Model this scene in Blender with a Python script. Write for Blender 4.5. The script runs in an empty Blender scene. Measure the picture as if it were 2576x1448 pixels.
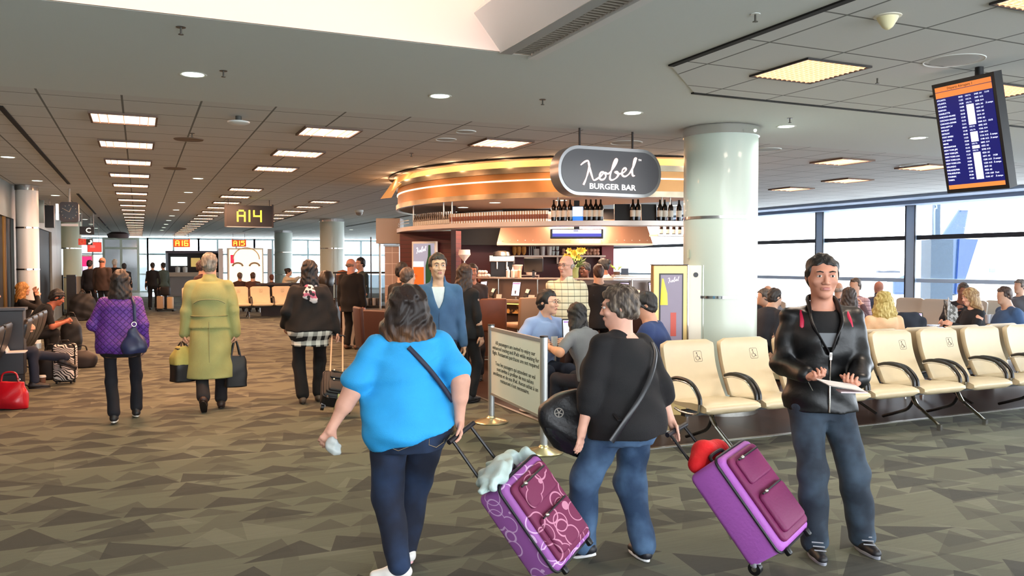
import bpy, math, random
import numpy as np
from mathutils import Matrix, Vector

# ------------------------------------------------------------------ camera, world, exposure
C = bpy.context.scene.collection
EYE, CEIL, FPX, VPX, HOR = 1.62, 3.08, 2080.0, 350.0, 661.0
YAW = math.atan((1288 - VPX) / FPX); PIT = math.atan((724 - HOR) / FPX)
PI = math.pi
cam_d = bpy.data.cameras.new('camera'); cam = bpy.data.objects.new('camera', cam_d); C.objects.link(cam)
cam_d.sensor_width = 36; cam_d.lens = FPX / 2576 * 36; cam_d.clip_end = 2000; cam_d.clip_start = 0.05
cam.location = (0, 0, EYE); cam.rotation_euler = (PI / 2 - PIT, 0, -YAW)
sc = bpy.context.scene; sc.camera = cam
sc.view_settings.view_transform = 'Standard'; sc.view_settings.look = 'None'
sc.view_settings.exposure = 0.56; sc.view_settings.gamma = 1.0; sc.view_settings.use_curve_mapping = False
sc.cycles.max_bounces = 6; sc.cycles.diffuse_bounces = 4; sc.cycles.glossy_bounces = 2
sc.cycles.transmission_bounces = 5; sc.cycles.transparent_max_bounces = 8
sc.cycles.caustics_reflective = False; sc.cycles.caustics_refractive = False
sc.cycles.sample_clamp_indirect = 4.0
w = bpy.data.worlds.new('sky'); sc.world = w; w.use_nodes = True
wb = w.node_tree.nodes['Background']; wb.inputs[0].default_value = (0.86, 0.93, 1.0, 1); wb.inputs[1].default_value = 7.5

def light(name, kind, loc, power, col, size=0.3, rot=(0, 0, 0), sy=None, spot=None, parent=None):
    d = bpy.data.lights.new(name, kind); d.energy = power; d.color = col
    if kind == 'AREA':
        d.size = size
        if sy: d.shape = 'RECTANGLE'; d.size_y = sy
    elif kind == 'SPOT':
        d.spot_size = math.radians(spot or 120); d.spot_blend = 0.6; d.shadow_soft_size = size
    else: d.shadow_soft_size = size
    o = bpy.data.objects.new(name, d); o.location = loc; o.rotation_euler = rot; C.objects.link(o)
    if parent: o.parent = parent
    return o

# ------------------------------------------------------------------ places from the survey of the photograph
_cy, _sy, _cp, _sp = math.cos(YAW), math.sin(YAW), math.cos(PIT), math.sin(PIT)
def _ray(px, py):
    u = (px - 1288) / FPX; v = (724 - py) / FPX
    return Vector((_sy * _cp + u * _cy + v * _sy * _sp, _cy * _cp - u * _sy + v * _cy * _sp, -_sp + v * _cp))
def az(px, py, z=0.0): a = _ray(px, py); t = (z - EYE) / a.z; return Vector((a.x * t, a.y * t, z))
def ay(px, py, Y): a = _ray(px, py); t = Y / a.y; return Vector((a.x * t, Y, EYE + a.z * t))
def ax(px, py, X): a = _ray(px, py); t = X / a.x; return Vector((X, a.y * t, EYE + a.z * t))
def ad(px, py, d): a = _ray(px, py); return Vector((a.x * d, a.y * d, EYE + a.z * d))

# ------------------------------------------------------------------ materials
def lin(c):
    if isinstance(c, str):
        c = c.lstrip('#'); c = [int(c[i:i + 2], 16) / 255 for i in (0, 2, 4)]
    return tuple(x / 12.92 if x <= 0.04045 else ((x + 0.055) / 1.055) ** 2.4 for x in c)
_M = {}
class NT:
    """tiny helper around a node tree"""
    def __init__(s, m): s.t = m.node_tree; s.N = s.t.nodes; s.L = s.t.links
    def n(s, typ, **kw):
        x = s.N.new(typ)
        for k, v in kw.items():
            if k.startswith('i'): 
                key = int(k[1:]) if k[1:].isdigit() else k[1:]
                s.set(x.inputs[key], v)
            else: setattr(x, k, v)
        return x
    def set(s, inp, v):
        if isinstance(v, bpy.types.NodeSocket): s.L.new(v, inp)
        else: inp.default_value = v
    def m(s, op, a, b=0.0, c=None):
        x = s.N.new('ShaderNodeMath'); x.operation = op; s.set(x.inputs[0], a); s.set(x.inputs[1], b)
        if c is not None: s.set(x.inputs[2], c)
        return x.outputs[0]
    def mix(s, f, a, b):
        x = s.N.new('ShaderNodeMix'); x.data_type = 'RGBA'; s.set(x.inputs[0], f)
        s.set(x.inputs[6], a if isinstance(a, bpy.types.NodeSocket) else (*a, 1)); s.set(x.inputs[7], b if isinstance(b, bpy.types.NodeSocket) else (*b, 1))
        return x.outputs[2]
    def xyz(s, scale=None):
        tc = s.n('ShaderNodeTexCoord'); sp = s.n('ShaderNodeSeparateXYZ'); s.L.new(tc.outputs['Object'], sp.inputs[0]); return tc.outputs['Object'], sp.outputs
def mat(name, col, rough=0.6, metal=0.0, emit=None, es=1.0, spec=None, vary=0.0, vscale=8.0, bump=0.0, bscale=60.0, alpha=None, trans=None, coat=None, sheen=None):
    if name in _M: return _M[name]
    m = bpy.data.materials.new(name); m.use_nodes = True; _M[name] = m
    b = m.node_tree.nodes['Principled BSDF']; q = NT(m)
    c = lin(col); b.inputs['Base Color'].default_value = (*c, 1); b.inputs['Roughness'].default_value = rough; b.inputs['Metallic'].default_value = metal
    if spec is not None: b.inputs['Specular IOR Level'].default_value = spec
    if coat: b.inputs['Coat Weight'].default_value = coat
    if sheen: b.inputs['Sheen Weight'].default_value = sheen
    if emit is not None:
        b.inputs['Emission Color'].default_value = (*lin(emit), 1); b.inputs['Emission Strength'].default_value = es
    if vary:
        co, _ = q.xyz(); nz = q.n('ShaderNodeTexNoise', iVector=co, iScale=vscale, iDetail=4.0)
        f = q.m('MULTIPLY', q.m('SUBTRACT', nz.outputs[0], 0.5), 2 * vary)
        lo = tuple(max(0, x * (1 - vary * 1.6)) for x in c); hi = tuple(min(1, x * (1 + vary * 1.6)) for x in c)
        q.L.new(q.mix(q.m('ADD', q.m('MULTIPLY', q.m('SUBTRACT', nz.outputs[0], 0.5), 2.0), 0.5), lo, hi), b.inputs['Base Color'])
    if bump:
        co, _ = q.xyz(); nz = q.n('ShaderNodeTexNoise', iVector=co, iScale=bscale, iDetail=3.0)
        bp = q.n('ShaderNodeBump', iStrength=bump, iHeight=nz.outputs[0]); bp.inputs['Distance'].default_value = 0.01; q.L.new(bp.outputs[0], b.inputs['Normal'])
    if alpha is not None: b.inputs['Alpha'].default_value = alpha
    if trans is not None: b.inputs['Transmission Weight'].default_value = trans
    return m
def pmat(name, fn, rough=0.6, metal=0.0, bump=None):
    """material whose base colour (and optional bump height) come from fn(q, xyz outputs, vector)"""
    if name in _M: return _M[name]
    m = bpy.data.materials.new(name); m.use_nodes = True; _M[name] = m
    q = NT(m); b = q.N['Principled BSDF']; b.inputs['Roughness'].default_value = rough; b.inputs['Metallic'].default_value = metal
    co, o = q.xyz(); r = fn(q, o, co)
    col, h = r if isinstance(r, tuple) else (r, None)
    q.L.new(col, b.inputs['Base Color'])
    if h is not None:
        bp = q.n('ShaderNodeBump', iStrength=bump or 0.3, iHeight=h); bp.inputs['Distance'].default_value = 0.01; q.L.new(bp.outputs[0], b.inputs['Normal'])
    return m

# ------------------------------------------------------------------ object bookkeeping
def tag(o, label=None, cat=None, group=None, kind=None):
    if label: o['label'] = label
    if cat: o['category'] = cat
    if group: o['group'] = group
    if kind: o['kind'] = kind
    return o
def empty(name, loc=(0, 0, 0), rz=0.0, label=None, cat=None, group=None):
    o = bpy.data.objects.new(name, None); C.objects.link(o); o.location = loc; o.rotation_euler = (0, 0, rz); o.empty_display_size = 0.1
    return tag(o, label, cat, group)
def copy_tree(o, parent=None):
    c = o.copy(); C.objects.link(c)
    if parent: c.parent = parent
    for ch in list(o.children): copy_tree(ch, c)
    return c
def dup(o, loc, rz, label, group=None):
    c = copy_tree(o); c.location = loc; c.rotation_euler = (0, 0, rz); c['label'] = label
    if group: c['group'] = group
    return c

# ------------------------------------------------------------------ mesh builder
def T(x=0, y=0, z=0): return Matrix.Translation((x, y, z))
def R(ax_, deg): return Matrix.Rotation(math.radians(deg), 4, ax_)
def S(x, y, z): return Matrix.Diagonal((x, y, z, 1))
def basis(d, up=(0, 0, 1)):
    d = Vector(d).normalized(); up = Vector(up)
    if abs(d.dot(up.normalized())) > 0.99: up = Vector((0, 1, 0))
    x = d.cross(up).normalized(); y = x.cross(d).normalized(); return x, y, d
def frame(o, d, up=(0, 0, 1)):
    """matrix whose local z runs along d, local y near up, at o"""
    x, y, z = basis(d, up); x = y.cross(z)
    m = Matrix((( x.x, y.x, z.x, o[0]), (x.y, y.y, z.y, o[1]), (x.z, y.z, z.z, o[2]), (0, 0, 0, 1))); return m
class MB:
    def __init__(s): s.v = []; s.f = []; s.mi = []; s.mats = []
    def _m(s, m):
        if m not in s.mats: s.mats.append(m)
        return s.mats.index(m)
    def add(s, vs, fs, m=None, M=None):
        o = len(s.v); i = s._m(m)
        for p in vs:
            p = Vector(p); s.v.append((M @ p) if M is not None else p)
        for f in fs: s.f.append([o + k for k in f]); s.mi.append(i)
        return s
    def box(s, x0, x1, y0, y1, z0, z1, m=None, M=None):
        vs = [(x, y, z) for x in (x0, x1) for y in (y0, y1) for z in (z0, z1)]
        return s.add(vs, [(0, 1, 3, 2), (4, 6, 7, 5), (0, 4, 5, 1), (2, 3, 7, 6), (0, 2, 6, 4), (1, 5, 7, 3)], m, M)
    def cbox(s, c, d, m=None, M=None): return s.box(c[0] - d[0] / 2, c[0] + d[0] / 2, c[1] - d[1] / 2, c[1] + d[1] / 2, c[2] - d[2] / 2, c[2] + d[2] / 2, m, M)
    def rbox(s, c, d, r, m=None, M=None, seg=3):
        """box with rounded vertical (z) edges and softly rounded top and bottom"""
        n = seg * 4 + 4; prof = []
        for k in range(4):
            cx = (d[0] / 2 - r) * (1, -1, -1, 1)[k]; cy = (d[1] / 2 - r) * (1, 1, -1, -1)[k]
            for j in range(seg + 1):
                a = (k + j / seg) * PI / 2; prof.append((cx, cy, math.cos(a), math.sin(a)))
        e = min(r, d[2] / 2.01) ; lev = []
        for j in range(seg + 1):
            a = PI / 2 * j / seg; lev.append((-d[2] / 2 + e - e * math.cos(a), math.sin(a)))
        lev = lev + [(-z, k) for z, k in lev[::-1]]
        vs = []
        for z, k in lev:
            rr = r - e * (1 - k)
            for cx, cy, ca, sa in prof: vs.append((c[0] + cx + ca * rr, c[1] + cy + sa * rr, c[2] + z))
        N = len(prof); fs = [(i * N + j, i * N + (j + 1) % N, (i + 1) * N + (j + 1) % N, (i + 1) * N + j) for i in range(len(lev) - 1) for j in range(N)]
        fs.append(tuple(range(N))[::-1]); fs.append(tuple((len(lev) - 1) * N + j for j in range(N)))
        return s.add(vs, fs, m, M)
    def loft(s, rings, m=None, M=None, cap=True, closed=True):
        n = len(rings[0]); vs = [p for r in rings for p in r]; fs = []
        for i in range(len(rings) - 1):
            for j in range(n if closed else n - 1):
                fs.append((i * n + j, i * n + (j + 1) % n, (i + 1) * n + (j + 1) % n, (i + 1) * n + j))
        if cap and closed: fs.append(tuple(range(n))[::-1]); fs.append(tuple((len(rings) - 1) * n + j for j in range(n)))
        return s.add(vs, fs, m, M)
    def lathe(s, prof, n=24, m=None, M=None, a0=0, a1=2 * PI, cap=False):
        full = abs(a1 - a0 - 2 * PI) < 1e-6; k = n if full else n + 1
        rings = [[(r * math.cos(a0 + (a1 - a0) * j / n), r * math.sin(a0 + (a1 - a0) * j / n), z) for j in range(k)] for r, z in prof]
        return s.loft(rings, m, M, cap=cap, closed=full)
    def cyl(s, a, b, r, m=None, M=None, n=16, r2=None):
        x, y, d = basis(Vector(b) - Vector(a)); r2 = r if r2 is None else r2
        rings = [[Vector(p) + (x * math.cos(t) + y * math.sin(t)) * q for t in [2 * PI * j / n for j in range(n)]] for p, q in ((a, r), (b, r2))]
        return s.loft(rings, m, M)
    def tube(s, pts, r, m=None, M=None, n=8, closed=False, flat=1.0, up=(0, 0, 1)):
        pts = [Vector(p) for p in pts]; rs = r if isinstance(r, (list, tuple)) else [r] * len(pts)
        rings = []; K = len(pts); px = None
        for i, p in enumerate(pts):
            if closed: d = pts[(i + 1) % K] - pts[i - 1]
            else: d = pts[min(i + 1, K - 1)] - pts[max(i - 1, 0)]
            if d.length < 1e-9: d = Vector((0, 0, 1))
            d.normalize()
            if px is None: x, y, _ = basis(d, up)
            else:
                x = (px - d * px.dot(d)); x = x.normalized() if x.length > 1e-6 else basis(d, up)[0]; y = x.cross(d) * -1; y = d.cross(x) * -1
                y = x.cross(d)
            px = x
            rings.append([p + x * math.cos(2 * PI * j / n) * rs[i] + y * math.sin(2 * PI * j / n) * rs[i] * flat for j in range(n)])
        if closed: rings.append(rings[0])
        return s.loft(rings, m, M, cap=not closed)
    def prism(s, poly, z0, z1, m=None, M=None):
        """extrude a 2-D outline (x,y) from z0 to z1"""
        n = len(poly); vs = [(x, y, z0) for x, y in poly] + [(x, y, z1) for x, y in poly]
        return s.add(vs, [tuple(range(n))[::-1], tuple(range(n, 2 * n))] + [(j, (j + 1) % n, n + (j + 1) % n, n + j) for j in range(n)], m, M)
    def sph(s, c, r, m=None, M=None, nu=16, nv=10):
        r = r if isinstance(r, (tuple, list)) else (r, r, r)
        rings = [[(c[0] + r[0] * math.sin(PI * i / nv) * math.cos(2 * PI * j / nu), c[1] + r[1] * math.sin(PI * i / nv) * math.sin(2 * PI * j / nu), c[2] - r[2] * math.cos(PI * i / nv)) for j in range(nu)] for i in range(nv + 1)]
        rings[0] = [(c[0] + (p[0] - c[0]) * .02, c[1] + (p[1] - c[1]) * .02, p[2]) for p in rings[1]]; rings[0] = [(p[0], p[1], c[2] - r[2]) for p in rings[0]]
        rings[-1] = [(c[0] + (p[0] - c[0]) * .02, c[1] + (p[1] - c[1]) * .02, c[2] + r[2]) for p in rings[-2]]
        return s.loft(rings, m, M)
    def quad(s, a, b, c, d, m=None, M=None): return s.add([a, b, c, d], [(0, 1, 2, 3)], m, M)
    def mesh(s, name, smooth=40):
        me = bpy.data.meshes.new(name); me.from_pydata([tuple(p) for p in s.v], [], s.f)
        for m in s.mats:
            if m is not None: me.materials.append(m)
        if len(s.mats) > 1: me.polygons.foreach_set('material_index', s.mi)
        if smooth:
            me.shade_smooth() if hasattr(me, 'shade_smooth') else None
            try: me.set_sharp_from_angle(angle=math.radians(smooth))
            except Exception: pass
        me.update(); return me
    def build(s, name, parent=None, loc=None, rz=None, bevel=0.0, smooth=40, **kw):
        o = bpy.data.objects.new(name, s.mesh(name, smooth)); C.objects.link(o)
        if parent: o.parent = parent
        if loc is not None: o.location = loc
        if rz is not None: o.rotation_euler = (0, 0, rz)
        if bevel:
            b = o.modifiers.new('bevel', 'BEVEL'); b.width = bevel; b.segments = 2; b.limit_method = 'ANGLE'; b.angle_limit = math.radians(45); b.harden_normals = False
        return tag(o, **kw)
def text_mesh(txt, size, m, name='lettering', parent=None, M=None, ext=0.002, align='CENTER', width=None, bold=0.0, space=1.0, line=1.0, **kw):
    """lettering in the xy plane of M, as a mesh"""
    cu = bpy.data.curves.new(name, 'FONT'); cu.body = txt; cu.size = size; cu.align_x = align; cu.align_y = 'CENTER'; cu.extrude = ext; cu.offset = bold
    cu.space_character = space; cu.space_line = line; cu.resolution_u = 2
    tmp = bpy.data.objects.new('tmp', cu); C.objects.link(tmp); bpy.context.view_layer.update()
    me = bpy.data.meshes.new_from_object(tmp.evaluated_get(bpy.context.evaluated_depsgraph_get())); bpy.data.objects.remove(tmp); bpy.data.curves.remove(cu)
    me.name = name
    if width and len(me.vertices):
        xs = [v.co.x for v in me.vertices]; k = width / max(1e-6, max(xs) - min(xs)); me.transform(S(k, 1, 1))
    if M is not None: me.transform(M)
    me.materials.clear(); me.materials.append(m)
    o = bpy.data.objects.new(name, me); C.objects.link(o)
    if parent: o.parent = parent
    return tag(o, **kw)
def arc(cx, cy, r, a0, a1, n): return [(cx + r * math.cos(a0 + (a1 - a0) * i / n), cy + r * math.sin(a0 + (a1 - a0) * i / n)) for i in range(n + 1)]
def rrect(w_, h, r, n=5):
    out = []
    for k in range(4):
        cx = (w_ / 2 - r) * (1, -1, -1, 1)[k]; cy = (h / 2 - r) * (1, 1, -1, -1)[k]
        out += arc(cx, cy, r, k * PI / 2, (k + 1) * PI / 2, n)
    return out
def smooth_pts(pts, n=6):
    """Catmull-Rom through the points"""
    P = [Vector(p) for p in pts]; P = [2 * P[0] - P[1]] + P + [2 * P[-1] - P[-2]]; out = []
    for i in range(1, len(P) - 2):
        for j in range(n):
            t = j / n; a, b, c, d = P[i - 1], P[i], P[i + 1], P[i + 2]
            out.append(0.5 * ((2 * b) + (c - a) * t + (2 * a - 5 * b + 4 * c - d) * t * t + (3 * b - a - 3 * c + d) * t ** 3))
    out.append(P[-2]); return out

# ------------------------------------------------------------------ implicit surfaces for bodies, clothes, hair, soft goods
class Blob:
    def __init__(s, res=0.01): s.P = []; s.res = res; s.fold = None
    def seg(s, a, b, ra, rb=None, k=0.02, op='+', flat=None):
        s.P.append(('seg', np.array(a, float), np.array(b, float), ra, ra if rb is None else rb, k, op, flat)); return s
    def chain(s, pts, rs, k=0.02, op='+', flat=None):
        for i in range(len(pts) - 1): s.seg(pts[i], pts[i + 1], rs[i], rs[i + 1], k, op, flat)
        return s
    def ell(s, c, r, M=None, k=0.02, op='+'):
        """ellipsoid: centre c, radii r, M an optional 4x4 in whose local frame c lies"""
        M = M if M is not None else Matrix(); s.P.append(('ell', M @ T(*c), r, k, op)); return s
    def loft(s, rows, M=None, k=0.02, op='+', pw=2.0, cub=True):
        """rows (z, cx, cy, rx, ry)"""
        rows = np.array(sorted(rows), float)
        if cub and len(rows) > 2:
            z = rows[:, 0]; zz = np.linspace(z[0], z[-1], 50); out = [zz]
            for c in range(1, 5):
                y = rows[:, c]; mth = np.gradient(y, z); i = np.clip(np.searchsorted(z, zz, 'right') - 1, 0, len(z) - 2)
                h = z[i + 1] - z[i]; t = (zz - z[i]) / h
                out.append((2 * t**3 - 3 * t**2 + 1) * y[i] + (t**3 - 2 * t**2 + t) * h * mth[i] + (-2 * t**3 + 3 * t**2) * y[i + 1] + (t**3 - t**2) * h * mth[i + 1])
            rows = np.stack(out, 1)
        s.P.append(('loft', rows, M if M is not None else Matrix(), k, op, pw)); return s
    def box(s, c, d, M=None, r=0.01, k=0.01, op='+'):
        M = M if M is not None else Matrix(); s.P.append(('box', M @ T(*c), np.array(d, float) / 2, r, k, op)); return s
    def cut(s, p, n, k=0.004): s.P.append(('cut', np.array(p, float), np.array(Vector(n).normalized()), k)); return s
    def _bb(s, p):
        t = p[0]
        if t == 'seg': r = max(p[3], p[4]); return np.minimum(p[1], p[2]) - r, np.maximum(p[1], p[2]) + r
        if t in ('ell', 'box'):
            M = np.array(p[1]); h = np.abs(M[:3, :3]) @ (np.array(p[2], float) + (p[3] if t == 'box' else 0)); return M[:3, 3] - h, M[:3, 3] + h
        if t == 'loft':
            r = p[1]; M = np.array(p[2]); lo = np.array([(r[:, 1] - r[:, 3]).min(), (r[:, 2] - r[:, 4]).min(), r[0, 0]]); hi = np.array([(r[:, 1] + r[:, 3]).max(), (r[:, 2] + r[:, 4]).max(), r[-1, 0]])
            c = M[:3, :3] @ ((lo + hi) / 2) + M[:3, 3]; h = np.abs(M[:3, :3]) @ ((hi - lo) / 2); return c - h, c + h
    def field(s):
        res = s.res; B = [s._bb(p) for p in s.P if p[0] != 'cut' and p[-2 if p[0] in ('seg', 'loft') else -1] == '+']
        lo = np.min([b[0] for b in B], 0) - 4 * res - 0.01; hi = np.max([b[1] for b in B], 0) + 4 * res + 0.01
        n = np.ceil((hi - lo) / res).astype(int) + 1; ax3 = [(lo[i] + res * np.arange(n[i])).astype(np.float32) for i in range(3)]
        F_ = np.full(n, 0.08, np.float32)
        for p in s.P:
            t = p[0]
            if t == 'cut':
                d = (ax3[0][:, None, None] - p[1][0]) * p[2][0] + (ax3[1][None, :, None] - p[1][1]) * p[2][1] + (ax3[2][None, None, :] - p[1][2]) * p[2][2]
                F_ = np.maximum(F_, d.astype(np.float32)); continue
            k, op = (p[5], p[6]) if t == 'seg' else (p[3], p[4]) if t in ('ell', 'loft') else (p[4], p[5])
            b0, b1 = s._bb(p); m = k + 3 * res
            i0 = np.clip(np.floor((b0 - m - lo) / res).astype(int), 0, n - 1); i1 = np.clip(np.ceil((b1 + m - lo) / res).astype(int) + 1, 1, n)
            if np.any(i1 <= i0): continue
            X = ax3[0][i0[0]:i1[0], None, None]; Y = ax3[1][None, i0[1]:i1[1], None]; Z = ax3[2][None, None, i0[2]:i1[2]]
            if t == 'seg':
                a, b, ra, rb = p[1], p[2], p[3], p[4]; ba = b - a; L = float(ba @ ba) + 1e-12
                px, py, pz = X - a[0], Y - a[1], Z - a[2]
                h = np.clip((px * ba[0] + py * ba[1] + pz * ba[2]) / L, 0, 1)
                qx, qy, qz = px - h * ba[0], py - h * ba[1], pz - h * ba[2]
                if p[7] is not None:
                    nn, sc_ = np.array(Vector(p[7][0]).normalized()), p[7][1]; dd = (qx * nn[0] + qy * nn[1] + qz * nn[2]) * (sc_ - 1)
                    qx, qy, qz = qx + nn[0] * dd, qy + nn[1] * dd, qz + nn[2] * dd
                d = np.sqrt(qx * qx + qy * qy + qz * qz) - (ra + (rb - ra) * h)
            else:
                M = np.array((p[2] if t == 'loft' else p[1]).inverted_safe())
                x = X * M[0, 0] + Y * M[0, 1] + Z * M[0, 2] + M[0, 3]; y = X * M[1, 0] + Y * M[1, 1] + Z * M[1, 2] + M[1, 3]; z = X * M[2, 0] + Y * M[2, 1] + Z * M[2, 2] + M[2, 3]
                if t == 'ell':
                    r = p[2]; k0 = np.sqrt((x / r[0])**2 + (y / r[1])**2 + (z / r[2])**2); k1 = np.sqrt((x / r[0]**2)**2 + (y / r[1]**2)**2 + (z / r[2]**2)**2) + 1e-6
                    d = k0 * (k0 - 1) / k1
                elif t == 'box':
                    h, r = p[2], p[3]; qx, qy, qz = np.abs(x) - h[0] + r, np.abs(y) - h[1] + r, np.abs(z) - h[2] + r
                    d = np.sqrt(np.maximum(qx, 0)**2 + np.maximum(qy, 0)**2 + np.maximum(qz, 0)**2) + np.minimum(np.maximum(qx, np.maximum(qy, qz)), 0) - r
                else:
                    rw = p[1]; zc = np.clip(z, rw[0, 0], rw[-1, 0]); cx, cyy, rx, ry = [np.interp(zc, rw[:, 0], rw[:, c]) for c in (1, 2, 3, 4)]
                    pw = p[5]; u, v = np.abs((x - cx) / rx), np.abs((y - cyy) / ry)
                    g = np.sqrt(u * u + v * v) if pw == 2 else (u**pw + v**pw)**(1 / pw)
                    d = (g - 1) * np.minimum(rx, ry); dz = np.abs(z - zc)
                    d = np.where(dz > 0, np.sqrt(np.maximum(d, 0)**2 + dz**2), d)
            d = d.astype(np.float32); sl = F_[i0[0]:i1[0], i0[1]:i1[1], i0[2]:i1[2]]
            if op == '+':
                h = np.clip(0.5 + 0.5 * (sl - d) / k, 0, 1); sl[...] = sl * (1 - h) + d * h - k * h * (1 - h)
            else:
                h = np.clip(0.5 - 0.5 * (sl + d) / k, 0, 1); sl[...] = sl * (1 - h) - d * h + k * h * (1 - h)
        if s.fold is not None:
            F_ += s.fold(ax3[0][:, None, None], ax3[1][None, :, None], ax3[2][None, None, :]).astype(np.float32)
        return F_, lo, res
    def mesh(s, name, m):
        F_, lo, res = s.field(); I = F_ < 0
        c = np.zeros(np.array(I.shape) - 1, np.uint8); n = c.shape
        for dx in (0, 1):
            for dy in (0, 1):
                for dz in (0, 1): c += I[dx:dx + n[0], dy:dy + n[1], dz:dz + n[2]]
        ix, iy, iz = np.nonzero((c > 0) & (c < 8)); idx = np.full(n, -1, np.int32); idx[ix, iy, iz] = np.arange(len(ix))
        acc = np.zeros((len(ix), 3), np.float32); cnt = np.zeros(len(ix), np.float32)
        cor = [(a, b, c_) for a in (0, 1) for b in (0, 1) for c_ in (0, 1)]; V = {q: F_[ix + q[0], iy + q[1], iz + q[2]] for q in cor}
        for q in cor:
            for a in range(3):
                if q[a] == 0:
                    q2 = list(q); q2[a] = 1; f0, f1 = V[q], V[tuple(q2)]; mk = (f0 < 0) != (f1 < 0); t = np.where(mk, f0 / np.where(mk, f0 - f1, 1), 0)
                    for b in range(3): acc[:, b] += np.where(mk, (t if b == a else q[b]), 0)
                    cnt += mk
        co = (np.stack([ix, iy, iz], 1) + acc / cnt[:, None]) * res + lo
        quads = []
        for a in range(3):
            b, c_ = (a + 1) % 3, (a + 2) % 3; sh = list(I.shape); sl0 = [slice(None)] * 3; sl1 = [slice(None)] * 3; sl0[a] = slice(0, -1); sl1[a] = slice(1, None)
            for ax_ in (b, c_): sl0[ax_] = slice(1, -1); sl1[ax_] = slice(1, -1)
            A, B_ = I[tuple(sl0)], I[tuple(sl1)]
            for mk, flip in ((A & ~B_, 0), (~A & B_, 1)):
                e = np.stack(np.nonzero(mk), 1); e[:, b] += 1; e[:, c_] += 1
                def at(db, dc):
                    g = e.copy(); g[:, b] -= db; g[:, c_] -= dc; return idx[g[:, 0], g[:, 1], g[:, 2]]
                q = [at(1, 1), at(0, 1), at(0, 0), at(1, 0)]
                if flip: q = q[::-1]
                quads.append(np.stack(q, 1))
        Q = np.concatenate(quads); Q = Q[(Q >= 0).all(1)]
        me = bpy.data.meshes.new(name); me.vertices.add(len(co)); me.vertices.foreach_set('co', co.astype(np.float32).ravel())
        me.loops.add(Q.size); me.loops.foreach_set('vertex_index', Q.ravel().astype(np.int32)); me.polygons.add(len(Q))
        me.polygons.foreach_set('loop_start', np.arange(0, Q.size, 4, dtype=np.int32)); me.polygons.foreach_set('loop_total', np.full(len(Q), 4, np.int32))
        me.polygons.foreach_set('use_smooth', np.ones(len(Q), bool)); me.update(calc_edges=True)
        me.materials.append(m); return me
    def build(s, name, m, parent=None, loc=None, rz=None, **kw):
        o = bpy.data.objects.new(name, s.mesh(name, m)); C.objects.link(o)
        if parent: o.parent = parent
        if loc is not None: o.location = loc
        if rz is not None: o.rotation_euler = (0, 0, rz)
        return tag(o, **kw)
def folds(amp, fx=40, fz=25, seed=0.0, zmin=None):
    """soft cloth creases"""
    def f(X, Y, Z):
        a = np.sin(X * fx + 2.2 * np.sin(Z * fz * .4 + seed) + seed) * np.sin(Z * fz + 1.7 * np.sin(X * fx * .35 + seed * 2) + Y * fx * .3)
        b = np.sin((X + Y) * fx * .55 + Z * fz * .6 + seed * 3 + 1.5 * np.sin(Z * fz * .8)) * 0.6
        return amp * (a + b)
    return f
# ------------------------------------------------------------------ people
def join_meshes(ms, name, mats):
    co = []; q = []; mi = []; off = 0
    for k, me in enumerate(ms):
        n = len(me.vertices); a = np.empty(n * 3, np.float32); me.vertices.foreach_get('co', a); co.append(a)
        l = np.empty(len(me.loops), np.int32); me.loops.foreach_get('vertex_index', l); q.append(l + off); off += n
        bpy.data.meshes.remove(me)
    co = np.concatenate(co); q = np.concatenate(q); me = bpy.data.meshes.new(name); me.vertices.add(len(co) // 3); me.vertices.foreach_set('co', co)
    me.loops.add(len(q)); me.loops.foreach_set('vertex_index', q); n = len(q) // 4; me.polygons.add(n)
    me.polygons.foreach_set('loop_start', np.arange(0, n * 4, 4, dtype=np.int32)); me.polygons.foreach_set('loop_total', np.full(n, 4, np.int32))
    me.polygons.foreach_set('use_smooth', np.ones(n, bool)); me.update(calc_edges=True); me.materials.append(mats); return me
def ik(a, b, l1, l2, hint):
    a, b = Vector(a), Vector(b); d = b - a; L = min(max(d.length, 1e-4), (l1 + l2) * 0.999); u = d.normalized(); b = a + u * L
    x = (l1 * l1 - l2 * l2 + L * L) / (2 * L); h = math.sqrt(max(0, l1 * l1 - x * x)); hint = Vector(hint); v = hint - u * hint.dot(u)
    v = v.normalized() if v.length > 1e-5 else Vector((0, 1, 0)); return a + u * x + v * h, b
BODY = {  # z, cy, rx, ry at 1.75 m
 'm': [(.80, .01, .14, .10), (.90, .01, .168, .118), (1.02, 0, .152, .108), (1.15, -.005, .156, .112), (1.28, -.005, .172, .124), (1.37, .0, .150, .105), (1.43, .01, .098, .08), (1.50, .012, .062, .058)],
 'mb': [(.80, .01, .15, .11), (.90, .0, .180, .135), (1.02, -.02, .180, .145), (1.15, -.02, .182, .145), (1.28, -.005, .19, .140), (1.37, .0, .162, .115), (1.43, .01, .105, .085), (1.50, .012, .066, .06)],
 'f': [(.80, .01, .14, .10), (.90, .012, .172, .118), (1.02, 0, .138, .098), (1.12, -.003, .132, .098), (1.28, -.012, .152, .118), (1.38, .0, .148, .095), (1.44, .01, .105, .07), (1.49, .012, .052, .05)],
 'fb': [(.76, .02, .20, .16), (.88, .04, .255, .205), (1.00, .01, .262, .205), (1.12, -.02, .255, .205), (1.26, -.03, .235, .190), (1.36, .0, .215, .150), (1.43, .012, .15, .10), (1.49, .015, .066, .06)],
}
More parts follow.
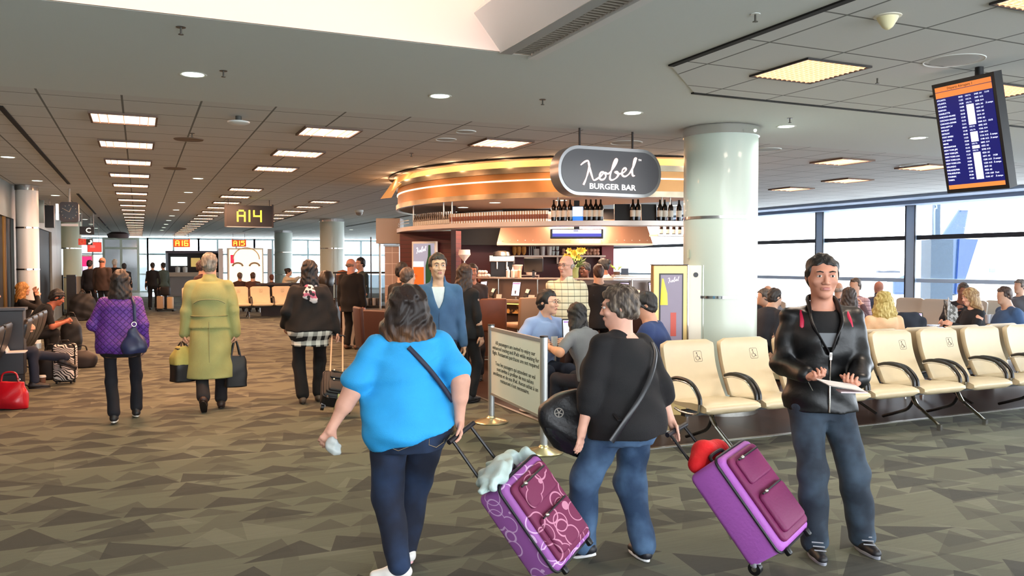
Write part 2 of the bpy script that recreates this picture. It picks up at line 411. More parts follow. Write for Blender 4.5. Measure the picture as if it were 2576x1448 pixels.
def hand(B, wr, d, pn, s, side, curl=0.35, spread=0.1, k=0.006, fr=1.0):
    """palm and five separate fingers; d points along the hand, pn out of the palm, side +1 puts the thumb on the -x side"""
    wr, d, pn = Vector(wr), Vector(d).normalized(), Vector(pn); pn = (pn - d * pn.dot(d)).normalized(); ac = d.cross(pn) * side
    pm = wr + d * .052 * s; B.seg(wr, wr + d * .03 * s, .026 * s, .028 * s, .012)
    for o in (-.024, -.008, .009, .025):
        B.seg(wr + d * .018 * s + ac * o * .6 * s, wr + d * (.088 - abs(o) * .2) * s + ac * o * s, .0135 * s, .0115 * s, .008, flat=(pn, 1.05))
    for i, (o, L) in enumerate(((-.029, .068), (-.0100, .076), (.0100, .071), (.029, .056))):
        p = wr + d * (.086 - abs(o) * .2) * s + ac * o * s; a = curl * (.7 + .12 * i); dd = d + ac * o * 2.2 * spread * 10 * .25
        for j, f in enumerate((.44, .31, .25)):
            a_ = a * (1.0, 2.0, 2.8)[j]; u = (dd * math.cos(a_) + pn * math.sin(a_)).normalized(); q = p + u * L * f * s
            r = (.0092, .0083, .0074, .0062); B.seg(p, q, r[j] * s * fr, r[j + 1] * s * fr, k); p = q
    p = wr + d * .022 * s - ac * .024 * s; t1 = (d * .75 - ac * .62 + pn * .3).normalized(); t2 = (d * .95 - ac * .18 + pn * (.25 + curl * .5)).normalized()
    q = p + t1 * .042 * s; B.seg(p, q, .0145 * s, .0105 * s, .01); B.seg(q, q + t2 * .030 * s, .0100 * s * fr, .0088 * s * fr, k); B.seg(q + t2 * .030 * s, q + t2 * .050 * s, .0088 * s * fr, .007 * s * fr, k)
    return pm
HAIRM = {}
def skin_mat(name, col): return mat(name, col, 0.5, vary=0.07, vscale=14, spec=0.35)
def cloth(name, col, rough=0.85, vary=0.12, vscale=6, bump=0.25, bscale=260, sheen=None): return mat(name, col, rough, vary=vary, vscale=vscale, bump=bump, bscale=bscale, sheen=sheen)
def hair_mat(name, c1, c2, zs=None):
    def f(q, o, co):
        mp = q.n('ShaderNodeMapping', iVector=co); mp.inputs['Scale'].default_value = (1, 1, .22)
        nz = q.n('ShaderNodeTexNoise', iVector=mp.outputs[0], iScale=55.0, iDetail=4.0); fac = q.m('MULTIPLY', q.m('SUBTRACT', nz.outputs[0], .46), 4.0)
        if zs: # lighter tips below a height
            fac = q.m('MULTIPLY', q.m('ADD', q.m('MULTIPLY', fac, .6), .4), q.m('MULTIPLY', q.m('SUBTRACT', zs[0], o[2]), zs[1]))
        x = q.n('ShaderNodeClamp', iValue=fac); return q.mix(x.outputs[0], lin(c1), lin(c2)), nz.outputs[0]
    return pmat(name, f, 0.55, bump=0.6)

def person(label, pos, face, H=1.75, body='m', res=.012, fine=.006, skin='#c99f86', lean=0, twist=0, look=(0, 0), tilt=0, group=None,
           hips=None, footL=None, footR=None, kneeL=None, kneeR=None, handL=None, handR=None, elbL=None, elbR=None, hdL=None, hdR=None, curl=.5,
           sit=None, arm=1.0, leg=1.0, top=None, bottom=None, shoes=('#1b1a1c', '#1b1a1c'), hair=('short', '#2a211c', '#41342b'), features=1, z0=0.0,
           shoulder=None, neck=0.0, hem=None, extra=None, collar=None, headk=1.0, yawL=0, yawR=0, pitchL=0, pitchR=0, hr=1.0, pnL=None, pnR=None, hidden_legs=False, hairfold=.004, headw=1.0):
    s = H / 1.75; root = empty('person', (pos[0], pos[1], z0), PI - math.radians(face), label, 'person', group)
    sk = skin_mat('skin_' + skin[1:], skin); V = lambda *a: Vector(a)
    hipz = (sit if sit else .90 * s); rows = [(z * s, cy * s, rx * s, ry * s) for z, cy, rx, ry in BODY[body]]
    dz = hipz - .90 * s; hp = V(0, 0, hipz); U = T(0, 0, hipz) @ R('Z', twist) @ R('X', lean) @ T(0, 0, -.90 * s)
    if hips: U = T(*hips) @ U; hp = hp + V(*hips)
    shx = shoulder or {'m': .176, 'mb': .19, 'f': .165, 'fb': .205}[body]
    shL, shR = U @ V(shx * s, .008 * s, 1.385 * s), U @ V(-shx * s, .008 * s, 1.385 * s)
    LU, LF, LT, LS = .28 * s, .25 * s, .408 * s, .408 * s
    hw = {'m': .088, 'mb': .092, 'f': .092, 'fb': .125}[body] * s
    hR = R('Z', twist * .3); hipL, hipR = hp + hR @ V(hw, 0, -.02), hp + hR @ V(-hw, 0, -.02)
    if sit: fl, fr_ = footL or (.12, -.42, .08), footR or (-.12, -.42, .08)
    else: fl, fr_ = footL or (.10, 0, .09), footR or (-.10, 0, .09)
    kL, aL = ik(hipL, fl, LT, LS, kneeL or (0.15, -1, .6 if sit else 0)); kR, aR = ik(hipR, fr_, LT, LS, kneeR or (-.15, -1, .6 if sit else 0))
    wl = handL or (U @ V(.25 * s, -.02 * s, .86 * s)); wr = handR or (U @ V(-.25 * s, -.02 * s, .86 * s))
    eL, wL = ik(shL, wl, LU, LF, elbL or (.35, 1, -.2)); eR, wR = ik(shR, wr, LU, LF, elbR or (-.35, 1, -.2))
    # head frame
    nb = U @ V(0, .012 * s, 1.47 * s); hc0 = U @ V(0, -.004 * s, 1.632 * s); hc0 = hc0 + V(0, neck, 0)
    Hm = T(*hc0) @ R('Z', look[0]) @ R('X', look[1]) @ R('Y', tilt) @ S(s * headk * headw, s * headk, s * headk)
    # skin: head and neck, arms with hands, trunk
    B = Blob(min(fine, res)); B.ell((0, .014, .028), (.076, .093, .090), Hm, .02).ell((0, -.018, -.036), (.060, .072, .082), Hm, .035)
    B.ell((0, -.066, -.094), (.026, .024, .022), Hm, .03); B.seg(nb - V(0, 0, .05 * s), Hm @ V(0, .02, -.06), .066 * s if body != 'f' else .055 * s, .056 * s if body != 'f' else .048 * s, .03)
    if body in ('fb', 'mb'): B.seg(nb - V(0, 0, .0), Hm @ V(0, .01, -.07), .070 * s, .062 * s, .03)
    if features:
        B.seg(Hm @ V(0, -.086, .016), Hm @ V(0, -.106, -.026), .0075 * s, .0115 * s, .012); B.ell((.012, -.096, -.030), (.009, .010, .008), Hm, .008).ell((-.012, -.096, -.030), (.009, .010, .008), Hm, .008)
        B.ell((0, -.074, .034), (.048, .018, .012), Hm, .02)
        for sx in (1, -1): B.ell((sx * .031, -.100, .010), (.019, .017, .0125), Hm, .012, '-').ell((sx * .041, -.066, -.022), (.020, .018, .018), Hm, .02)
        B.ell((0, -.088, -.060), (.024, .009, .011), Hm, .010)
    for sh in (shL, shR): B.seg(nb - V(0, 0, .02 * s), nb.lerp(sh, .8), .045 * s, .035 * s, .03)
    for sx in (1, -1): B.ell((sx * .077, .010, -.004), (.009, .018, .030), Hm @ R('Z', sx * 18), .008)
    ms = [B.mesh('b', sk)]
    for (sh, e, wv, sd, hd, pn) in ((shL, eL, wL, 1, hdL, pnL), (shR, eR, wR, -1, hdR, pnR)):
        B = Blob(min(fine, res)); fd = (wv - e).normalized(); B.chain([sh, e, wv], [.056 * s * arm, .043 * s * arm, .026 * s * (.5 + .5 * arm)], .02)
        B.seg(e, e + fd * .1 * s, .043 * s * arm, .041 * s * arm, .02)
        hand(B, wv, hd or fd, pn or (U.to_3x3() @ V(-sd, -.1, 0)), s * hr, -sd, curl=curl, fr=1.0 if fine < .008 else 1.12); ms.append(B.mesh('b', sk))
    B = Blob(max(res, .012)); B.loft([(z, 0, cy, rx * .9, ry * .88) for z, cy, rx, ry in rows], U, .02); B.chain([hipL, kL, aL], [.066 * s * leg, .044 * s * leg, .034 * s], .02); B.chain([hipR, kR, aR], [.066 * s * leg, .044 * s * leg, .034 * s], .02); ms.append(B.mesh('b', sk))
    bo = bpy.data.objects.new('body', join_meshes(ms, 'body', sk)); C.objects.link(bo); bo.parent = root
    J = dict(U=U, s=s, shL=shL, shR=shR, eL=eL, eR=eR, wL=wL, wR=wR, hipL=hipL, hipR=hipR, kL=kL, kR=kR, aL=aL, aR=aR, H=Hm, nb=nb, rows=rows, root=root, hp=hp)
    # face details
    if features:
        wm, im = mat('eye_white', '#e8e2dc', .3), mat('iris', '#2c1f18', .2)
        for sx in (1, -1):
            m = MB(); m.sph((sx * .031, -.0800, .010), (.0130, .0125, .0085), wm, Hm, 14, 10); m.sph((sx * .031, -.0882, .010), (.0062, .0050, .0068), im, Hm, 10, 8); m.build('eye', root)
            m = MB(); m.tube([(sx * .014, -.0935, .031), (sx * .03, -.0960, .036), (sx * .046, -.088, .032)], [.0028, .0036, .002], mat('brow_' + hair[1][1:], hair[1], .8), Hm, 8); m.build('eyebrow', root)
            m = MB(); m.tube([(sx * .017, -.0925, .011), (sx * .025, -.0958, .0185), (sx * .036, -.0952, .0180), (sx * .046, -.0865, .010)], [.0012, .0022, .0022, .0012], mat('lid_' + skin[1:], skin, .6), Hm, 6); m.build('eyelid', root)
        m = Blob(.003); m.ell((0, -.0940, -.0545), (.023, .0065, .0045), Hm, .003).ell((0, -.0935, -.0630), (.019, .0068, .0055), Hm, .002); m.build('lips', mat('lips', '#b5736a', .45), root)
    # trousers
    if bottom and not hidden_legs:
        c, th, kn, an = bottom.get('c', '#2b2e3a'), bottom.get('thigh', .098), bottom.get('knee', .070), bottom.get('hem', .068)
        m = bottom.get('mat') or cloth('trousers_' + c[1:], c); B = Blob(res); ex = .006
        top_z = bottom.get('top', 1.0) * s
        B.loft([(z, 0, cy, rx + ex, ry + ex) for z, cy, rx, ry in rows if z <= top_z + .02], U, .025)
        # the trunk bends at the waist; the seat follows the legs
        B.seg(hipL, hipR, .094 * s * leg, .094 * s * leg, .03)
        for h_, k_, a_ in ((hipL, kL, aL), (hipR, kR, aR)):
            e_ = a_ + V(0, 0, .022) + (a_ - k_).normalized() * (bottom.get('drop', .03) - .03); B.chain([h_, k_, e_], [th * .88 * s * leg, kn * s * leg, an * s], .03)
            B.cut(e_ + V(0, 0, 0) + (e_ - k_).normalized() * .012, (0, 0, 0)) if False else None
        B.fold = folds(bottom.get('fold', .0035), 34, 22, len(label) * .37) if bottom.get('fold', 1) else None
        B.build('trousers', m, root)
    # shoes
    if not hidden_legs:
        for a_, yw, pt in ((aL, yawL, pitchL), (aR, yawR, pitchR)):
            Mf = T(*a_) @ R('Z', yw) @ R('X', pt) @ S(s, s, s); B = Blob(max(.006, res * .7)); B.chain([Mf @ V(0, .045, -.045), Mf @ V(0, -.05, -.05), Mf @ V(0, -.15, -.062)], [.040 * s, .040 * s, .030 * s], .02)
            B.seg(Mf @ V(0, .02, .02), Mf @ V(0, .01, -.04), .042 * s, .045 * s, .02); n = Mf.to_3x3() @ V(0, 0, -1); B.cut(Mf @ V(0, 0, -.072), n)
            sh = B.build('shoe', mat('shoe_' + shoes[0][1:], shoes[0], .5), root)
            m = MB(); ol = [(0.040 * math.cos(t) * (1 if math.sin(t) > 0 else .95), -.055 + .128 * math.sin(t)) for t in [2 * PI * i / 20 for i in range(20)]]; m.prism(ol, -.090, -.070, mat('sole_' + shoes[1][1:], shoes[1], .6), Mf); m.build('sole', sh, bevel=.004)
    # top
    if top:
        for g in (top if isinstance(top, list) else [top]): garment(root, J, g, res, label)
    # hair
    k = hair[0]
    if k != 'none':
        hm = hair[3] if len(hair) > 3 else hair_mat('hair_' + hair[1][1:] + hair[2][1:], hair[1], hair[2]); B = Blob(min(.007, max(.0055, fine)))
        if k in ('short', 'crop', 'curly'):
            e = {'short': .010, 'crop': .004, 'curly': .017}[k]
            B.ell((0, .018, .034), (.078 + e, .096 + e, .092 + e), Hm, .01).ell((0, .05, -.02), (.066 + e, .060 + e, .07), Hm, .02)
            B.box((0, -.1125, -.034), (.148, .155, .200), Hm, .014, .008, '-'); B.box((0, -.050, -.096), (.24, .10, .16), Hm, .02, .01, '-'); B.box((0, .03, -.145), (.3, .3, .12), Hm, .01, .01, '-')
            for sx in (1, -1): B.ell((sx * .092, .006, -.018), (.020, .026, .040), Hm, .008, '-')
            if k == 'curly': hairfold = max(hairfold, .007)
        elif k == 'fringe':  # bald crown with a ring of hair
            B.ell((0, .022, -.004), (.082, .098, .055), Hm, .01); B.ell((0, -.10, 0), (.12, .11, .12), Hm, .01, '-'); B.ell((0, .0, .10), (.1, .12, .075), Hm, .01, '-')
        elif k in ('bob', 'long'):
            z1 = -.20 if k == 'bob' else -.36
            B.ell((0, .014, .036), (.094, .108, .100), Hm, .02)
            B.loft([(z1, 0, .07, .105, .055), (-.14, 0, .045, .120, .088), (-.06, 0, .025, .106, .100), (.04, 0, .012, .094, .105)], Hm, .02)
            B.ell((0, -.125, -.055), (.068, .110, .105), Hm, .015, '-'); B.box((0, -.11, -.20), (.16, .13, .3), Hm, .02, .01, '-'); hairfold = max(hairfold, .006)
        elif k == 'wide':
            B.ell((0, .012, .034), (.098, .112, .104), Hm, .02)
            B.loft([(-.235, 0, .055, .100, .070), (-.19, 0, .045, .142, .100), (-.12, 0, .035, .148, .112), (-.04, 0, .022, .122, .112), (.05, 0, .012, .098, .108)], Hm, .02)
            B.ell((0, -.135, -.055), (.068, .110, .105), Hm, .015, '-'); hairfold = max(hairfold, .008)
        elif k == 'bun':
            B.ell((0, .018, .034), (.086, .104, .100), Hm, .01).ell((0, .05, -.02), (.07, .060, .06), Hm, .02).ell((0, .105, .07), (.045, .04, .045), Hm, .01)
            B.ell((0, -.105, -.030), (.088, .070, .098), Hm, .012, '-'); B.box((0, -.045, -.10), (.24, .10, .16), Hm, .02, .01, '-')
        B.fold = folds(hairfold * s, 95, 60, len(label)); B.build('hair', hm, root)
    J['bo'] = bo
    if extra: extra(J)
    return J
def chair_under(J, label, col='#8f8a84', sit=.47, z0=0):
    r_ = J['root']; c = empty('lounge_chair', tuple(r_.location), r_.rotation_euler.z, label, 'chair'); mm = mat('lounge_' + col[1:], col, .5); zt = sit - .115
    m = MB(); m.rbox((0, -.10, zt - .03), (.46, .44, .06), .03, mm); m.build('seat', c); m = MB(); m.rbox((0, .21, zt + .24), (.44, .05, .42), .024, mm, R('X', -6)); m.build('backrest', c)
    for sx in (-1, 1):
        for sy in (-1, 1): m = MB(); m.cyl((sx * .19, -.08 + sy * .18, zt - .05), (sx * .21, -.08 + sy * .20, 0), .012, M_steel, n=8); m.build('leg', c)
def garment(root, J, g, res, label):
    """a top: torso shell plus sleeves"""
    U, s = J['U'], J['s']; V = lambda *a: Vector(a); t = g.get('t', .024); hem = g.get('hem', .92) * s; flare = g.get('flare', 0.0)
    rows = [r for r in J['rows'] if r[0] > hem + .04]; z0 = hem; zr = np.array(J['rows'])
    c = [np.interp(max(z0, zr[0, 0]), zr[:, 0], zr[:, i]) for i in (1, 2, 3)]
    tb = [(z0 - .02, 0, c[0] + g.get('hy', 0), c[1] + t + .006 + flare, c[2] + t + .006 + flare * .9)]
    top_z = g.get('neck', 1.49) * s
    tb += [(z, 0, cy, rx + t + flare * max(0, (1.1 * s - z) / (.3 * s)) * .8, ry + t) for z, cy, rx, ry in rows if z < top_z]
    B = Blob(g.get('res', res)); B.loft(tb, U, .03); B.cut(U @ V(0, 0, z0 + .006), U.to_3x3() @ V(0, 0, -1))
    kr = .058 if g.get('sleeve', 1.0) > 0 else .044
    for sh in (J['shL'], J['shR']): B.seg(U @ V(0, .018 * s, 1.44 * s), sh.lerp(U @ V(0, .018 * s, 1.44 * s), 0 if kr > .05 else .25), kr * s, kr * s, .03)
    r = g.get('r', (.058, .052, .040)); fr = g.get('sleeve', 1.0); sr = {}
    for sh, e, w_ in ((J['shL'], J['eL'], J['wL']), (J['shR'], J['eR'], J['wR'])):
        if fr <= 0: continue
        if fr < .5: # short sleeve: open end cut square
            q = sh.lerp(e, fr * 2); B.chain([sh, q], [r[0] * s, r[1] * s], .03)
        elif fr < .999:
            q = e.lerp(w_, (fr - .5) * 2); B.chain([sh, e, q], [r[0] * s, r[1] * s, r[2] * s], .025)
        else: B.chain([sh, e, w_], [r[0] * s, r[1] * s, r[2] * s], .025)
    nk = U @ V(0, -.03 * s, 1.50 * s)
    if g.get('collar'): B.seg(U @ V(0, .02 * s, 1.46 * s), U @ V(0, .015 * s, (1.46 + g['collar']) * s), .085 * s, .075 * s, .02)
    if g.get('extra'): g['extra'](B, J)
    if g.get('v'): B.ell((0, -.13 * s, 1.47 * s), (g['v'] * s, .10 * s, g['v'] * 1.5 * s), U, .01, '-')
    B.fold = folds(g.get('fold', .004), g.get('fx', 30), g.get('fz', 18), len(label) * .7 + 1) if g.get('fold', 1) else None
    m = g.get('mat') or cloth('cloth_' + g['c'][1:], g['c']); o = B.build(g.get('name', 'shirt'), m, root)
    if g.get('label'): o['label'] = g['label']
    return o
def on_face(J, name, pts, r, m, closed=False):
    mb = MB(); mb.tube([J['H'] @ Vector(p) for p in pts], r, m, n=6, closed=closed); return mb.build(name, J['root'])
def glasses(J):
    m = mat('dark_frame', '#15130f', .35); mb = MB(); H_ = J['H']
    for sx in (1, -1):
        mb.tube([H_ @ Vector((sx * .032 + .021 * math.cos(a), -.106, .010 + .015 * math.sin(a))) for a in [2 * PI * i / 16 for i in range(16)]], .0018 * J['s'], m, n=6, closed=True)
        mb.tube([H_ @ Vector(p) for p in ((sx * .053, -.104, .014), (sx * .080, -.05, .012), (sx * .083, .01, .008))], .0016 * J['s'], m, n=6)
    mb.tube([H_ @ Vector(p) for p in ((-.011, -.108, .012), (0, -.110, .015), (.011, -.108, .012))], .0016 * J['s'], m, n=6)
    mb.build('glasses', J['root'])

def tpt(J, x, z, t=.03, back=False):
    """a point on the clothed trunk: x sideways, z height in upright metres, in the person's own space"""
    s = J['s']; r = np.array(J['rows']); z = z * s; x = x * s; cy, rx, ry = [np.interp(z, r[:, 0], r[:, i]) for i in (1, 2, 3)]; rx += t; ry += t
    y = ry * math.sqrt(max(0.0, 1 - (x / rx)**2)); return J['U'] @ Vector((x, cy + (y if back else -y), z))
def strap(J, pts, w_, mm, name='strap', th=.25, parent=None):
    m = MB(); m.tube(smooth_pts(pts, 6), w_, mm, n=10, flat=th, up=(0, 1, 0)); return m.build(name, parent or J['root'])
def wpt(J, v):
    """own space -> world"""
    r = J['root']; return Matrix.Translation(r.location) @ Matrix.Rotation(r.rotation_euler.z, 4, 'Z') @ Vector(v)
def lpt(J, v): r = J['root']; return (Matrix.Translation(r.location) @ Matrix.Rotation(r.rotation_euler.z, 4, 'Z')).inverted() @ Vector(v)
# ------------------------------------------------------------------ the concourse: floor, ceiling, walls, windows
random.seed(7)
XW, YF, XL = 16.3, 50.0, -2.15            # window wall, far wall, left wall
def carpet(q, o, co):
    x, y = o[0], o[1]
    def tri(sx, sy, sh, seed, prob):
        u = q.m('ADD', q.m('MULTIPLY', q.m('ADD', x, q.m('MULTIPLY', y, sh)), sx), 200.0); v = q.m('ADD', q.m('MULTIPLY', y, sy), 200.0); fv = q.m('FLOOR', v)
        wn = q.n('ShaderNodeTexWhiteNoise', noise_dimensions='1D'); q.L.new(q.m('ADD', fv, seed), wn.inputs['W']); u = q.m('ADD', u, q.m('MULTIPLY', wn.outputs[0], 3.0)); fu = q.m('FLOOR', u); a, b = q.m('SUBTRACT', u, fu), q.m('SUBTRACT', v, fv)
        w2 = q.n('ShaderNodeTexWhiteNoise', noise_dimensions='3D'); cb = q.n('ShaderNodeCombineXYZ'); q.L.new(fu, cb.inputs[0]); q.L.new(fv, cb.inputs[1]); cb.inputs[2].default_value = seed; q.L.new(cb.outputs[0], w2.inputs[0])
        rc = q.n('ShaderNodeSeparateColor'); q.L.new(w2.outputs['Color'], rc.inputs[0]); ap = q.m('ADD', .1, q.m('MULTIPLY', rc.outputs[0], .8)); bb = q.m('DIVIDE', b, q.m('ADD', .55, q.m('MULTIPLY', rc.outputs[1], .45)))
        ins = q.m('MULTIPLY', q.m('GREATER_THAN', a, q.m('MULTIPLY', ap, bb)), q.m('LESS_THAN', a, q.m('SUBTRACT', 1.0, q.m('MULTIPLY', q.m('SUBTRACT', 1.0, ap), bb))))
        return q.m('MULTIPLY', ins, q.m('LESS_THAN', rc.outputs[2], prob)), rc.outputs[0]
    (a, _), (b, rb), (c, rc_), (e, _) = tri(2.1, 2.6, .08, 1.0, .62), tri(3.1, 3.4, -.12, 2.0, .55), tri(1.5, 1.9, .05, 3.0, .6), tri(2.6, 2.2, .2, 4.0, .35)
    pile = q.n('ShaderNodeTexNoise', iVector=co, iScale=420.0, iDetail=2.0)
    mp = q.n('ShaderNodeMapping', iVector=co); mp.inputs['Scale'].default_value = (3.0, 70.0, 1); st = q.n('ShaderNodeTexNoise', iVector=mp.outputs[0], iScale=1.0, iDetail=3.0)
    col = q.mix(q.m('MULTIPLY', c, q.m('ADD', .25, q.m('MULTIPLY', rc_, .6))), lin('#6b6e5c'), lin('#515245'))
    col = q.mix(q.m('MULTIPLY', e, .55), col, lin('#7f8270')); col = q.mix(q.m('MULTIPLY', b, .62), col, lin('#42433a')); col = q.mix(q.m('MULTIPLY', a, .85), col, lin('#33342f'))
    col = q.mix(q.m('MULTIPLY', q.m('SUBTRACT', st.outputs[0], .35), .8), col, lin('#4c4d42'))
    col = q.mix(q.m('MULTIPLY', pile.outputs[0], .35), col, lin('#2f2e2b'))
    return col, pile.outputs[0]
M_carpet = pmat('patterned_carpet', carpet, 0.95, bump=.5)
def tiles(q, o, co):
    br = q.n('ShaderNodeTexBrick', iVector=co, iScale=1.0); br.offset = 0.0; br.inputs['Color1'].default_value = (*lin('#33251f'), 1); br.inputs['Color2'].default_value = (*lin('#3d2d27'), 1)
    br.inputs['Mortar'].default_value = (*lin('#2a2220'), 1); br.inputs['Mortar Size'].default_value = .004; br.inputs['Brick Width'].default_value = .6; br.inputs['Row Height'].default_value = .6
    return br.outputs[0]
M_tile = pmat('polished_floor_tile', tiles, 0.42); _M['polished_floor_tile'].node_tree.nodes['Principled BSDF'].inputs['Specular IOR Level'].default_value = .07
M_gyp = mat('ceiling_gypsum', '#dfe4e0', .9)
def grid(q, o, co):
    def ln(c, off): 
        f = q.m('FRACT', q.m('DIVIDE', q.m('ADD', c, 100.0 * .655 + off), .655)); return q.m('LESS_THAN', q.m('ABSOLUTE', q.m('SUBTRACT', f, .5)), .014)
    l = q.m('MAXIMUM', ln(o[0], .12 + .3275), ln(o[1], -8.93 + .3275 + .03)); sp = q.n('ShaderNodeTexNoise', iVector=co, iScale=180.0)
    c = q.mix(q.m('MULTIPLY', sp.outputs[0], .3), lin('#dddedb'), lin('#c6c8c4')); return q.mix(l, c, lin('#787a76')), q.m('SUBTRACT', 1.0, l)
M_grid = pmat('ceiling_tile_grid', grid, .9, bump=.6)
M_white = mat('white_paint', '#dcdcd4', .6); M_black = mat('black_plastic', '#0d0d0f', .4); M_steel = mat('brushed_steel', '#b9b6ae', .28, 1.0, vary=.08, vscale=30)
M_chrome = mat('chrome', '#d9d9d9', .12, 1.0); M_slot = mat('slot_black', '#0a0a0a', .8); M_mull = mat('blue_grey_mullion', '#b4c8de', .5); M_dkmull = mat('dark_mullion', '#20242c', .5)

m = MB(); m.box(XL - 3, XW + .1, -6, YF + 1, -.12, 0, M_carpet); m.build('floor', kind='structure', smooth=0)
m = MB(); m.box(3.74, XW - .2, 6.05, 22, 0, .004, M_tile); m.build('floor_tile_zone', kind='structure', smooth=0)
m = MB(); m.box(XL, XW, 43.2, YF - .1, 0, .004, mat('pale_stone', '#8e8a80', .35)); m.build('floor_stone_zone', kind='structure', smooth=0)
m = MB(); m.box(3.70, XW - .2, 6.01, 6.05, 0, .009, M_steel); m.box(3.70, 3.74, 6.05, 22, 0, .009, M_steel); m.build('trim_1', kind='structure', smooth=0)
# gypsum ceiling round the coffer, then tiled fields
Z = CEIL
cx0, cx1, cy1 = -8.0, 3.02, 4.55
cof = [az(0, 0, Z), az(1275, 124, Z)]
cy1 = (cof[0].y + cof[1].y) / 2; cx1 = cof[1].x
m = MB(); m.box(XL - 3, XW, cy1, 8.0, Z, Z + .3, M_gyp); m.box(2.62, 3.6, -6, cy1, Z, Z + .3, M_gyp)
m.add([(3.6, 5.126, Z), (3.6, -6, Z), (3.6, -6, Z + .1), (3.6, 5.126, Z + .1)], [(0, 1, 2, 3)], M_gyp)
m.build('ceiling', kind='structure', smooth=0)
m = MB(); m.prism([(3.6, -6), (XW, -6), (XW, 5.84), (4.34, 5.84), (3.6, 5.126)], Z - .006, Z, M_grid); m.build('ceiling_tiles_right', kind='structure', smooth=0)
m = MB(); m.box(XL - 3, XW, 8.0, YF, Z, Z + .2, M_grid); m.build('ceiling_tiles_far', kind='structure', smooth=0)
m = MB(); m.box(3.6, XW, -6, cy1, Z, Z + .3, M_gyp); m.build('ceiling_upper', kind='structure', smooth=0)
# coffer: raised well with pink cove light
M_cof = mat('coffer_paint', '#e2cfc2', .9)
m = MB(); m.box(XL - 3, cx1 + .9, cy1 - .02, cy1 + .06, Z + .001, Z + .9, M_cof); m.box(cx1 + .9, cx1 + .96, -6, cy1, Z + .3, Z + .9, M_cof); m.box(XL - 3, cx1 + .96, -6, cy1, Z + .85, Z + .95, M_cof); m.box(XL - 3, XL - 2.9, -6, cy1, Z, Z + .9, M_cof)
m.build('ceiling_coffer', kind='structure', smooth=0)
for k in range(3): light('cove_lamp', 'AREA', (-3.2 + 2.4 * k, cy1 - 1.1, Z + .62), 11, (1, .68, .54), 2.2, (math.radians(80), 0, 0), sy=.15)
# slot diffusers cut into the ceiling
def slot(p, q, wd=.05):
    p, q = Vector((*p, Z)), Vector((*q, Z)); m = MB(); d = (q - p).normalized(); n = Vector((-d.y, d.x, 0)) * wd / 2
    m.add([p + n, q + n, q - n, p - n] + [v - Vector((0, 0, .012)) for v in (p + n, q + n, q - n, p - n)], [(0, 1, 2, 3), (7, 6, 5, 4), (0, 4, 5, 1), (1, 5, 6, 2), (2, 6, 7, 3), (3, 7, 4, 0)], M_slot); return m
k = 1
def slots(segs):
    global k
    for a, b in segs: k += 1; slot(a, b).build('trim_%d' % k, kind='structure', smooth=0)
slots([((-1.16, 9.0), (-1.16, 17.3)), ((-1.16, 19.7), (-1.16, 27.7)), ((-1.16, 29.5), (-1.16, 36)), ((-1.16, 37), (-1.16, 42)), ((3.6, -2), (3.6, 5.126)), ((4.34, 5.86), (XW, 5.86)),
       ((7.6, 20.0), (7.6, 33)), ((4.4, 24), (4.4, 40))])
# left wall: grey stone with dark shop fronts
M_wall = mat('grey_stone_panel', '#757c78', .45, vary=.1, vscale=1.5); M_dark = mat('dark_recess', '#0b0807', .8); M_brass = mat('brass_strip', '#a8763c', .3, .9)
m = MB(); m.box(XL - .2, XL, 16.2, 28.6, 2.45, Z, M_wall); m.box(XL - .2, XL, 18.15, 20.4, 0, 2.45, M_wall); m.box(XL - .2, XL, 25.6, 28.6, 0, 2.45, M_wall); m.box(XL - .2, XL, -6, 16.2, 0, Z, M_wall); m.build('wall_left', kind='structure', smooth=0)
m = MB(); m.box(XL - 1.3, XL - 1.1, 28.4, YF, 0, Z, M_wall); m.box(XL - 1.2, XL - .2, 28.4, 28.6, 0, Z, M_wall); m.build('wall_left_recess', kind='structure', smooth=0)
M_dg = mat('dark_glass', '#060505', .5, spec=.08); m = MB(); m.box(XL - .12, XL - .05, 16.2, 18.15, 0, 2.45, M_dg)
for y in (17.1, 17.25): m.box(XL - .06, XL - .02, y, y + .05, 0, 2.45, M_brass)
m.build('window_1', kind='structure', smooth=0)
m = MB(); m.box(XL - .12, XL - .05, 20.4, 25.6, 0, 2.45, M_dg); m.build('window_2', kind='structure', smooth=0)
# far wall: curtain wall of glass
M_far = mat('far_frame_paint', '#a9bcc0', .5); M_glass = mat('clear_glass', '#cfe6ee', .0, alpha=.05, spec=.3); M_tint = mat('blue_tinted_glass', '#8fd3ea', .05, alpha=.55, spec=.3)
M_dglass = mat('dark_door_glass', '#33413c', .08, alpha=.85)
def panes(X0, X1, z0, z1, Y, nx, zs, mm, glass, name, t=.07, deep=.12):
    m = MB(); W = (X1 - X0) / nx
    for i in range(nx + 1): m.box(X0 + i * W - t / 2, X0 + i * W + t / 2, Y - deep, Y, z0, z1, mm)
    for z in [z0 + t / 2] + zs + [z1 - t / 2]: m.box(X0, X1, Y - deep * .9, Y - .01, z - t / 2, z + t / 2, mm)
    o = m.build(name, kind='structure', smooth=0); g = MB(); g.box(X0, X1, Y - .06, Y - .05, z0, z1, glass); g.build('glazing', o, smooth=0); return o
FX = lambda px: ay(px, 661, YF).x
panes(FX(262), FX(348), 0, 3.0, YF - .3, 2, [2.42], mat('pale_door_frame', '#b9c2b4', .5), M_dglass, 'door_1', .12)
panes(FX(205), FX(262), 0, 3.0, YF, 2, [1.1, 2.1], M_far, M_tint, 'window_3')
panes(FX(348), FX(372), 0, 3.0, YF, 1, [1.0, 2.1], M_far, mat('teal_glass', '#5b97a8', .1, alpha=.7), 'window_4')
panes(FX(372), FX(500), 0, 3.02, YF, 2, [1.05, 2.1], M_far, M_glass, 'window_5', .1)
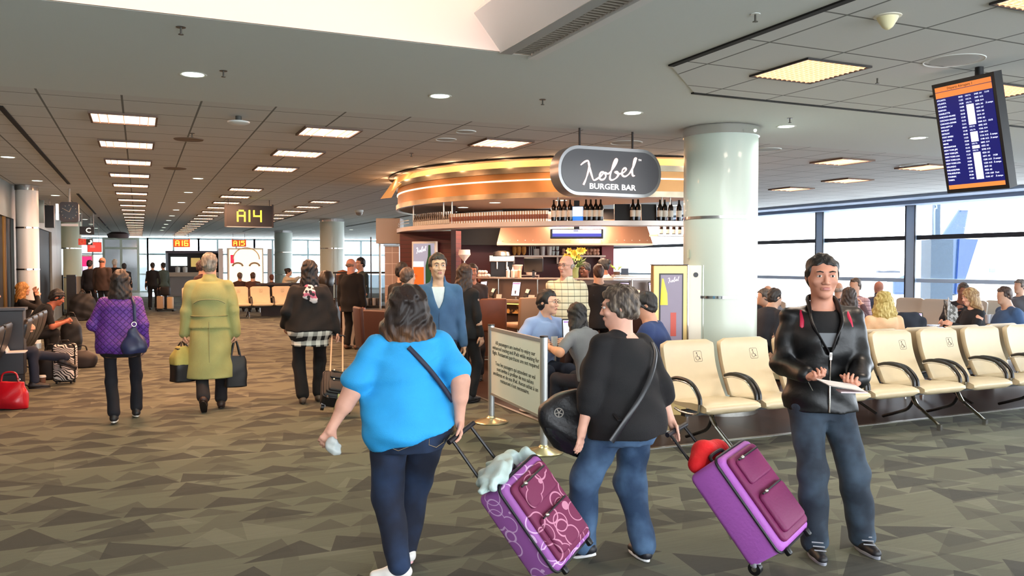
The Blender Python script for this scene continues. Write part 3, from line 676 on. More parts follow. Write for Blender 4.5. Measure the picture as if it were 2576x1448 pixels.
panes(FX(500), FX(640), 0, 3.02, YF, 3, [1.05, 2.1], M_far, M_glass, 'window_6', .1)
panes(FX(640), FX(860), 0, 3.02, YF, 5, [1.05, 2.1], M_far, M_glass, 'window_7', .1)
panes(FX(860), FX(1000), 0, 3.02, YF, 3, [1.05, 2.1], M_far, M_tint, 'window_8', .1)
panes(FX(1000), XW, 0, 3.02, YF, 6, [1.05, 2.1], M_far, M_glass, 'window_9', .1)
for i, (a, b, c, d, zz0, zz1, col) in enumerate([(FX(380), FX(425), 6, 6.5, 1.9, 3.6, '#8fc9dc'), (FX(395), FX(418), 8, 8.5, .9, 1.4, '#a8bcc6'), (FX(770), FX(838), 5, 6, 2.1, 2.6, '#8fa6b4'), (FX(870), FX(930), 7, 7.5, .3, 3.6, '#9fd8e4')]):
    m = MB(); m.box(a, b, YF + c, YF + d, zz0, zz1, mat('outside_panel_' + col[1:], col, .6)); m.box((a + b) / 2 - .15, (a + b) / 2 + .15, YF + c + .1, YF + c + .4, -.2, zz0, mat('outside_panel_' + col[1:], col, .6))
    m.build('jet_bridge', smooth=0, label=['pale blue boarding bridge outside the far glass, under the leftmost gate sign', 'small grey vehicle outside the far glass left of the service desk', 'grey boarding bridge outside the far glass between the two round columns', 'pale turquoise boarding bridge outside the far glass right of the second round column'][i], cat='bridge')
# right window wall
ZS = [.52, 1.22, 2.2]
m = MB(); m.box(XW, XW + .2, -6, YF, 0, .18, M_mull)
YM = [ax(px, 661, XW).y for px in (1840, 2068, 2297)]; sp_ = [YM[0] - YM[1], YM[1] - YM[2]]
ys = []; y = YM[2]
while y > -5: ys.append(y); y -= 5.4
y = YM[1]
while y < YF: ys.append(y); y += 5.6
for y in ys: m.box(XW - .1, XW + .1, y - .13, y + .13, 0, Z, M_mull); m.box(XW - .12, XW - .09, y - .14, y - .12, 0, Z, M_dkmull); m.box(XW - .12, XW - .09, y + .12, y + .14, 0, Z, M_dkmull)
for z, t in ((1.22, .045), (2.2, .05), (Z - .03, .05)): m.box(XW - .06, XW + .06, -6, YF, z - t, z + t, M_dkmull if z > 2 and z < 3 else M_mull)
o = m.build('window_10', kind='structure', smooth=0); g = MB(); g.box(XW, XW + .01, -6, YF, .18, Z, M_glass); g.build('glazing', o, smooth=0)
m = MB(); m.box(XW - 1.2, XW + .2, -6, YF, Z - .06, Z + .05, mat('blue_grey_soffit', '#8d9db4', .7)); m.box(XW - .5, XW + .2, -6, YF, Z - .14, Z - .05, mat('blue_grey_soffit', '#8d9db4', .7)); m.build('ceiling_bulkhead', kind='structure', smooth=0)
# outside: apron, tail of an airliner, far sheds
m = MB(); m.box(XW + .3, 1100, -300, 1100, -4.2, -4.0, mat('pale_apron', '#d8d8d8', .8)); m.box(-60, XW + .3, YF + .3, 1100, -4.2, -4.0, mat('pale_apron', '#d8d8d8', .8)); m.build('ground_apron', kind='structure', smooth=0)
# ------------------------------------------------------------------ round columns
M_col = mat('column_enamel', '#bcc8bc', .35, coat=.2); M_colL = mat('column_enamel_green', '#b9c3a4', .35)
def column(x, y, r, label, body=None, bands=(.75, 1.98), cap=True):
    root = empty('round_column', (x, y, 0), 0, label, 'column'); b = body or M_col
    m = MB(); m.lathe([(r, 0.09), (r, Z - .09)], 48, b); m.build('shaft', root)
    m = MB(); m.lathe([(r + .015, 0), (r + .015, .1), (r, .1)], 48, M_steel); m.build('base_ring', root)
    if cap: m = MB(); m.lathe([(r, Z - .1), (r + .012, Z - .1), (r + .012, Z - .005)], 48, M_chrome); m.build('top_ring', root)
    for z in bands: m = MB(); m.lathe([(r, z - .014), (r + .006, z - .014), (r + .006, z + .014), (r, z + .014)], 48, M_chrome); m.build('metal_band', root)
    return root
colp = ad(1811, 661, 9.05)
zb = [ad(1811, y, 8.65).z for y in (748, 545)]
column(colp.x, colp.y, .395, 'thick white round column beside the burger bar behind the wheelchair seats', bands=zb)
m = MB(); m.cbox((0, 0, 0), (.03, .02, .09), mat('plate_metal', '#b9b79c', .5)); p = ad(1732, 638, 8.9); m.build('wall_switch', loc=p, rz=.4, label='small metal switch plate on the thick white column', cat='switch')
p = C; c2 = az(822, 553, CEIL); column(5.85, 27.5, .40, 'pale round column in the distance left of the burger bar', bands=(1.1, 2.1)); column(5.95, 38.3, .40, 'farther pale round column right of the white advertising board', bands=(1.1, 2.1))
column(8.6, 24.0, .45, 'white round column seen behind the right end of the burger bar', bands=(1.0, 2.1))
cl = az(165, 783); column(ay(169, 661, 31.0).x, 31.0, .44, 'green tinted round column behind the hanging clock', M_colL, (1.15, 2.1)); m = MB()
column(XL + .24, 18.0, .19, 'slim white round column against the left shop front', mat('column_white_gloss', '#e4e2da', .3), (1.5, 2.28, .75))
m = MB(); m.lathe([(.26, 0), (.26, 2.05), (.24, 2.07), (0, 2.07)], 32, M_steel); m.build('steel_drum_cover', loc=(ay(134, 661, 28.95).x, 29.1, 0), label='polished steel half round cover left of the green tinted column', cat='column cover')
# ------------------------------------------------------------------ everything in and under the ceiling
ORD = ['nearest', 'second', 'third', 'fourth', 'fifth', 'sixth', 'seventh', 'eighth', 'ninth', 'tenth', 'eleventh', 'twelfth', 'thirteenth', 'fourteenth', 'fifteenth', 'sixteenth', 'seventeenth', 'eighteenth', 'nineteenth', 'twentieth', 'twenty first', 'twenty second']
M_diff = mat('warm_diffuser', '#f5e0cf', .5, emit='#ffd9b8', es=2.6); M_frame = mat('light_frame', '#6e5648', .6); M_louv = mat('louvre_blade', '#e9c7ae', .5, emit='#ffb58a', es=.55)
def light_panel():
    root = empty('ceiling_light', (0, 0, 0)); m = MB()
    for a in ((-.31, -.29, -.31, .31), (.29, .31, -.31, .31), (-.29, .29, -.31, -.29), (-.29, .29, .29, .31)): m.box(a[0], a[1], a[2], a[3], -.022, .0, M_frame)
    m.build('frame', root, smooth=0); m = MB(); m.box(-.29, .29, -.29, .29, -.008, -.002, M_diff); m.build('diffuser', root, smooth=0); m = MB()
    for x in (-.225, -.145, 0.0, .145, .225): m.box(x - .004, x + .004, -.29, .29, -.020, -.006, M_louv)
    m.build('louvre', root, smooth=0); return root
lp0 = light_panel(); used = [0]
def put_light(x, y, label, group=None, power=0):
    o = lp0 if not used[0] else copy_tree(lp0); used[0] = 1; o.location = (x, y, CEIL - .001); tag(o, label, 'ceiling light', group)
    if power: light('panel_lamp', 'AREA', (x, y, CEIL - .03), power, (1, .50, .27), .5)
    return o
for i in range(21): put_light(-.12, 9.26 + 1.965 * i, '%s square warm light panel of the left ceiling row' % ORD[i], 'light panels in the left row', 50 if i < 10 else 0)
k = 0
for i in range(20):
    if i == 3: continue
    put_light(1.94, 9.26 + 1.965 * i, '%s square warm light panel of the second ceiling row' % ORD[k], 'light panels in the second row', 46 if i < 9 else 0); k += 1
for i in range(6): put_light(4.02, 19.8 + 1.965 * i, '%s square warm light panel of the short row right of the gate sign' % ORD[i], 'light panels in the third row', 30 if i < 3 else 0)
put_light(4.02, 9.25, 'square warm ceiling light panel just in front of the burger bar canopy', power=26)
for i, (x, y) in enumerate([(9.2, 8.9), (11.4, 10.9), (11.7, 12.6), (8.9, 19.8), (8.9, 23.8)]): put_light(x, y, '%s square warm light panel right of the thick column' % ORD[i], 'light panels right of the column', 14)
put_light(10.9, 8.9, 'square warm ceiling light panel partly hidden behind the departures board foot')
# the eggcrate lights near the departures board
def egg(x, y, label):
    root = empty('ceiling_light', (x, y, CEIL - .008), 0, label, 'ceiling light'); m = MB()
    for a in ((-.31, -.295, -.31, .31), (.295, .31, -.31, .31), (-.295, .295, -.31, -.295), (-.295, .295, .295, .31)): m.box(*a, -.014, .0, mat('dark_trim', '#2c2724', .6))
    m.build('frame', root, smooth=0); m = MB(); m.box(-.295, .295, -.295, .295, -.004, -.001, mat('amber_diffuser', '#f4dcc0', .5, emit='#ffc793', es=1.5)); m.build('diffuser', root, smooth=0); m = MB()
    for i in range(1, 12):
        t = -.295 + .59 * i / 12; m.box(t - .003, t + .003, -.295, .295, -.012, -.004, M_louv); m.box(-.295, .295, t - .003, t + .003, -.012, -.004, M_louv)
    m.build('eggcrate_grid', root, smooth=0); light('panel_lamp', 'AREA', (x, y, CEIL - .04), 24, (1, .82, .66), .5)
egg(4.64, 4.82, 'square eggcrate ceiling light in the tiled field right of the white fixture'); egg(4.66, 2.85, 'square eggcrate ceiling light cut off by the top right corner'); egg(6.6, 4.80, 'square eggcrate ceiling light behind the departures board')
# round downlights
M_down = mat('downlight_lens', '#ffffff', .4, emit='#f2ffe9', es=3.5); M_ring = mat('downlight_ring', '#e8ece6', .5)
def downlight():
    root = empty('downlight', (0, 0, 0)); m = MB(); m.lathe([(.078, -.001), (.095, -.006), (.105, -.001)], 28, M_ring); m.build('trim_ring', root)
    m = MB(); m.lathe([(0.0, -.004), (.08, -.004)], 28, M_down); m.build('lens', root, smooth=0); return root
dl0 = downlight(); used2 = [0]
def put_down(x, y, label, power=0, col=(.86, 1, .84)):
    o = dl0 if not used2[0] else copy_tree(dl0); used2[0] = 1; o.location = (x, y, CEIL); tag(o, label, 'downlight', 'round downlights')
    if power: light('downlight_lamp', 'SPOT', (x, y, CEIL - .03), power, col, .07, (0, 0, 0), spot=150)
for i, (x, lb) in enumerate([(.4, 'leftmost round downlight in the smooth ceiling near the camera'), (2.42, 'round downlight with a green cast, left of the burger bar sign'), (4.4, 'round downlight above the burger bar sign'), (6.33, 'round downlight just right of the thick column top'), (8.32, 'round downlight left of the departures board edge')]):
    put_down(x, 6.9, lb, 60 if x < 6 else 28, (.80, 1, .72) if i < 2 else (.95, 1, .95))
put_down(8.02, 5.5, 'round downlight right of the departures board', 40, (.9, .97, 1))
for i, y in enumerate([13.3, 16.9, 20.4, 24.0, 27.6, 31.2, 35.0, 39.0]): put_down(-1.63, y, 'white downlight beside the left wall, %s from the camera' % ORD[i], 16 if i < 4 else 0, (1, .9, .8))
for i in range(9): put_down(.95, 15.3 + 3.1 * i, 'small downlight between the two panel rows, %s from the camera' % ORD[i], 0)
for i, (x, y) in enumerate([(12.4, 15.0), (11.0, 19.0), (9.0, 30), (7.2, 32), (8.5, 36), (10, 27)]): put_down(x, y, ['white downlight close to the window soffit', 'white downlight beyond the thick column', 'distant downlight behind the burger bar', 'distant downlight near the far columns', 'far small downlight near the turquoise glass', 'distant downlight right of the far columns'][i])
for (px, py, r, mt, lb) in [(2400, 150, .2, 'vent_white', 'round white ceiling vent left of the departures board mount'), (1172, 330, .11, 'vent_white', 'small round ceiling speaker, farther one left of the light before the canopy'), (1122, 350, .12, 'vent_white', 'small round ceiling speaker left of the canopy front'), (1575, 358, .19, 'vent_white', 'round ceiling vent behind the sign hanger rods'),
                         (475, 350, .16, 'vent_dark', 'dark oval ceiling vent between the two panel rows'), (440, 423, .16, 'vent_dark', 'second dark ceiling vent between the two panel rows'), (1930, 375, .17, 'vent_white', 'round ceiling vent right of the thick column top'), (2300, 415, .2, 'vent_white', 'round ceiling vent left of the lower departures board')]:
    p = C_at = az(px, py, CEIL); root = empty('ceiling_vent', (p.x, p.y, CEIL), 0, lb, 'ceiling vent'); mm = mat(mt, {'vent_white': '#b9beba', 'vent_dark': '#7c6a5b'}[mt], .7)
    m = MB(); m.lathe([(r * .93, -.001), (r, -.010), (r * 1.06, -.001)], 36, M_ring if mt == 'vent_white' else mm); m.build('rim', root); m = MB(); m.lathe([(0, -.006), (r * .5, -.012), (r * .93, -.004)], 36, mm); m.build('grille', root)
M_spr = mat('sprinkler_metal', '#55524c', .4, .6)
for i, (px, py) in enumerate([(562, 178), (1365, 250), (1987, 297), (1900, 35), (2207, 195), (1035, 385), (483, 335), (455, 68)]):
    p = az(px, py, CEIL); root = empty('sprinkler_head', (p.x, p.y, CEIL), 0, ['sprinkler head right of the leftmost near downlight', 'sprinkler head above and left of the burger bar sign', 'sprinkler head near the downlight by the thick column', 'sprinkler head between the white fixture and the tiled field', 'small black sensor dot in the near tiled ceiling', 'sprinkler head left of the canopy', 'sprinkler head beside the dark oval vent', 'tiny sprinkler head near the coffer edge'][i], 'sprinkler')
    m = MB(); m.lathe([(.0, -.004), (.028, -.004), (.030, -.001)], 16, M_ring if i == 3 else M_spr); m.build('escutcheon', root); m = MB(); m.lathe([(0.0, -.05), (.016, -.048), (.016, -.044), (.006, -.042), (.006, -.004)], 12, M_spr); m.build('nozzle', root)
p = az(2233, 38, CEIL); root = empty('motion_sensor', (p.x, p.y, CEIL), 0, 'cream cone shaped sensor dome on the ceiling near the top right', 'sensor')
m = MB(); m.lathe([(0, -.085), (.012, -.084), (.030, -.070), (.055, -.030), (.062, -.012)], 28, mat('cream_plastic', '#efe6b8', .5)); m.build('dome', root)
m = MB(); m.lathe([(.060, -.014), (.078, -.010), (.080, -.001)], 28, mat('cream_plastic_rim', '#e6e0cc', .5)); m.build('rim', root)
p = az(600, 292, CEIL); root = empty('wireless_access_point', (p.x, p.y, CEIL), 0, 'white flat saucer shaped device hanging under the tiled ceiling', 'access point')
m = MB(); m.lathe([(0, -.085), (.07, -.082), (.105, -.068), (.108, -.055), (.06, -.045), (0, -.044)], 32, mat('device_white', '#d7dcd7', .4)); m.build('housing', root); m = MB(); m.cyl((0, 0, -.05), (0, 0, -.001), .03, mat('device_mount', '#4b4b45', .6)); m.build('mount', root)
p = az(903, 528, CEIL); root = empty('security_camera', (p.x, p.y, CEIL), 0, 'small white dome camera left of the burger bar canopy', 'security camera'); m = MB(); m.lathe([(0, -.16), (.07, -.14), (.10, -.08), (.10, -.06)], 20, mat('smoked_dome', '#8b8378', .2)); m.build('dome', root); m = MB(); m.lathe([(.10, -.07), (.12, -.05), (.12, -.001)], 20, M_ring); m.build('housing', root)
# long white linear fixture on the coffer lip
root = empty('linear_light_fixture', (2.3, 0, CEIL), 0, 'long white linear fixture with a slatted louvre along the ceiling coffer edge', 'ceiling fixture'); M_fx = mat('fixture_white', '#e3e4e2', .5); M_fg = mat('fixture_grey', '#a9adac', .5)
y1 = cy1 - .0
m = MB(); m.prism([(0, -.004), (-.20, .24), (.02, .5), (.06, .5), (.06, -.004)], 3.5, -y1, M_fx, R('X', 90)); m.build('sloped_housing', root, smooth=0)
m = MB(); m.box(0.0, .09, -4, y1, -.008, .02, M_fg); m.build('bottom_rail', root, smooth=0)
m = MB(); m.box(.10, .23, -4, y1, .05, .06, mat('louvre_glow', '#caa893', .5, emit='#f0c0a4', es=.12)); m.build('lamp_tray', root, smooth=0)
m = MB()
y = y1 - .02
while y > 1.0: m.add([(.10, y, .0), (.23, y, .0), (.23, y - .03, .045), (.10, y - .03, .045)], [(0, 1, 2, 3)], mat('louvre_slat', '#7d7468', .45)); m.add([(.10, y - .006, .0), (.23, y - .006, .0), (.23, y - .036, .045), (.10, y - .036, .045)], [(3, 2, 1, 0)], mat('louvre_slat', '#7d7468', .45)); y -= .045
s_ = m.build('louvre_slats', root, smooth=0, kind='stuff')
m = MB(); m.box(.24, .31, -4, y1 + .05, -.012, .02, M_fx); m.build('white_rail', root, smooth=0)
# ------------------------------------------------------------------ hanging signs
def rod(m, x, y, z0, mm, z1=CEIL, r=.008): m.cyl((x, y, z0), (x, y, z1 - .001), r, mm, n=8)
M_sb = mat('sign_brown', '#241813', .5); M_sf = mat('sign_frame_grey', '#9c948c', .35, .6)
SEG = {'A': ['01110', '10001', '10001', '11111', '10001', '10001', '10001'], '1': ['1', '1', '1', '1', '1', '1', '1'], '4': ['10001', '10001', '10001', '11111', '00001', '00001', '00001'], '5': ['11111', '10000', '11110', '00001', '00001', '00001', '11110'], '6': ['11111', '10000', '10000', '11111', '10001', '10001', '11111']}
def led_sign(name, label, px0, px1, py0, py1, Y, word, back, ledc, dots, rods=True, es=2.2, frac=.48):
    a, b = ay(px0, py0, Y), ay(px1, py1, Y); w_, h = abs(b.x - a.x), a.z - b.z; cx, cz = (a.x + b.x) / 2, (a.z + b.z) / 2; root = empty(name, (cx, Y, cz), 0, label, 'sign')
    m = MB(); m.box(-w_ / 2, w_ / 2, -.06, .06, -h / 2, h / 2, back); m.build('case', root, smooth=0)
    t = .02
    for s_ in (-1, 1): m = MB(); m.box(s_ * w_ / 2 - t, s_ * w_ / 2 + t, -.075, .075, -h / 2 - .01, h / 2 + .03, M_sb if dots else back); m.build('end_cap', root, smooth=0)
    m = MB(); m.box(-w_ / 2, w_ / 2, -.065, .065, -h / 2 - .015, -h / 2, M_sf); m.build('bottom_edge', root, smooth=0)
    if rods:
        for s_ in (-1, 1): m = MB(); rod(m, s_ * w_ * .44, 0, h / 2, M_sb, CEIL - cz); m.build('hanger_rod', root, smooth=0)
    le = mat('led_' + ledc[1:], ledc, .5, emit=ledc, es=es); cols = sum(len(SEG[c][0]) + 1.6 if c != ' ' else 1.4 for c in word) - 1.6; ch = h * frac; d = ch / 6.0; x = -cols * d / 2 + d / 2; m = MB()
    for c in word:
        if c == ' ': x += 1.4 * d; continue
        for r_, row in enumerate(SEG[c]):
            for q, bit in enumerate(row):
                if bit == '1':
                    xx, zz = x + q * d, ch / 2 - r_ * d
                    if dots: 
                        for dx in (-.25, .25):
                            for dz in (-.25, .25): m.cyl((xx + dx * d, -.063, zz + dz * d), (xx + dx * d, -.060, zz + dz * d), d * .22, le, n=6)
                    else: m.box(xx - d * .5, xx + d * .5, -.064, -.060, zz - d * .5, zz + d * .5, le)
        x += (len(SEG[c][0]) + 1.6) * d
    m.build('led_digits', root, smooth=0); return root
led_sign('gate_sign', 'dark hanging gate sign reading A14 in yellow dots', 567, 685, 515, 571, 19.9, 'A14', mat('sign_face_brown', '#150e0a', .5), '#f4f03c', True)
M_or = mat('sign_face_orange', '#e2602c', .5, emit='#e0521c', es=.45)
led_sign('gate_sign', 'small orange hanging gate sign reading A 16, left of the two', 437, 477, 602, 621, 43.0, 'A 16', M_or, '#ffe14a', False, es=1.6, frac=.62)
led_sign('gate_sign', 'small orange hanging gate sign reading A 15, above the white advertising board', 584, 618, 603, 620, 43.0, 'A 15', M_or, '#ffe14a', False, es=1.6, frac=.62)
# wall clock on a rod
a, b = ay(151, 508, 18.4), ay(199, 559, 18.4); root = empty('hanging_clock', ((a.x + b.x) / 2, 18.4, (a.z + b.z) / 2), 0, 'dark square clock hanging from the ceiling beside the left wall', 'clock'); hs = (a.z - b.z) / 2; ws = (b.x - a.x) / 2
m = MB(); m.prism(rrect(2 * ws, 2 * hs, .05), -.11, .11, mat('clock_case', '#2a1f1b', .4), R('X', 90)); m.build('case', root); m = MB(); m.cyl((0, -.112, 0), (0, -.116, 0), hs * .78, mat('clock_face', '#120f0e', .3), n=40); m.build('dial', root)
m = MB(); mk = mat('clock_marks', '#a39a8c', .5)
for i in range(12):
    a_ = i * PI / 6; m.cyl((math.sin(a_) * hs * .62, -.118, math.cos(a_) * hs * .62), (math.sin(a_) * hs * .72, -.118, math.cos(a_) * hs * .72), .006, mk, n=6)
m.build('hour_marks', root, smooth=0); m = MB(); m.cyl((0, -.12, 0), (hs * .18, -.12, hs * .42), .007, mk, n=6); m.build('hour_hand', root); m = MB(); m.cyl((0, -.121, 0), (-hs * .5, -.121, hs * .3), .005, mk, n=6); m.build('minute_hand', root)
m = MB(); rod(m, 0, 0, hs, mat('pale_rod', '#b5b2a8', .5), CEIL - root.location.z, .018); m.build('hanger_rod', root); m = MB(); m.box(-ws - .07, -ws - .03, -.08, .08, -hs * .8, hs * .8, mat('clock_side_glow', '#e6e2d8', .4, emit='#ffffff', es=.6)); m.build('side_lamp', root)
m = MB(); m.box(-ws * .9, ws * .9, -.04, .04, -hs - .08, -hs - .03, M_sf); m.build('lower_bracket', root)
# signs near the left door
def board(name, label, cat_, px0, px1, py0, py1, Y, face, frame_=None, depth=.08, parts=None):
    a, b = ay(px0, py0, Y), ay(px1, py1, Y); w_, h = b.x - a.x, a.z - b.z; root = empty(name, ((a.x + b.x) / 2, Y, (a.z + b.z) / 2), 0, label, cat_)
    m = MB(); m.box(-w_ / 2, w_ / 2, -.0, depth, -h / 2, h / 2, frame_ or M_black); m.build('case', root, smooth=0); t = .06 * h if frame_ else 0; m = MB(); m.box(-w_ / 2 + t, w_ / 2 - t, -.008, 0, -h / 2 + t, h / 2 - t, face); m.build('face', root, smooth=0); return root, w_, h
r_, w_, h = board('hanging_sign', 'black hanging sign with a white letter C', 'sign', 200, 237, 569, 590, 27.0, M_black); text_mesh('C', h * .85, mat('sign_white', '#e9efe4', .5, emit='#ffffff', es=.5), 'lettering', r_, T(w_ * .1, -.012, 0) @ R('X', 90), bold=.004)
m = MB(); rod(m, -w_ * .35, .04, h / 2, M_sf, CEIL - r_.location.z); rod(m, w_ * .45, .04, h / 2, M_sf, CEIL - r_.location.z); m.build('hanger_rods', r_)
r_, w_, h = board('hanging_sign', 'red and dark green hanging pictogram sign below the letter C sign', 'sign', 197, 233, 600, 616, 29.0, mat('sign_red', '#d8402f', .5, emit='#d8402f', es=.25)); m = MB(); m.box(.02, w_ / 2, -.011, -.008, -h / 2, h / 2, mat('sign_dark_green', '#1c2b1a', .5)); m.build('green_field', r_)
m = MB(); m.tube([(-w_ * .26 + h * .28 * math.cos(t), -.012, h * .28 * math.sin(t)) for t in [2 * PI * i / 20 for i in range(20)]], .012, mat('sign_orange', '#ff9a6a', .5), n=6, closed=True); m.tube([(w_ * .36, -.014, h * .28), (w_ * .42, -.014, 0), (w_ * .30, -.014, -h * .25), (w_ * .2, -.014, -h * .25)], .03, mat('sign_white', '#e9efe4'), n=6); m.build('pictogram', r_)
m = MB(); rod(m, -w_ * .4, .04, h / 2, M_sf, CEIL - r_.location.z); rod(m, w_ * .4, .04, h / 2, M_sf, CEIL - r_.location.z); m.build('hanger_rods', r_)
r_, w_, h = board('lit_sign', 'red lit sign in an orange frame above the kiosk by the far door', 'sign', 219, 256, 608, 634, 34.0, mat('sign_red_lit', '#f0483e', .5, emit='#f2453a', es=.7), mat('sign_orange_frame', '#e79a6c', .6)); m = MB(); rod(m, -w_ * .3, .04, h / 2, M_sf, CEIL - r_.location.z); rod(m, w_ * .3, .04, h / 2, M_sf, CEIL - r_.location.z); m.box(-w_ * .3, w_ * .05, -.012, -.008, -.03, .06, mat('sign_pink', '#ff8f86', .5, emit='#ff8f86', es=.4)); m.build('hanger_and_text', r_)
r_, w_, h = board('lit_kiosk', 'tall white lit kiosk panel with a pink header by the queue at the far left', 'kiosk', 199, 236, 641, 770, 32.0, mat('kiosk_lit', '#d9cdf0', .5, emit='#d8ccff', es=.8), M_white, .3); m = MB(); m.box(-w_ * .4, w_ * .4, -.02, -.008, h * .28, h * .47, mat('kiosk_pink', '#e0307e', .5, emit='#e3347e', es=.6)); m.build('pink_header', r_)
m = MB(); m.box(-w_ / 2, w_ / 2, .02, .28, -r_.location.z, -h / 2, M_black); m.build('plinth', r_)
# round ceiling speaker bracket above far door
p = az(304, 593, CEIL); m = MB(); m.lathe([(0, -.30), (.45, -.28), (.5, -.1), (.3, -.001)], 24, mat('dome_brown', '#5b4a4a', .6)); m.build('ceiling_dome', loc=(p.x, 43.5, CEIL), label='dark round dome under the ceiling above the far double door', cat='dome')
# ------------------------------------------------------------------ departures board
n_ = Vector((-math.cos(math.radians(13.4)), 0, -math.sin(math.radians(13.4)))); ctr = ad(2439, 340, 6.2); xr = Vector((0, -1, 0)); up = xr.cross(n_) * -1; up = n_.cross(xr)
BM = Matrix(((xr.x, up.x, n_.x, ctr.x), (xr.y, up.y, n_.y, ctr.y), (xr.z, up.z, n_.z, ctr.z), (0, 0, 0, 1)))
W_, H_ = .509, .848; root = empty('departures_board', tuple(ctr), 0, 'tall blue departures screen with orange header hanging from the ceiling', 'departures screen'); BL = T(*(-ctr)) @ BM
m = MB(); m.box(-W_ / 2, W_ / 2, -H_ / 2, H_ / 2, -.085, 0, M_black, BL); m.build('casing', root, smooth=0)
Wi, Hi = W_ - .05, H_ - .06; M_blue = mat('screen_blue', '#0c0f48', .3, emit='#0f1358', es=.75); M_amb = mat('screen_amber', '#c0703a', .4, emit='#e8863e', es=.5); M_lt = mat('screen_text', '#c9d2ef', .4, emit='#c8d2f4', es=.8); M_ltb = mat('screen_text_dark', '#6c3a28', .4, emit='#5c2c18', es=.3); M_ltc = mat('screen_block', '#dcdcf0', .4, emit='#dadcf2', es=.85)
m = MB(); m.box(-Wi / 2, Wi / 2, -Hi / 2, Hi / 2, 0, .003, M_blue, BL); scr = m.build('screen', root, smooth=0)
for z0_, z1_ in ((Hi / 2 - .035, Hi / 2), (Hi / 2 - .083, Hi / 2 - .039), (-Hi / 2, -Hi / 2 + .032)): m = MB(); m.box(-Wi / 2, Wi / 2, z0_, z1_, .003, .005, M_amb, BL); m.build('amber_bar', scr, smooth=0)
text_mesh('Départs Aérogare 1', .026, M_ltb, 'lettering', scr, BL @ T(-.02, Hi / 2 - .018, .006), ext=.0005)
rows_ = [('ATLANTA', '10:22', '5465', 'A4', '11:10'), ('ATLANTA', '11:52', '5401', 'A12', ''), ('ATLANTA', '14:38', '2328', 'A14', ''), ('BOSTON', '14:00', '5094', 'A6', 'À temps'), ('CHARLOTTE', '12:15', '4654', 'A7', ''), ('CHICAGO-OHARE', '10:10', '5334', 'A8', ''), ('CHICAGO-OHARE', '11:40', '3614', 'A9', ''), ('CHICAGO-OHARE', '15:15', '3748', 'A8', ''), ('DALLAS/FT.W', '11:11', '2660', 'A11', '12:15'), ('DETROIT', '09:51', '4002', 'A13', ''), ('DETROIT', '11:40', '4166', 'A14', ''), ('FORT MYERS', '09:45', '1184', 'A14', ''), ('LAS VEGAS', '11:25', '1116', 'A15', 'À temps'), ('MIAMI', '10:30', '1148', 'A12', 'À temps'), ('MINNEAPOLIS', '13:21', '5895', 'A14', ''), ('NEW YORK-JFK', '12:10', '4332', 'A5', ''), ('NEW YORK-JFK', '10:29', '5748', 'A13', ''), ('NEW YORK-LGA', '11:31', '4324', 'A5', ''), ('NEW YORK-LGA', '13:30', '4371', 'A3', '14:20'), ('NEW YORK-LGA', '14:20', '1230', 'A15', 'À temps'), ('ORLANDO', '09:50', '1220', 'A15', 'À temps'), ('PHILADELPHIA', '09:30', '2839', 'A5', ''), ('PHILADELPHIA', '11:30', '4023', 'A5', ''), ('PHOENIX', '09:30', '1190', 'A20', 'Post'), ('TAMPA', '11:00', '7248', 'A7', 'À temps')]
yy0 = Hi / 2 - .100; dy = (Hi - .1 - .045) / len(rows_); cols = [(-.225, 0), (-.045, 1), (.085, 2), (.125, 3), (.165, 4)]
for cx_, i in cols: text_mesh('\n'.join(r[i] or ' ' for r in rows_), .0165, M_lt, 'lettering', scr, BL @ T(cx_, yy0 - dy * 12, .0045), ext=.0004, align='LEFT', bold=.0003, line=dy / .0165)
m = MB()
for a, b in ((3, 9), (11, 14), (15, 16), (17, 25)): m.box(.012, .070, yy0 - dy * (b - .55), yy0 - dy * (a - .45), .0035, .0055, M_ltc, BL)
m.build('light_blocks', scr, smooth=0)
for r_i in (0, 1, 2, 9, 10, 14, 16): pass
text_mesh('\n'.join('DELTA' if i in (0, 1, 2, 9, 10, 14, 16) else ' ' for i in range(len(rows_))), .0150, M_lt, 'lettering', scr, BL @ T(.012, yy0 - dy * 12, .0045), ext=.0004, align='LEFT', line=dy / .0150)
m = MB(); m.cbox((.0, -.05, -.15), (.30, .42, .14), mat('casing_grey', '#4a5460', .5), BL); m.build('rear_box', root, smooth=0); tp = BL @ Vector((.05, H_ / 2 - .08, -.11)); m = MB(); m.cyl(tp, (tp.x, tp.y, CEIL - ctr.z - .001), .03, M_black); m.build('mount_pole', root)

r_, w_, h = board('hanging_sign', 'black box sign projecting from the left wall beside the slim column', 'sign', 112, 136, 516, 572, 21.5, M_black, None, .25); m = MB(); rod(m, 0, .1, h / 2, M_sf, CEIL - r_.location.z); m.build('hanger_rod', r_)
r_, w_, h = board('wall_sign', 'grey flat sign on the left wall next to the black box sign', 'sign', 94, 111, 503, 560, 20.6, mat('sign_dull_grey', '#6f7672', .5), None, .12); m = MB(); m.box(-w_ / 2 - .25, -w_ / 2, .02, .08, -.05, .05, M_sf); m.build('wall_bracket', r_)
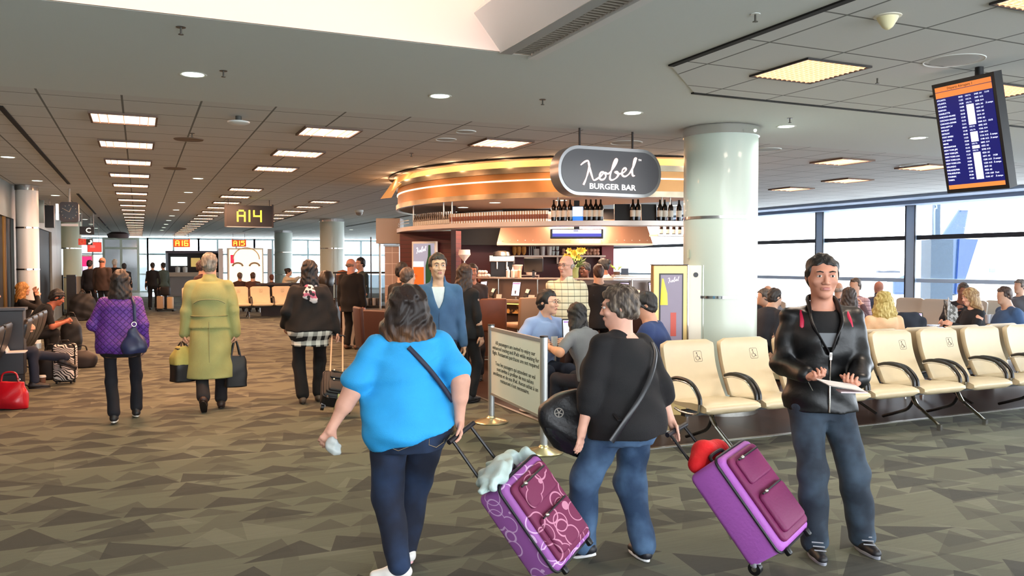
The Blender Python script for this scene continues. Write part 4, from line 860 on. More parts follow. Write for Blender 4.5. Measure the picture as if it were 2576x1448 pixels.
# ------------------------------------------------------------------ the burger bar
KX, KY, KR = 7.4, 12.9, 3.45
def circ(px, py, r, far=False):
    a = _ray(px, py); ox, oy = -KX, -KY; A = a.x**2 + a.y**2; B = 2 * (a.x * ox + a.y * oy); D = B * B - 4 * A * (ox * ox + oy * oy - r * r)
    t = (-B + (1 if far else -1) * math.sqrt(max(0, D))) / (2 * A); return Vector((a.x * t, a.y * t, EYE + a.z * t))
def ang(p): return math.atan2(p[1] - KY, p[0] - KX)
def ringwall(m, r, a0, a1, z0, z1, th, mm, n=60):
    A = [math.radians(a0 + (a1 - a0) * i / n) for i in range(n + 1)]; rings = [[(rr * math.cos(a), rr * math.sin(a), z) for rr, z in ((r, z0), (r, z1), (r - th, z1), (r - th, z0))] for a in A]; return m.loft(rings, mm)
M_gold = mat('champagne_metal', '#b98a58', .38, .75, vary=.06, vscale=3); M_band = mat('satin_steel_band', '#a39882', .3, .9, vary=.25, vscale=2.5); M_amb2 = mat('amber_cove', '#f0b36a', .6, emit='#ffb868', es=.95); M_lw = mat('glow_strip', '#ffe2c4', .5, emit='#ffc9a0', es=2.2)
M_sof = mat('bar_soffit', '#b7a79c', .8); M_brick = pmat('maroon_brick', lambda q, o, co: q.mix(q.m('LESS_THAN', q.m('FRACT', q.m('MULTIPLY', o[2], 14.0)), .12), lin('#4a1a1c'), lin('#2c0f12')), .5)
root = empty('bar_canopy', (KX, KY, 0), 0, 'large curved gold canopy with glowing orange rim over the burger bar', 'canopy'); A0, A1 = 135, 276
m = MB(); ringwall(m, KR, A0, A1, 2.60, 2.875, .04, M_gold, 90); m.build('fascia', root, smooth=60)
m = MB(); ringwall(m, KR + .03, A0, A1, 2.525, 2.60, .05, M_band, 90); m.build('lower_band', root, smooth=60)
m = MB(); ringwall(m, KR + .03, A0, A1, 2.875, 2.955, .05, M_band, 90); m.build('upper_band', root, smooth=60)
m = MB(); ringwall(m, KR + .014, A0, A1, 2.765, 2.785, .02, M_lw, 90); m.build('light_strip', root, smooth=60)
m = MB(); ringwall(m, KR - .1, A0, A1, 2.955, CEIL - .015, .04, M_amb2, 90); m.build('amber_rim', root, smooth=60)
m = MB(); ringwall(m, KR + .15, A0, A1, CEIL - .02, CEIL - .001, .08, mat('cove_shadow', '#241a14', .8), 90); m.build('cove_shade_ring', root, smooth=60)  # dark ring paints the shade of the ceiling slot round the canopy
m = MB(); m.prism([(KR * .99 * math.cos(math.radians(a)), KR * .99 * math.sin(math.radians(a))) for a in range(A0, A1 + 1, 3)], 2.545, 2.60, M_sof); m.build('soffit', root, smooth=0)
m = MB()
for i in range(9):
    a = math.radians(150 + i * 15); m.cyl((2.2 * math.cos(a), 2.2 * math.sin(a), 2.6), (2.2 * math.cos(a), 2.2 * math.sin(a), CEIL), .02, M_sb, n=8)
m.build('hangers', root)
root = empty('ceiling_cove', (KX, KY, 0), 0, 'orange lit step of the ceiling at the left end of the bar canopy', 'ceiling cove'); m = MB(); P = [az(1000, 432, CEIL), az(957, 500, CEIL)]; pa = ad(1001, 440, 12.8); 
m.add([Vector(p) - Vector((KX, KY, 0)) for p in (ad(1042, 432, 13.2), ad(1000, 470, 13.6), ad(985, 497, 14.6), ad(957, 500, 16.0), ad(1003, 437, 14.2))], [(0, 1, 2, 3, 4)], mat('orange_lit_step', '#e2a468', .7, emit='#ffb060', es=.35)); m.build('step_face', root, smooth=0)  # cove light on the step is put into its orange colour and faint glow
# downlights under the soffit
for i, (px, py) in enumerate([(1165, 521), (1245, 509), (1412, 503), (1700, 516), (1120, 534), (1138, 532)]):
    p = az(px, py, 2.545); o = copy_tree(dl0); o.location = (p.x, p.y, 2.544); tag(o, 'small downlight under the bar canopy, %s' % ['second from its left end', 'above the row of tumblers', 'above the wine bottles', 'at its right end', 'farthest left', 'above the dark beer bottles'][i], 'downlight', 'downlights under the canopy')
for a, r in ((190, 2.3), (215, 2.5), (240, 2.4), (262, 2.4), (240, .9), (200, .9)):
    a = math.radians(a); light('bar_lamp', 'AREA', (KX + r * math.cos(a), KY + r * math.sin(a), 2.50), 30, (1, .66, .45), .35)
for a in range(150, 276, 14): a_ = math.radians(a); light('cove_tube', 'POINT', (KX + (KR + .10) * math.cos(a_), KY + (KR + .10) * math.sin(a_), CEIL - .07), 2.2, (1, .6, .34), .05)
# curved bottle shelf
root = empty('bottle_shelf', (KX, KY, 0), 0, 'curved pale metal shelf hanging under the canopy and carrying bottles', 'shelf'); M_shelf = mat('shelf_metal', '#c9c2bb', .35, .4)
m = MB(); ringwall(m, KR + .02, 158, 268, 2.135, 2.20, .40, M_shelf, 80); m.build('board', root, smooth=60)
m = MB()
for px in (1116, 1137, 1403, 1665, 1686, 1040): p = circ(px, 540, KR - .12); m.cyl((p.x - KX, p.y - KY, 2.2), (p.x - KX, p.y - KY, 2.545), .009, M_steel, n=8)
m.build('hanger_rods', root); m = MB(); ringwall(m, KR - .0, 158, 182, 2.255, 2.262, .008, M_steel, 20); ringwall(m, KR, 158, 182, 2.30, 2.307, .008, M_steel, 20); m.build('guard_rail', root)
lower = empty('bottle_shelf', (KX, KY, 0), 0, 'lower short shelf of small bottles at the right end of the bar', 'shelf'); m = MB(); ringwall(m, 2.6, 262, 292, 2.02, 2.05, .3, M_shelf, 20); m.build('board', lower)
m = MB()
for a_ in (265, 280, 290): m.cyl((2.45 * math.cos(math.radians(a_)), 2.45 * math.sin(math.radians(a_)), 2.05), (2.45 * math.cos(math.radians(a_)), 2.45 * math.sin(math.radians(a_)), 2.545), .01, M_steel, n=8)
m.build('hanger_rods', lower)
def bottle_root(kind):
    if kind == 'wine':
        r = empty('wine_bottle'); m = MB(); m.lathe([(0, 0), (.036, .004), (.037, .01), (.037, .19), (.030, .215), (.014, .245), (.013, .30), (.0, .30)], 18, mat('bottle_dark_glass', '#120d0b', .12)); m.build('glass', r)
        m = MB(); m.lathe([(.0376, .06), (.0380, .062), (.0380, .148), (.0376, .15)], 18, mat('bottle_label', '#d8d2c4', .6)); m.build('paper_label', r)
    elif kind == 'beer':
        r = empty('beer_bottle'); m = MB(); m.lathe([(0, 0), (.029, .003), (.029, .11), (.013, .16), (.012, .20), (0, .20)], 14, mat('bottle_brown_glass', '#1a0d08', .15)); m.build('glass', r)
        m = MB(); m.lathe([(.0296, .015), (.0300, .017), (.0300, .075), (.0296, .077)], 14, mat('bottle_label_pale', '#c9c4b4', .5)); m.build('paper_label', r)
    else:
        r = empty('tumbler'); m = MB(); m.lathe([(.030, .0), (.034, .155), (.032, .155), (.029, .006), (0, .006)], 16, mat('tumbler_glass', '#cdb59c', .15, .3)); m.build('glass', r)
        m = MB(); m.lathe([(.0315, .04), (.0325, .045), (.0345, .10), (.0338, .105)], 16, mat('tumbler_print', '#7a4732', .4, .3)); m.build('printed_band', r)
    return r
NUM = 'first second third fourth fifth sixth seventh eighth ninth tenth eleventh twelfth thirteenth fourteenth fifteenth sixteenth seventeenth eighteenth nineteenth twentieth'.split()
def nth(i): return NUM[i] if i < 20 else ('twenty ' if i < 29 else 'thirty ') + (NUM[i - 20] if i < 29 else NUM[i - 30]) if i != 29 else 'thirtieth'
PR = {}
def put(kind, p, z, label, group):
    if kind not in PR: o = PR[kind] = bottle_root(kind)
    else: o = copy_tree(PR[kind])
    o.location = (p[0], p[1], z); tag(o, label, kind.replace('beer', 'bottle').replace('wine', 'bottle'), group); return o
for i in range(19): put('beer', circ(1044 + i * 4.75 + i * i * .02, 552, KR - .14), 2.2, 'small dark beer bottle, %s from the left on the bar shelf' % nth(i), 'beer bottles on the bar shelf')
for i in range(38): put('tumbler', circ(1136 + i * 6.42, 552, KR - .14), 2.2, 'printed metallic tumbler, %s from the left in the shelf row' % nth(i), 'tumblers on the bar shelf')
for i, px in enumerate((1393, 1407, 1420, 1434)): put('wine', circ(px, 550, KR - .13), 2.2, '%s wine bottle from the left beside the small shelf screen' % nth(i), 'wine bottles left of the small screen')
for i, px in enumerate((1474, 1486, 1499, 1511)): put('wine', circ(px, 550, KR - .13), 2.2, '%s wine bottle to the right of the small shelf screen' % nth(i), 'wine bottles right of the small screen')
for i, px in enumerate((1592, 1605)): put('wine', circ(px, 550, KR - .13), 2.2, '%s white labelled wine bottle between the two black panels' % ('left', 'right')[i], 'wine bottles between the black panels')
for i, px in enumerate((1660, 1672, 1687, 1708)): put('wine', circ(px, 550, KR - .13), 2.2, '%s wine bottle in the shelf group beside the thick column' % nth(i), 'wine bottles at the right end')
for i in range(9): put('beer', (KX + 2.45 * math.cos(math.radians(265 + i * 2.6)), KY + 2.45 * math.sin(math.radians(265 + i * 2.6))), 2.05, '%s little dark bottle on the lower right shelf of the bar' % nth(i), 'bottles on the lower shelf')
def facing(p): return ang(p) + PI / 2          # rz that turns local -y outwards from the bar
for a, b, lb in ((1545, 1586, 'left black tilted panel on the bar shelf'), (1612, 1653, 'right black tilted panel on the bar shelf')):
    p = circ((a + b) / 2, 530, KR - .2); m = MB(); m.box(-.11, .11, -.02, .02, 0, .24, M_black, R('X', -8)); root = m.build('menu_stand', loc=(p.x, p.y, 2.2), rz=facing(p), label=lb + ', standing among the bottles', cat='panel')
p = circ(1453, 540, KR - .2); root = empty('small_screen', (p.x, p.y, 2.2), facing(p), 'small bright blue and white screen among the wine bottles', 'screen'); m = MB(); m.box(-.085, .085, -.012, .012, 0, .215, M_black); m.build('bezel', root); m = MB(); m.box(-.075, .075, -.015, -.012, .07, .205, mat('scr_white_blue', '#c6dcff', .4, emit='#c4dcff', es=1.0)); m.box(-.075, .075, -.015, -.012, .01, .07, mat('scr_blue', '#2f6fd0', .4, emit='#2f72d8', es=.9)); m.build('display', root)
# hanging oval sign
a, b = ay(1394, 365, 7.9), ay(1650, 500, 7.9); SW, SH = b.x - a.x, a.z - b.z; root = empty('burger_bar_sign', ((a.x + b.x) / 2, 7.9, (a.z + b.z) / 2), 0, 'grey rounded hanging sign reading Nobel Burger Bar in glowing script', 'sign')
m = MB(); m.prism(rrect(SW, SH, SH * .47, 12), -.10, .10, mat('sign_rim', '#a3a5a8', .3, .7), R('X', 90)); m.build('rim', root); m = MB(); m.prism(rrect(SW - .07, SH - .07, (SH - .07) * .47, 12), .101, .106, mat('sign_slate', '#4c4c50', .5, emit='#5c5a5e', es=.10), R('X', 90)); m.build('face', root)
NOBEL = [[(1552, 238), (1578, 212), (1602, 200), (1614, 222), (1612, 262), (1600, 318), (1586, 365), (1572, 402)], [(1606, 215), (1618, 262), (1634, 325), (1648, 360), (1676, 345), (1704, 318), (1722, 292), (1704, 290), (1690, 318), (1696, 350), (1720, 350), (1738, 322), (1730, 292), (1756, 300), (1786, 262), (1812, 212), (1824, 176), (1812, 172), (1796, 212), (1778, 282), (1768, 336), (1782, 352), (1812, 336), (1832, 304), (1822, 278), (1806, 284), (1838, 296), (1872, 282), (1892, 256), (1880, 244), (1862, 266), (1862, 304), (1884, 316), (1914, 292), (1942, 240), (1962, 186), (1970, 158), (1958, 160), (1946, 210), (1938, 270), (1944, 306), (1958, 304)]]
def signature(M, w_, mm, name, parent, r=.012):
    k = w_ / 414.0; m = MB()
    for st in NOBEL: pts = smooth_pts([((x - 1764) * k, (280 - y) * k, 0) for x, y in st], 5); m.tube([M @ p for p in pts], [r * (.65 + .5 * abs(math.sin(i * .23))) for i in range(len(pts))], mm, n=6, up=(0, 0, 1))
    return m.build(name, parent)
kk = SW / 776.0; M_neon = mat('neon_peach', '#ffe6dc', .5, emit='#ffd9cc', es=1.25); M_wt = mat('sign_letter_white', '#f3ebe8', .5, emit='#f3ebe8', es=.8)
kv = SH / 415.0
signature(T((1764 - 1783) * kk, -.112, (282 - 280) * kv) @ R('X', 90) @ S(1, kv / kk, 1), 414 * kk, M_neon, 'script_lettering', root, .0090)
text_mesh('BURGER BAR', .085, M_wt, 'lettering', root, T(8 * kk, -.110, (282 - 412) * kv) @ R('X', 90), width=350 * kk, bold=.0012); text_mesh('TM', .03, M_wt, 'lettering', root, T((1998 - 1783) * kk, -.110, (282 - 170) * kv) @ R('X', 90))
m = MB(); 
for px in (1458, 1591): x = ay(px, 340, 7.9).x - root.location.x; m.cyl((x, 0, SH / 2 - .01), (x, 0, CEIL - root.location.z - .001), .012, M_sb, n=10)
m.build('hanger_rods', root)
# bar counter
root = empty('bar_counter', (KX, KY, 0), 0, 'curved brown bar counter with grey splashback and glowing edge', 'counter'); B0, B1 = 191, 292
m = MB(); ringwall(m, 2.42, B0, B1, 0, 1.0, .08, mat('bar_front_brown', '#3a2620', .5, vary=.15, vscale=5)); m.build('front_panel', root)
m = MB(); ringwall(m, 2.72, B0, B1, 1.02, 1.06, .62, mat('bar_top', '#a58d77', .3)); m.build('counter_top', root)
def strip(q, o, co):
    nz = q.n('ShaderNodeTexNoise', iVector=co, iScale=9.0, iDetail=3.0); return q.mix(q.n('ShaderNodeClamp', iValue=q.m('MULTIPLY', q.m('SUBTRACT', nz.outputs[0], .42), 9.0)).outputs[0], lin('#f2c27a'), lin('#3a2218'))
m = MB(); ringwall(m, 2.50, B0, B1, .84, .97, .05, pmat('lit_wood_band', strip, .5)); m.build('wood_band', root)
m = MB(); ringwall(m, 2.60, B0, B1, .985, 1.0, .03, mat('amber_led', '#ffcf80', .5, emit='#ffbf66', es=1.6)); m.build('light_strip', root)
m = MB(); ringwall(m, 2.34, B0, B1, 1.06, 1.36, .04, mat('splash_grey', '#857770', .35, .3)); m.build('splashback', root)
m = MB(); ringwall(m, 2.48, B0, B1, 1.372, 1.392, .34, mat('ledge_glass', '#c9bcb2', .15)); m.build('upper_ledge', root)
for i, px in enumerate((1192, 1254, 1352, 1450, 1590)): p = circ(px, 720, 2.40); m = MB(); m.cyl((p.x - KX, p.y - KY, 1.06), (p.x - KX, p.y - KY, 1.372), .012, M_steel, n=8); m.build('ledge_post', root)
def tablet(px, label, scr='#dcd4f4', busy=False, tilt=0, group=None, w_=.155, h=.24, z=1.06, r=2.60, loc=None, rz=None):
    p = loc or circ(px, 730, r); t_ = empty('tablet_computer', (p[0], p[1], z), facing(p) if rz is None else rz, label, 'tablet', group); Mx = T(0, 0, .045) @ R('X', -14) @ R('Y', tilt)
    m = MB(); m.prism(rrect(w_, h, .012), -.006, .006, M_black, Mx @ T(0, 0, h / 2) @ R('X', 90)); m.build('bezel', t_); m = MB(); m.box(-w_ * .43, w_ * .43, -.009, -.006, h * .07, h * .93, mat('scr_' + scr[1:], scr, .4, emit=scr, es=.95), Mx); s_ = m.build('display', t_, smooth=0)
    m = MB()
    if busy:
        rr = random.Random(px)
        for k in range(9): x, zz = rr.uniform(-.05, .03), rr.uniform(.05, .19); m.box(x, x + .02, -.0105, -.009, zz, zz + .018, mat('icon_' + '%d' % (k % 3), ['#b02c6a', '#2c2b48', '#7a2230'][k % 3], .5), Mx)
    else: m.box(-w_ * .4, w_ * .4, -.0105, -.009, h * .82, h * .88, mat('icon_bar', '#a76fd0', .5), Mx)
    m.build('screen_content', s_, smooth=0); m = MB(); m.cyl((0, .02, .0), (0, .01, .14), .014, M_steel, n=10); m.lathe([(.055, 0), (.055, .006), (0, .008)], 20, M_steel); m.build('stand', t_); return t_
tablet(1214, 'tablet on the bar right of the man in the blue sweater, icons on its screen', busy=True, tilt=-5); tablet(1296, 'tablet with a plain lilac page on the bar above the empty brown stool'); tablet(1384, 'tablet with icons half hidden behind the checked shirt', '#efe9ee', True); tablet(1572, 'tablet behind the grey haired woman, right of the dark suit', '#b9a8dd', True); tablet(1646, 'tablet at the right end of the bar beside the poster stand', '#d9d2ea')
def reader(px, label):
    p = circ(px, 730, 2.63); r = empty('card_reader', (p.x, p.y, 1.06), facing(p), label, 'card reader'); Mx = T(0, 0, .10) @ R('X', -25) @ R('Y', 12); m = MB(); m.rbox((0, 0, 0), (.075, .035, .15), .015, M_black, Mx); m.build('body', r); m = MB(); m.box(-.028, .028, -.02, -.017, 0, .06, mat('reader_screen', '#d9c7b5', .4, emit='#d8c4b0', es=.3), Mx); m.build('display', r); m = MB(); m.cyl((0, .01, 0), (0, 0, .1), .012, M_black); m.build('stand', r)
reader(1240, 'card reader between the two left tablets on the bar'); reader(1326, 'card reader right of the plain lilac tablet'); reader(1604, 'card reader near the right end of the bar'); reader(1186, 'card reader left of the icon tablet, near the dark haired woman')
for i, (px, lb) in enumerate([(1254, 'small white card holder under the left card reader'), (1336, 'small white card holder behind the seated man with glasses'), (1612, 'small white cards at the right end of the bar'), (1208, 'small white card at the left of the bar')]):
    p = circ(px, 745, 2.66); r = empty('card_holder', (p.x, p.y, 1.06), facing(p), lb, 'card holder'); m = MB(); m.box(-.05, .05, -.003, .003, .01, .08, mat('card_white', '#e6dcd2', .6), R('X', -12)); m.build('card', r); m = MB(); m.box(-.055, .055, -.02, .02, 0, .012, M_steel); m.build('foot', r)
# kitchen behind the counter: everything in here is set square to the aisle through the middle of the bar
def kf(px, d, z=0): p = ad(px, 661, d); return Vector((p.x, p.y, z))
def kz(py, d): return EYE + (HOR - py) * d / FPX
def kw(a, b, d): return (b - a) * d / FPX
def kroot(name, px, d, label, cat_, z=0, group=None): return empty(name, tuple(kf(px, d, z)), -YAW, label, cat_, group)
def flatwall(name, pa, pb, z0, z1, th, mm, **kw_):
    d = pb - pa; m = MB(); m.box(0, math.hypot(d.x, d.y), 0, th, z0, z1, mm); return m.build(name, loc=(pa.x, pa.y, 0), rz=math.atan2(d.y, d.x), smooth=0, **kw_)
wl_ = flatwall('wall_bar_left', kf(1006, 14.0), kf(1147, 13.4), 0, 2.14, .15, M_brick, kind='structure')
flatwall('wall_bar_back', kf(1146, 15.6), kf(1520, 15.6), 0, 2.54, .1, mat('deep_red_paint', '#5a1414', .45), kind='structure'); flatwall('wall_bar_pier', kf(1514, 15.2), kf(1544, 15.2), 0, 2.3, .3, mat('red_tile', '#9a2626', .35), kind='structure'); flatwall('wall_bar_menu', kf(1148, 15.2), kf(1262, 15.2), 1.95, 2.54, .06, mat('black_menu', '#0b0808', .5), kind='structure')
flatwall('wall_bar_side', kf(1147, 13.4), kf(1147, 15.6), 0, 2.54, .08, mat('dark_side', '#2a0f10', .6), kind='structure')
def poster(root, w_, h, z0, frame_, parent_sig, face_top, drink, tfr=.045, depth=.06, ang_=None):
    m = MB(); m.box(-w_ / 2, w_ / 2, -depth, 0, z0, z0 + h, frame_); m.build('frame', root, bevel=.006)
    m = MB(); m.box(-w_ / 2 + tfr, w_ / 2 - tfr, -depth - .003, -depth, z0 + tfr, z0 + h - tfr, face_top); f = m.build('poster', root, smooth=0); return f
d_ = kf(1147, 13.4) - kf(1006, 14.0); rzw = math.atan2(d_.y, d_.x); pc = kf(1070, 13.68)
root = empty('wall_poster', (pc.x, pc.y - .02, 0), rzw, 'white framed lit poster with script and an orange drink, left of the bar', 'poster')
f = poster(root, .50, .92, kz(607, 13.65) - .92, M_white, None, mat('poster_grey_lit', '#8a93a8', .4, emit='#8d98b4', es=.45), None, .035, .05); zt = kz(607, 13.65)
m = MB(); m.box(-.215, .0, -.057, -.0535, zt - .88, zt - .42, mat('drink_orange', '#e0561e', .4, emit='#e8581c', es=.7)); m.box(-.215, .0, -.057, -.0535, zt - .42, zt - .33, mat('drink_foam', '#cfe0f6', .4, emit='#cfe0f6', es=.6)); m.build('orange_drink', f); m = MB(); m.tube([(.10, -.06, zt - .88), (.10, -.06, zt - .4), (.12, -.06, zt - .25), (.12, -.06, zt - .06)], [.06, .06, .03, .022], mat('bottle_green', '#1f5a3c', .3), n=12, flat=.15); m.build('bottle_picture', f)
signature(T(-.05, -.056, zt - .14) @ R('X', 90), .20, M_wt, 'script_lettering', f, .004)
# left service block beside the bar
root = kroot('upper_cabinet', 974, 15.2, 'beige overhead cabinet at the left end of the burger bar', 'cabinet'); m = MB(); m.box(-.2, .24, 0, .5, kz(612, 15.2), kz(549, 15.2), mat('beige_panel', '#a89a8a', .5)); m.build('body', root); m = MB(); m.box(-.2, .24, -.02, 0, kz(612, 15.2), kz(552, 15.2), mat('beige_panel_front', '#b5a696', .5)); m.build('door', root); m = MB(); m.box(-.18, -.15, .2, .24, 0, kz(612, 15.2), M_steel); m.box(.19, .22, .2, .24, 0, kz(612, 15.2), M_steel); m.build('support_posts', root)
root = kroot('display_cabinet', 986, 15.0, 'tall glass cabinet with pale tiled back at the left end of the bar', 'cabinet')
m = MB(); m.box(-.13, .13, .0, .3, .0, 1.92, pmat('pale_tile', lambda q, o, co: q.mix(q.m('MAXIMUM', q.m('LESS_THAN', q.m('FRACT', q.m('MULTIPLY', o[2], 5.0)), .05), q.m('LESS_THAN', q.m('FRACT', q.m('MULTIPLY', o[0], 6.0)), .05)), lin('#b9a294'), lin('#e8ded6')), .3)); m.build('tiled_panel', root); m = MB(); m.box(-.15, .15, -.02, .32, 1.92, 1.96, M_chrome); m.build('top_rail', root)
root = kroot('service_counter', 925, 16.0, 'white service counter with glass front behind the bald man in black', 'counter'); m = MB(); m.box(-.5, .55, 0, .6, 0, .75, mat('counter_white', '#c9c2b8', .5)); m.build('body', root, bevel=.02); m = MB(); m.box(-.52, .57, -.02, .62, .75, .79, mat('counter_dark_top', '#2b2724', .3)); m.build('top', root)
for k in range(6): m = MB(); m.lathe([(0, 0), (.04, 0), (.045, .13), (.04, .14), (0, .14)], 12, mat('jar_%d' % (k % 2), ['#d8d4cc', '#3a3430'][k % 2], .3)); p = kf(905 + k * 9, 16.25); m.build('jar', loc=(p.x, p.y, .79), label='%s small jar from the left on the white service counter' % nth(k), cat='jar', group='jars on the service counter')
# hood
hd = 13.9; root = kroot('extractor_hood', 1446, hd, 'wide trapezoid metal extractor hood over the open kitchen', 'extractor hood'); zb, zt = kz(612, hd), 2.36; wb_, wt_ = kw(1250, 1642, hd) / 2, kw(1262, 1626, hd) / 2
M_hood = mat('hood_metal', '#a57f68', .4, .55); m = MB(); m.add([(-wb_, 0, zb), (wb_, 0, zb), (wb_, 1.1, zb), (-wb_, 1.1, zb), (-wt_, .25, zt), (wt_, .25, zt), (wt_, .95, zt), (-wt_, .95, zt)], [(0, 1, 5, 4), (1, 2, 6, 5), (2, 3, 7, 6), (3, 0, 4, 7), (4, 5, 6, 7)], M_hood); m.add([(-wb_ + .03, .03, zb + .03), (wb_ - .03, .03, zb + .03), (wb_ - .03, 1.07, zb + .03), (-wb_ + .03, 1.07, zb + .03)], [(3, 2, 1, 0)], M_hood); m.build('canopy', root, smooth=0)
m = MB(); m.box(-wb_, wb_, -.01, 1.1, zb - .03, zb, mat('hood_rim', '#c2a48e', .35, .6)); m.build('rim', root); m = MB()
for i in range(20): m.sph((-wb_ * .93 + i * wb_ * 1.86 / 19, .005, zb + .05), .009, M_steel, nu=6, nv=4)
m.build('rivets', root, kind='stuff'); m = MB(); m.box(-wt_, wt_, .3, .9, zt, 2.545, mat('hood_collar', '#1a1412', .6)); m.build('collar', root)
td = 12.2; root = kroot('television', 1451, td, 'flat television with a pale page hanging under the bottle shelf', 'television'); w_, zb, zt = kw(1385, 1518, td), kz(600, td), kz(549, td) + .03; zt = 2.12
m = MB(); m.box(-w_ / 2, w_ / 2, 0, .07, zb, zt, M_black); m.build('case', root, bevel=.008); m = MB(); m.box(-w_ / 2 + .03, w_ / 2 - .03, -.004, 0, zb + .03, zt - .01, mat('tv_page', '#c9ccf0', .4, emit='#cacdf4', es=1.0)); s_ = m.build('display', root, smooth=0); m = MB(); m.box(-w_ / 2 + .03, w_ / 2 - .03, -.006, -.004, zb + .03, zb + .075, mat('tv_ticker', '#3b3c9c', .4, emit='#3b3ca8', es=.8)); m.box(-.02, .08, -.006, -.004, zb + .14, zb + .145, mat('tv_lines', '#5c6ba8')); m.box(-.05, .02, -.006, -.004, zb + .11, zb + .12, mat('tv_lines', '#5c6ba8')); m.build('ticker', s_); m = MB(); m.box(-.04, .04, .03, .06, zt, 2.54, M_black); m.build('mount', root)
# worktop and shelf with kitchen things
M_ss = mat('kitchen_steel', '#a58f80', .35, .7); M_tub = mat('clear_tub', '#cfbfb4', .3); M_bread = mat('bread_crust', '#c98238', .7, vary=.25, vscale=25); M_bred = mat('baked_pink', '#d99a7a', .7, vary=.3, vscale=20)
root = kroot('kitchen_worktop', 1350, 13.5, 'long steel worktop inside the bar behind the counter', 'worktop'); m = MB(); m.box(-1.15, .75, 0, .5, 0, .9, M_ss); m.build('base_cabinets', root); m = MB(); m.box(-1.18, .78, -.03, .5, .9, 1.22, M_ss); m.build('top', root, bevel=.01)
root = kroot('wall_shelf', 1405, 14.9, 'steel wall shelf holding bread and tubs under the hood', 'shelf'); zs = kz(642, 14.9); m = MB(); m.box(-.85, .85, 0, .35, zs - .03, zs, M_ss); m.build('board', root); 
for x in (-.8, 0, .8): m = MB(); m.box(x - .015, x + .015, .3, .7, zs - .15, zs - .03, M_ss); m.build('bracket', root)
def thing(name, px, py, d, label, cat_, build, group=None, z=None, rz=-YAW):
    p = kf(px, d); zz = kz(py, d) if z is None else z; r = empty(name, (p.x, p.y, zz), rz, label, cat_, group); build(r); return r
def one(fn, part='body', bev=0): 
    def f(r): m = MB(); fn(m); m.build(part, r, bevel=bev)
    return f
for i, px in enumerate((1294, 1305, 1318)):
    thing('bread_loaf', px, 642, 14.95, 'golden bread loaf leaning on the kitchen shelf, %s of three' % ['left', 'middle', 'right'][i], 'bread', one(lambda m: m.sph((0, .05, .105), (.045, .04, .105), M_bread), 'crust'), 'bread loaves', z=zs)
for i, px in enumerate((1365, 1382)): thing('clear_tub', px, 642, 14.95, '%s tall clear tub on the kitchen shelf' % ('left', 'right')[i], 'tub', one(lambda m: m.lathe([(0, 0), (.04, 0), (.052, .16), (.05, .16), (.038, .01)], 16, M_tub), 'wall'), 'clear tubs on the shelf', z=zs)
for i, (px, lz) in enumerate(((1392, 0), (1402, 0), (1392, .09), (1402, .09))): thing('white_cup', px, 642, 14.95, '%s %s small white cup stacked on the kitchen shelf' % (('lower', 'upper')[i // 2], ('left', 'right')[i % 2]), 'cup', one(lambda m: m.lathe([(0, 0), (.022, 0), (.032, .075), (.029, .075), (.02, .008)], 12, M_white), 'wall'), 'white cups on the shelf', z=zs + lz)
for i in range(4): thing('baking_tray', 1332 + i * 5, 642, 15.0, '%s upright pale baking tray on the kitchen shelf' % nth(i), 'tray', one(lambda m: m.box(-.006, .006, 0, .25, 0, .2, M_white), 'sheet'), 'upright baking trays', z=zs)
thing('paper_carton', 1350, 642, 14.95, 'pale carton beside the baking trays on the kitchen shelf', 'carton', one(lambda m: m.box(-.05, .05, 0, .12, 0, .12, mat('carton', '#cbb7a6')), 'carton', .005), z=zs)
rr = random.Random(4)
for i in range(22):
    px = 1418 + (i % 11) * 8.6; thing('bread_roll', px, 642, 14.95, 'pinkish baked roll, %s in the %s layer heaped on the kitchen shelf' % (nth(i % 11), ('bottom', 'top')[i // 11]), 'bread roll', one(lambda m: m.sph((0, rr.uniform(.02, .1), .035), (.038, .04, .035), M_bred, nu=10, nv=6), 'crust'), 'baked rolls heaped on the shelf', z=zs + (i // 11) * .06)
def coffee(r):
    m = MB(); m.box(-.19, .19, 0, .35, 0, .06, M_ss); m.build('drip_base', r, bevel=.005); m = MB(); m.box(-.19, .19, .12, .35, .06, .42, M_black); m.build('body', r, bevel=.008); m = MB(); m.box(-.21, .21, 0, .36, .42, .52, M_steel); m.build('top_unit', r, bevel=.01); m = MB(); m.lathe([(.15, .52), (.13, .58), (.06, .60), (0, .60)], 20, M_steel); m.build('hopper_lid', r)
    m = MB(); m.cyl((-.08, .06, .30), (-.08, .06, .42), .02, M_steel); m.cyl((.08, .06, .30), (.08, .06, .42), .02, M_steel); m.build('spouts', r)
thing('coffee_machine', 1262, 700, 13.7, 'steel coffee machine beside the dark face in the kitchen', 'coffee machine', coffee, z=1.22)
for i, (px, py) in enumerate(((1299, 0), (1336, 0))): thing('food_tub', px, 700, 13.9, 'white lidded food tub in the kitchen, %s of the pair' % ('left', 'right')[i], 'tub', lambda r: (one(lambda m: m.lathe([(0, 0), (.08, 0), (.105, .15), (.1, .15)], 20, mat('tub_milky', '#c9b4a8', .4)), 'wall')(r), one(lambda m: m.lathe([(.11, .15), (.11, .17), (0, .175)], 20, mat('lid_grey', '#d8cfc8', .4)), 'lid')(r)), z=1.42)
root = kroot('tub_rack', 1318, 13.9, 'low steel rack carrying the two food tubs', 'rack'); m = MB(); m.box(-.26, .26, 0, .25, 1.40, 1.42, M_ss); m.box(-.26, -.24, 0, .25, 1.22, 1.4, M_ss); m.box(.24, .26, 0, .25, 1.22, 1.4, M_ss); m.build('frame', root)
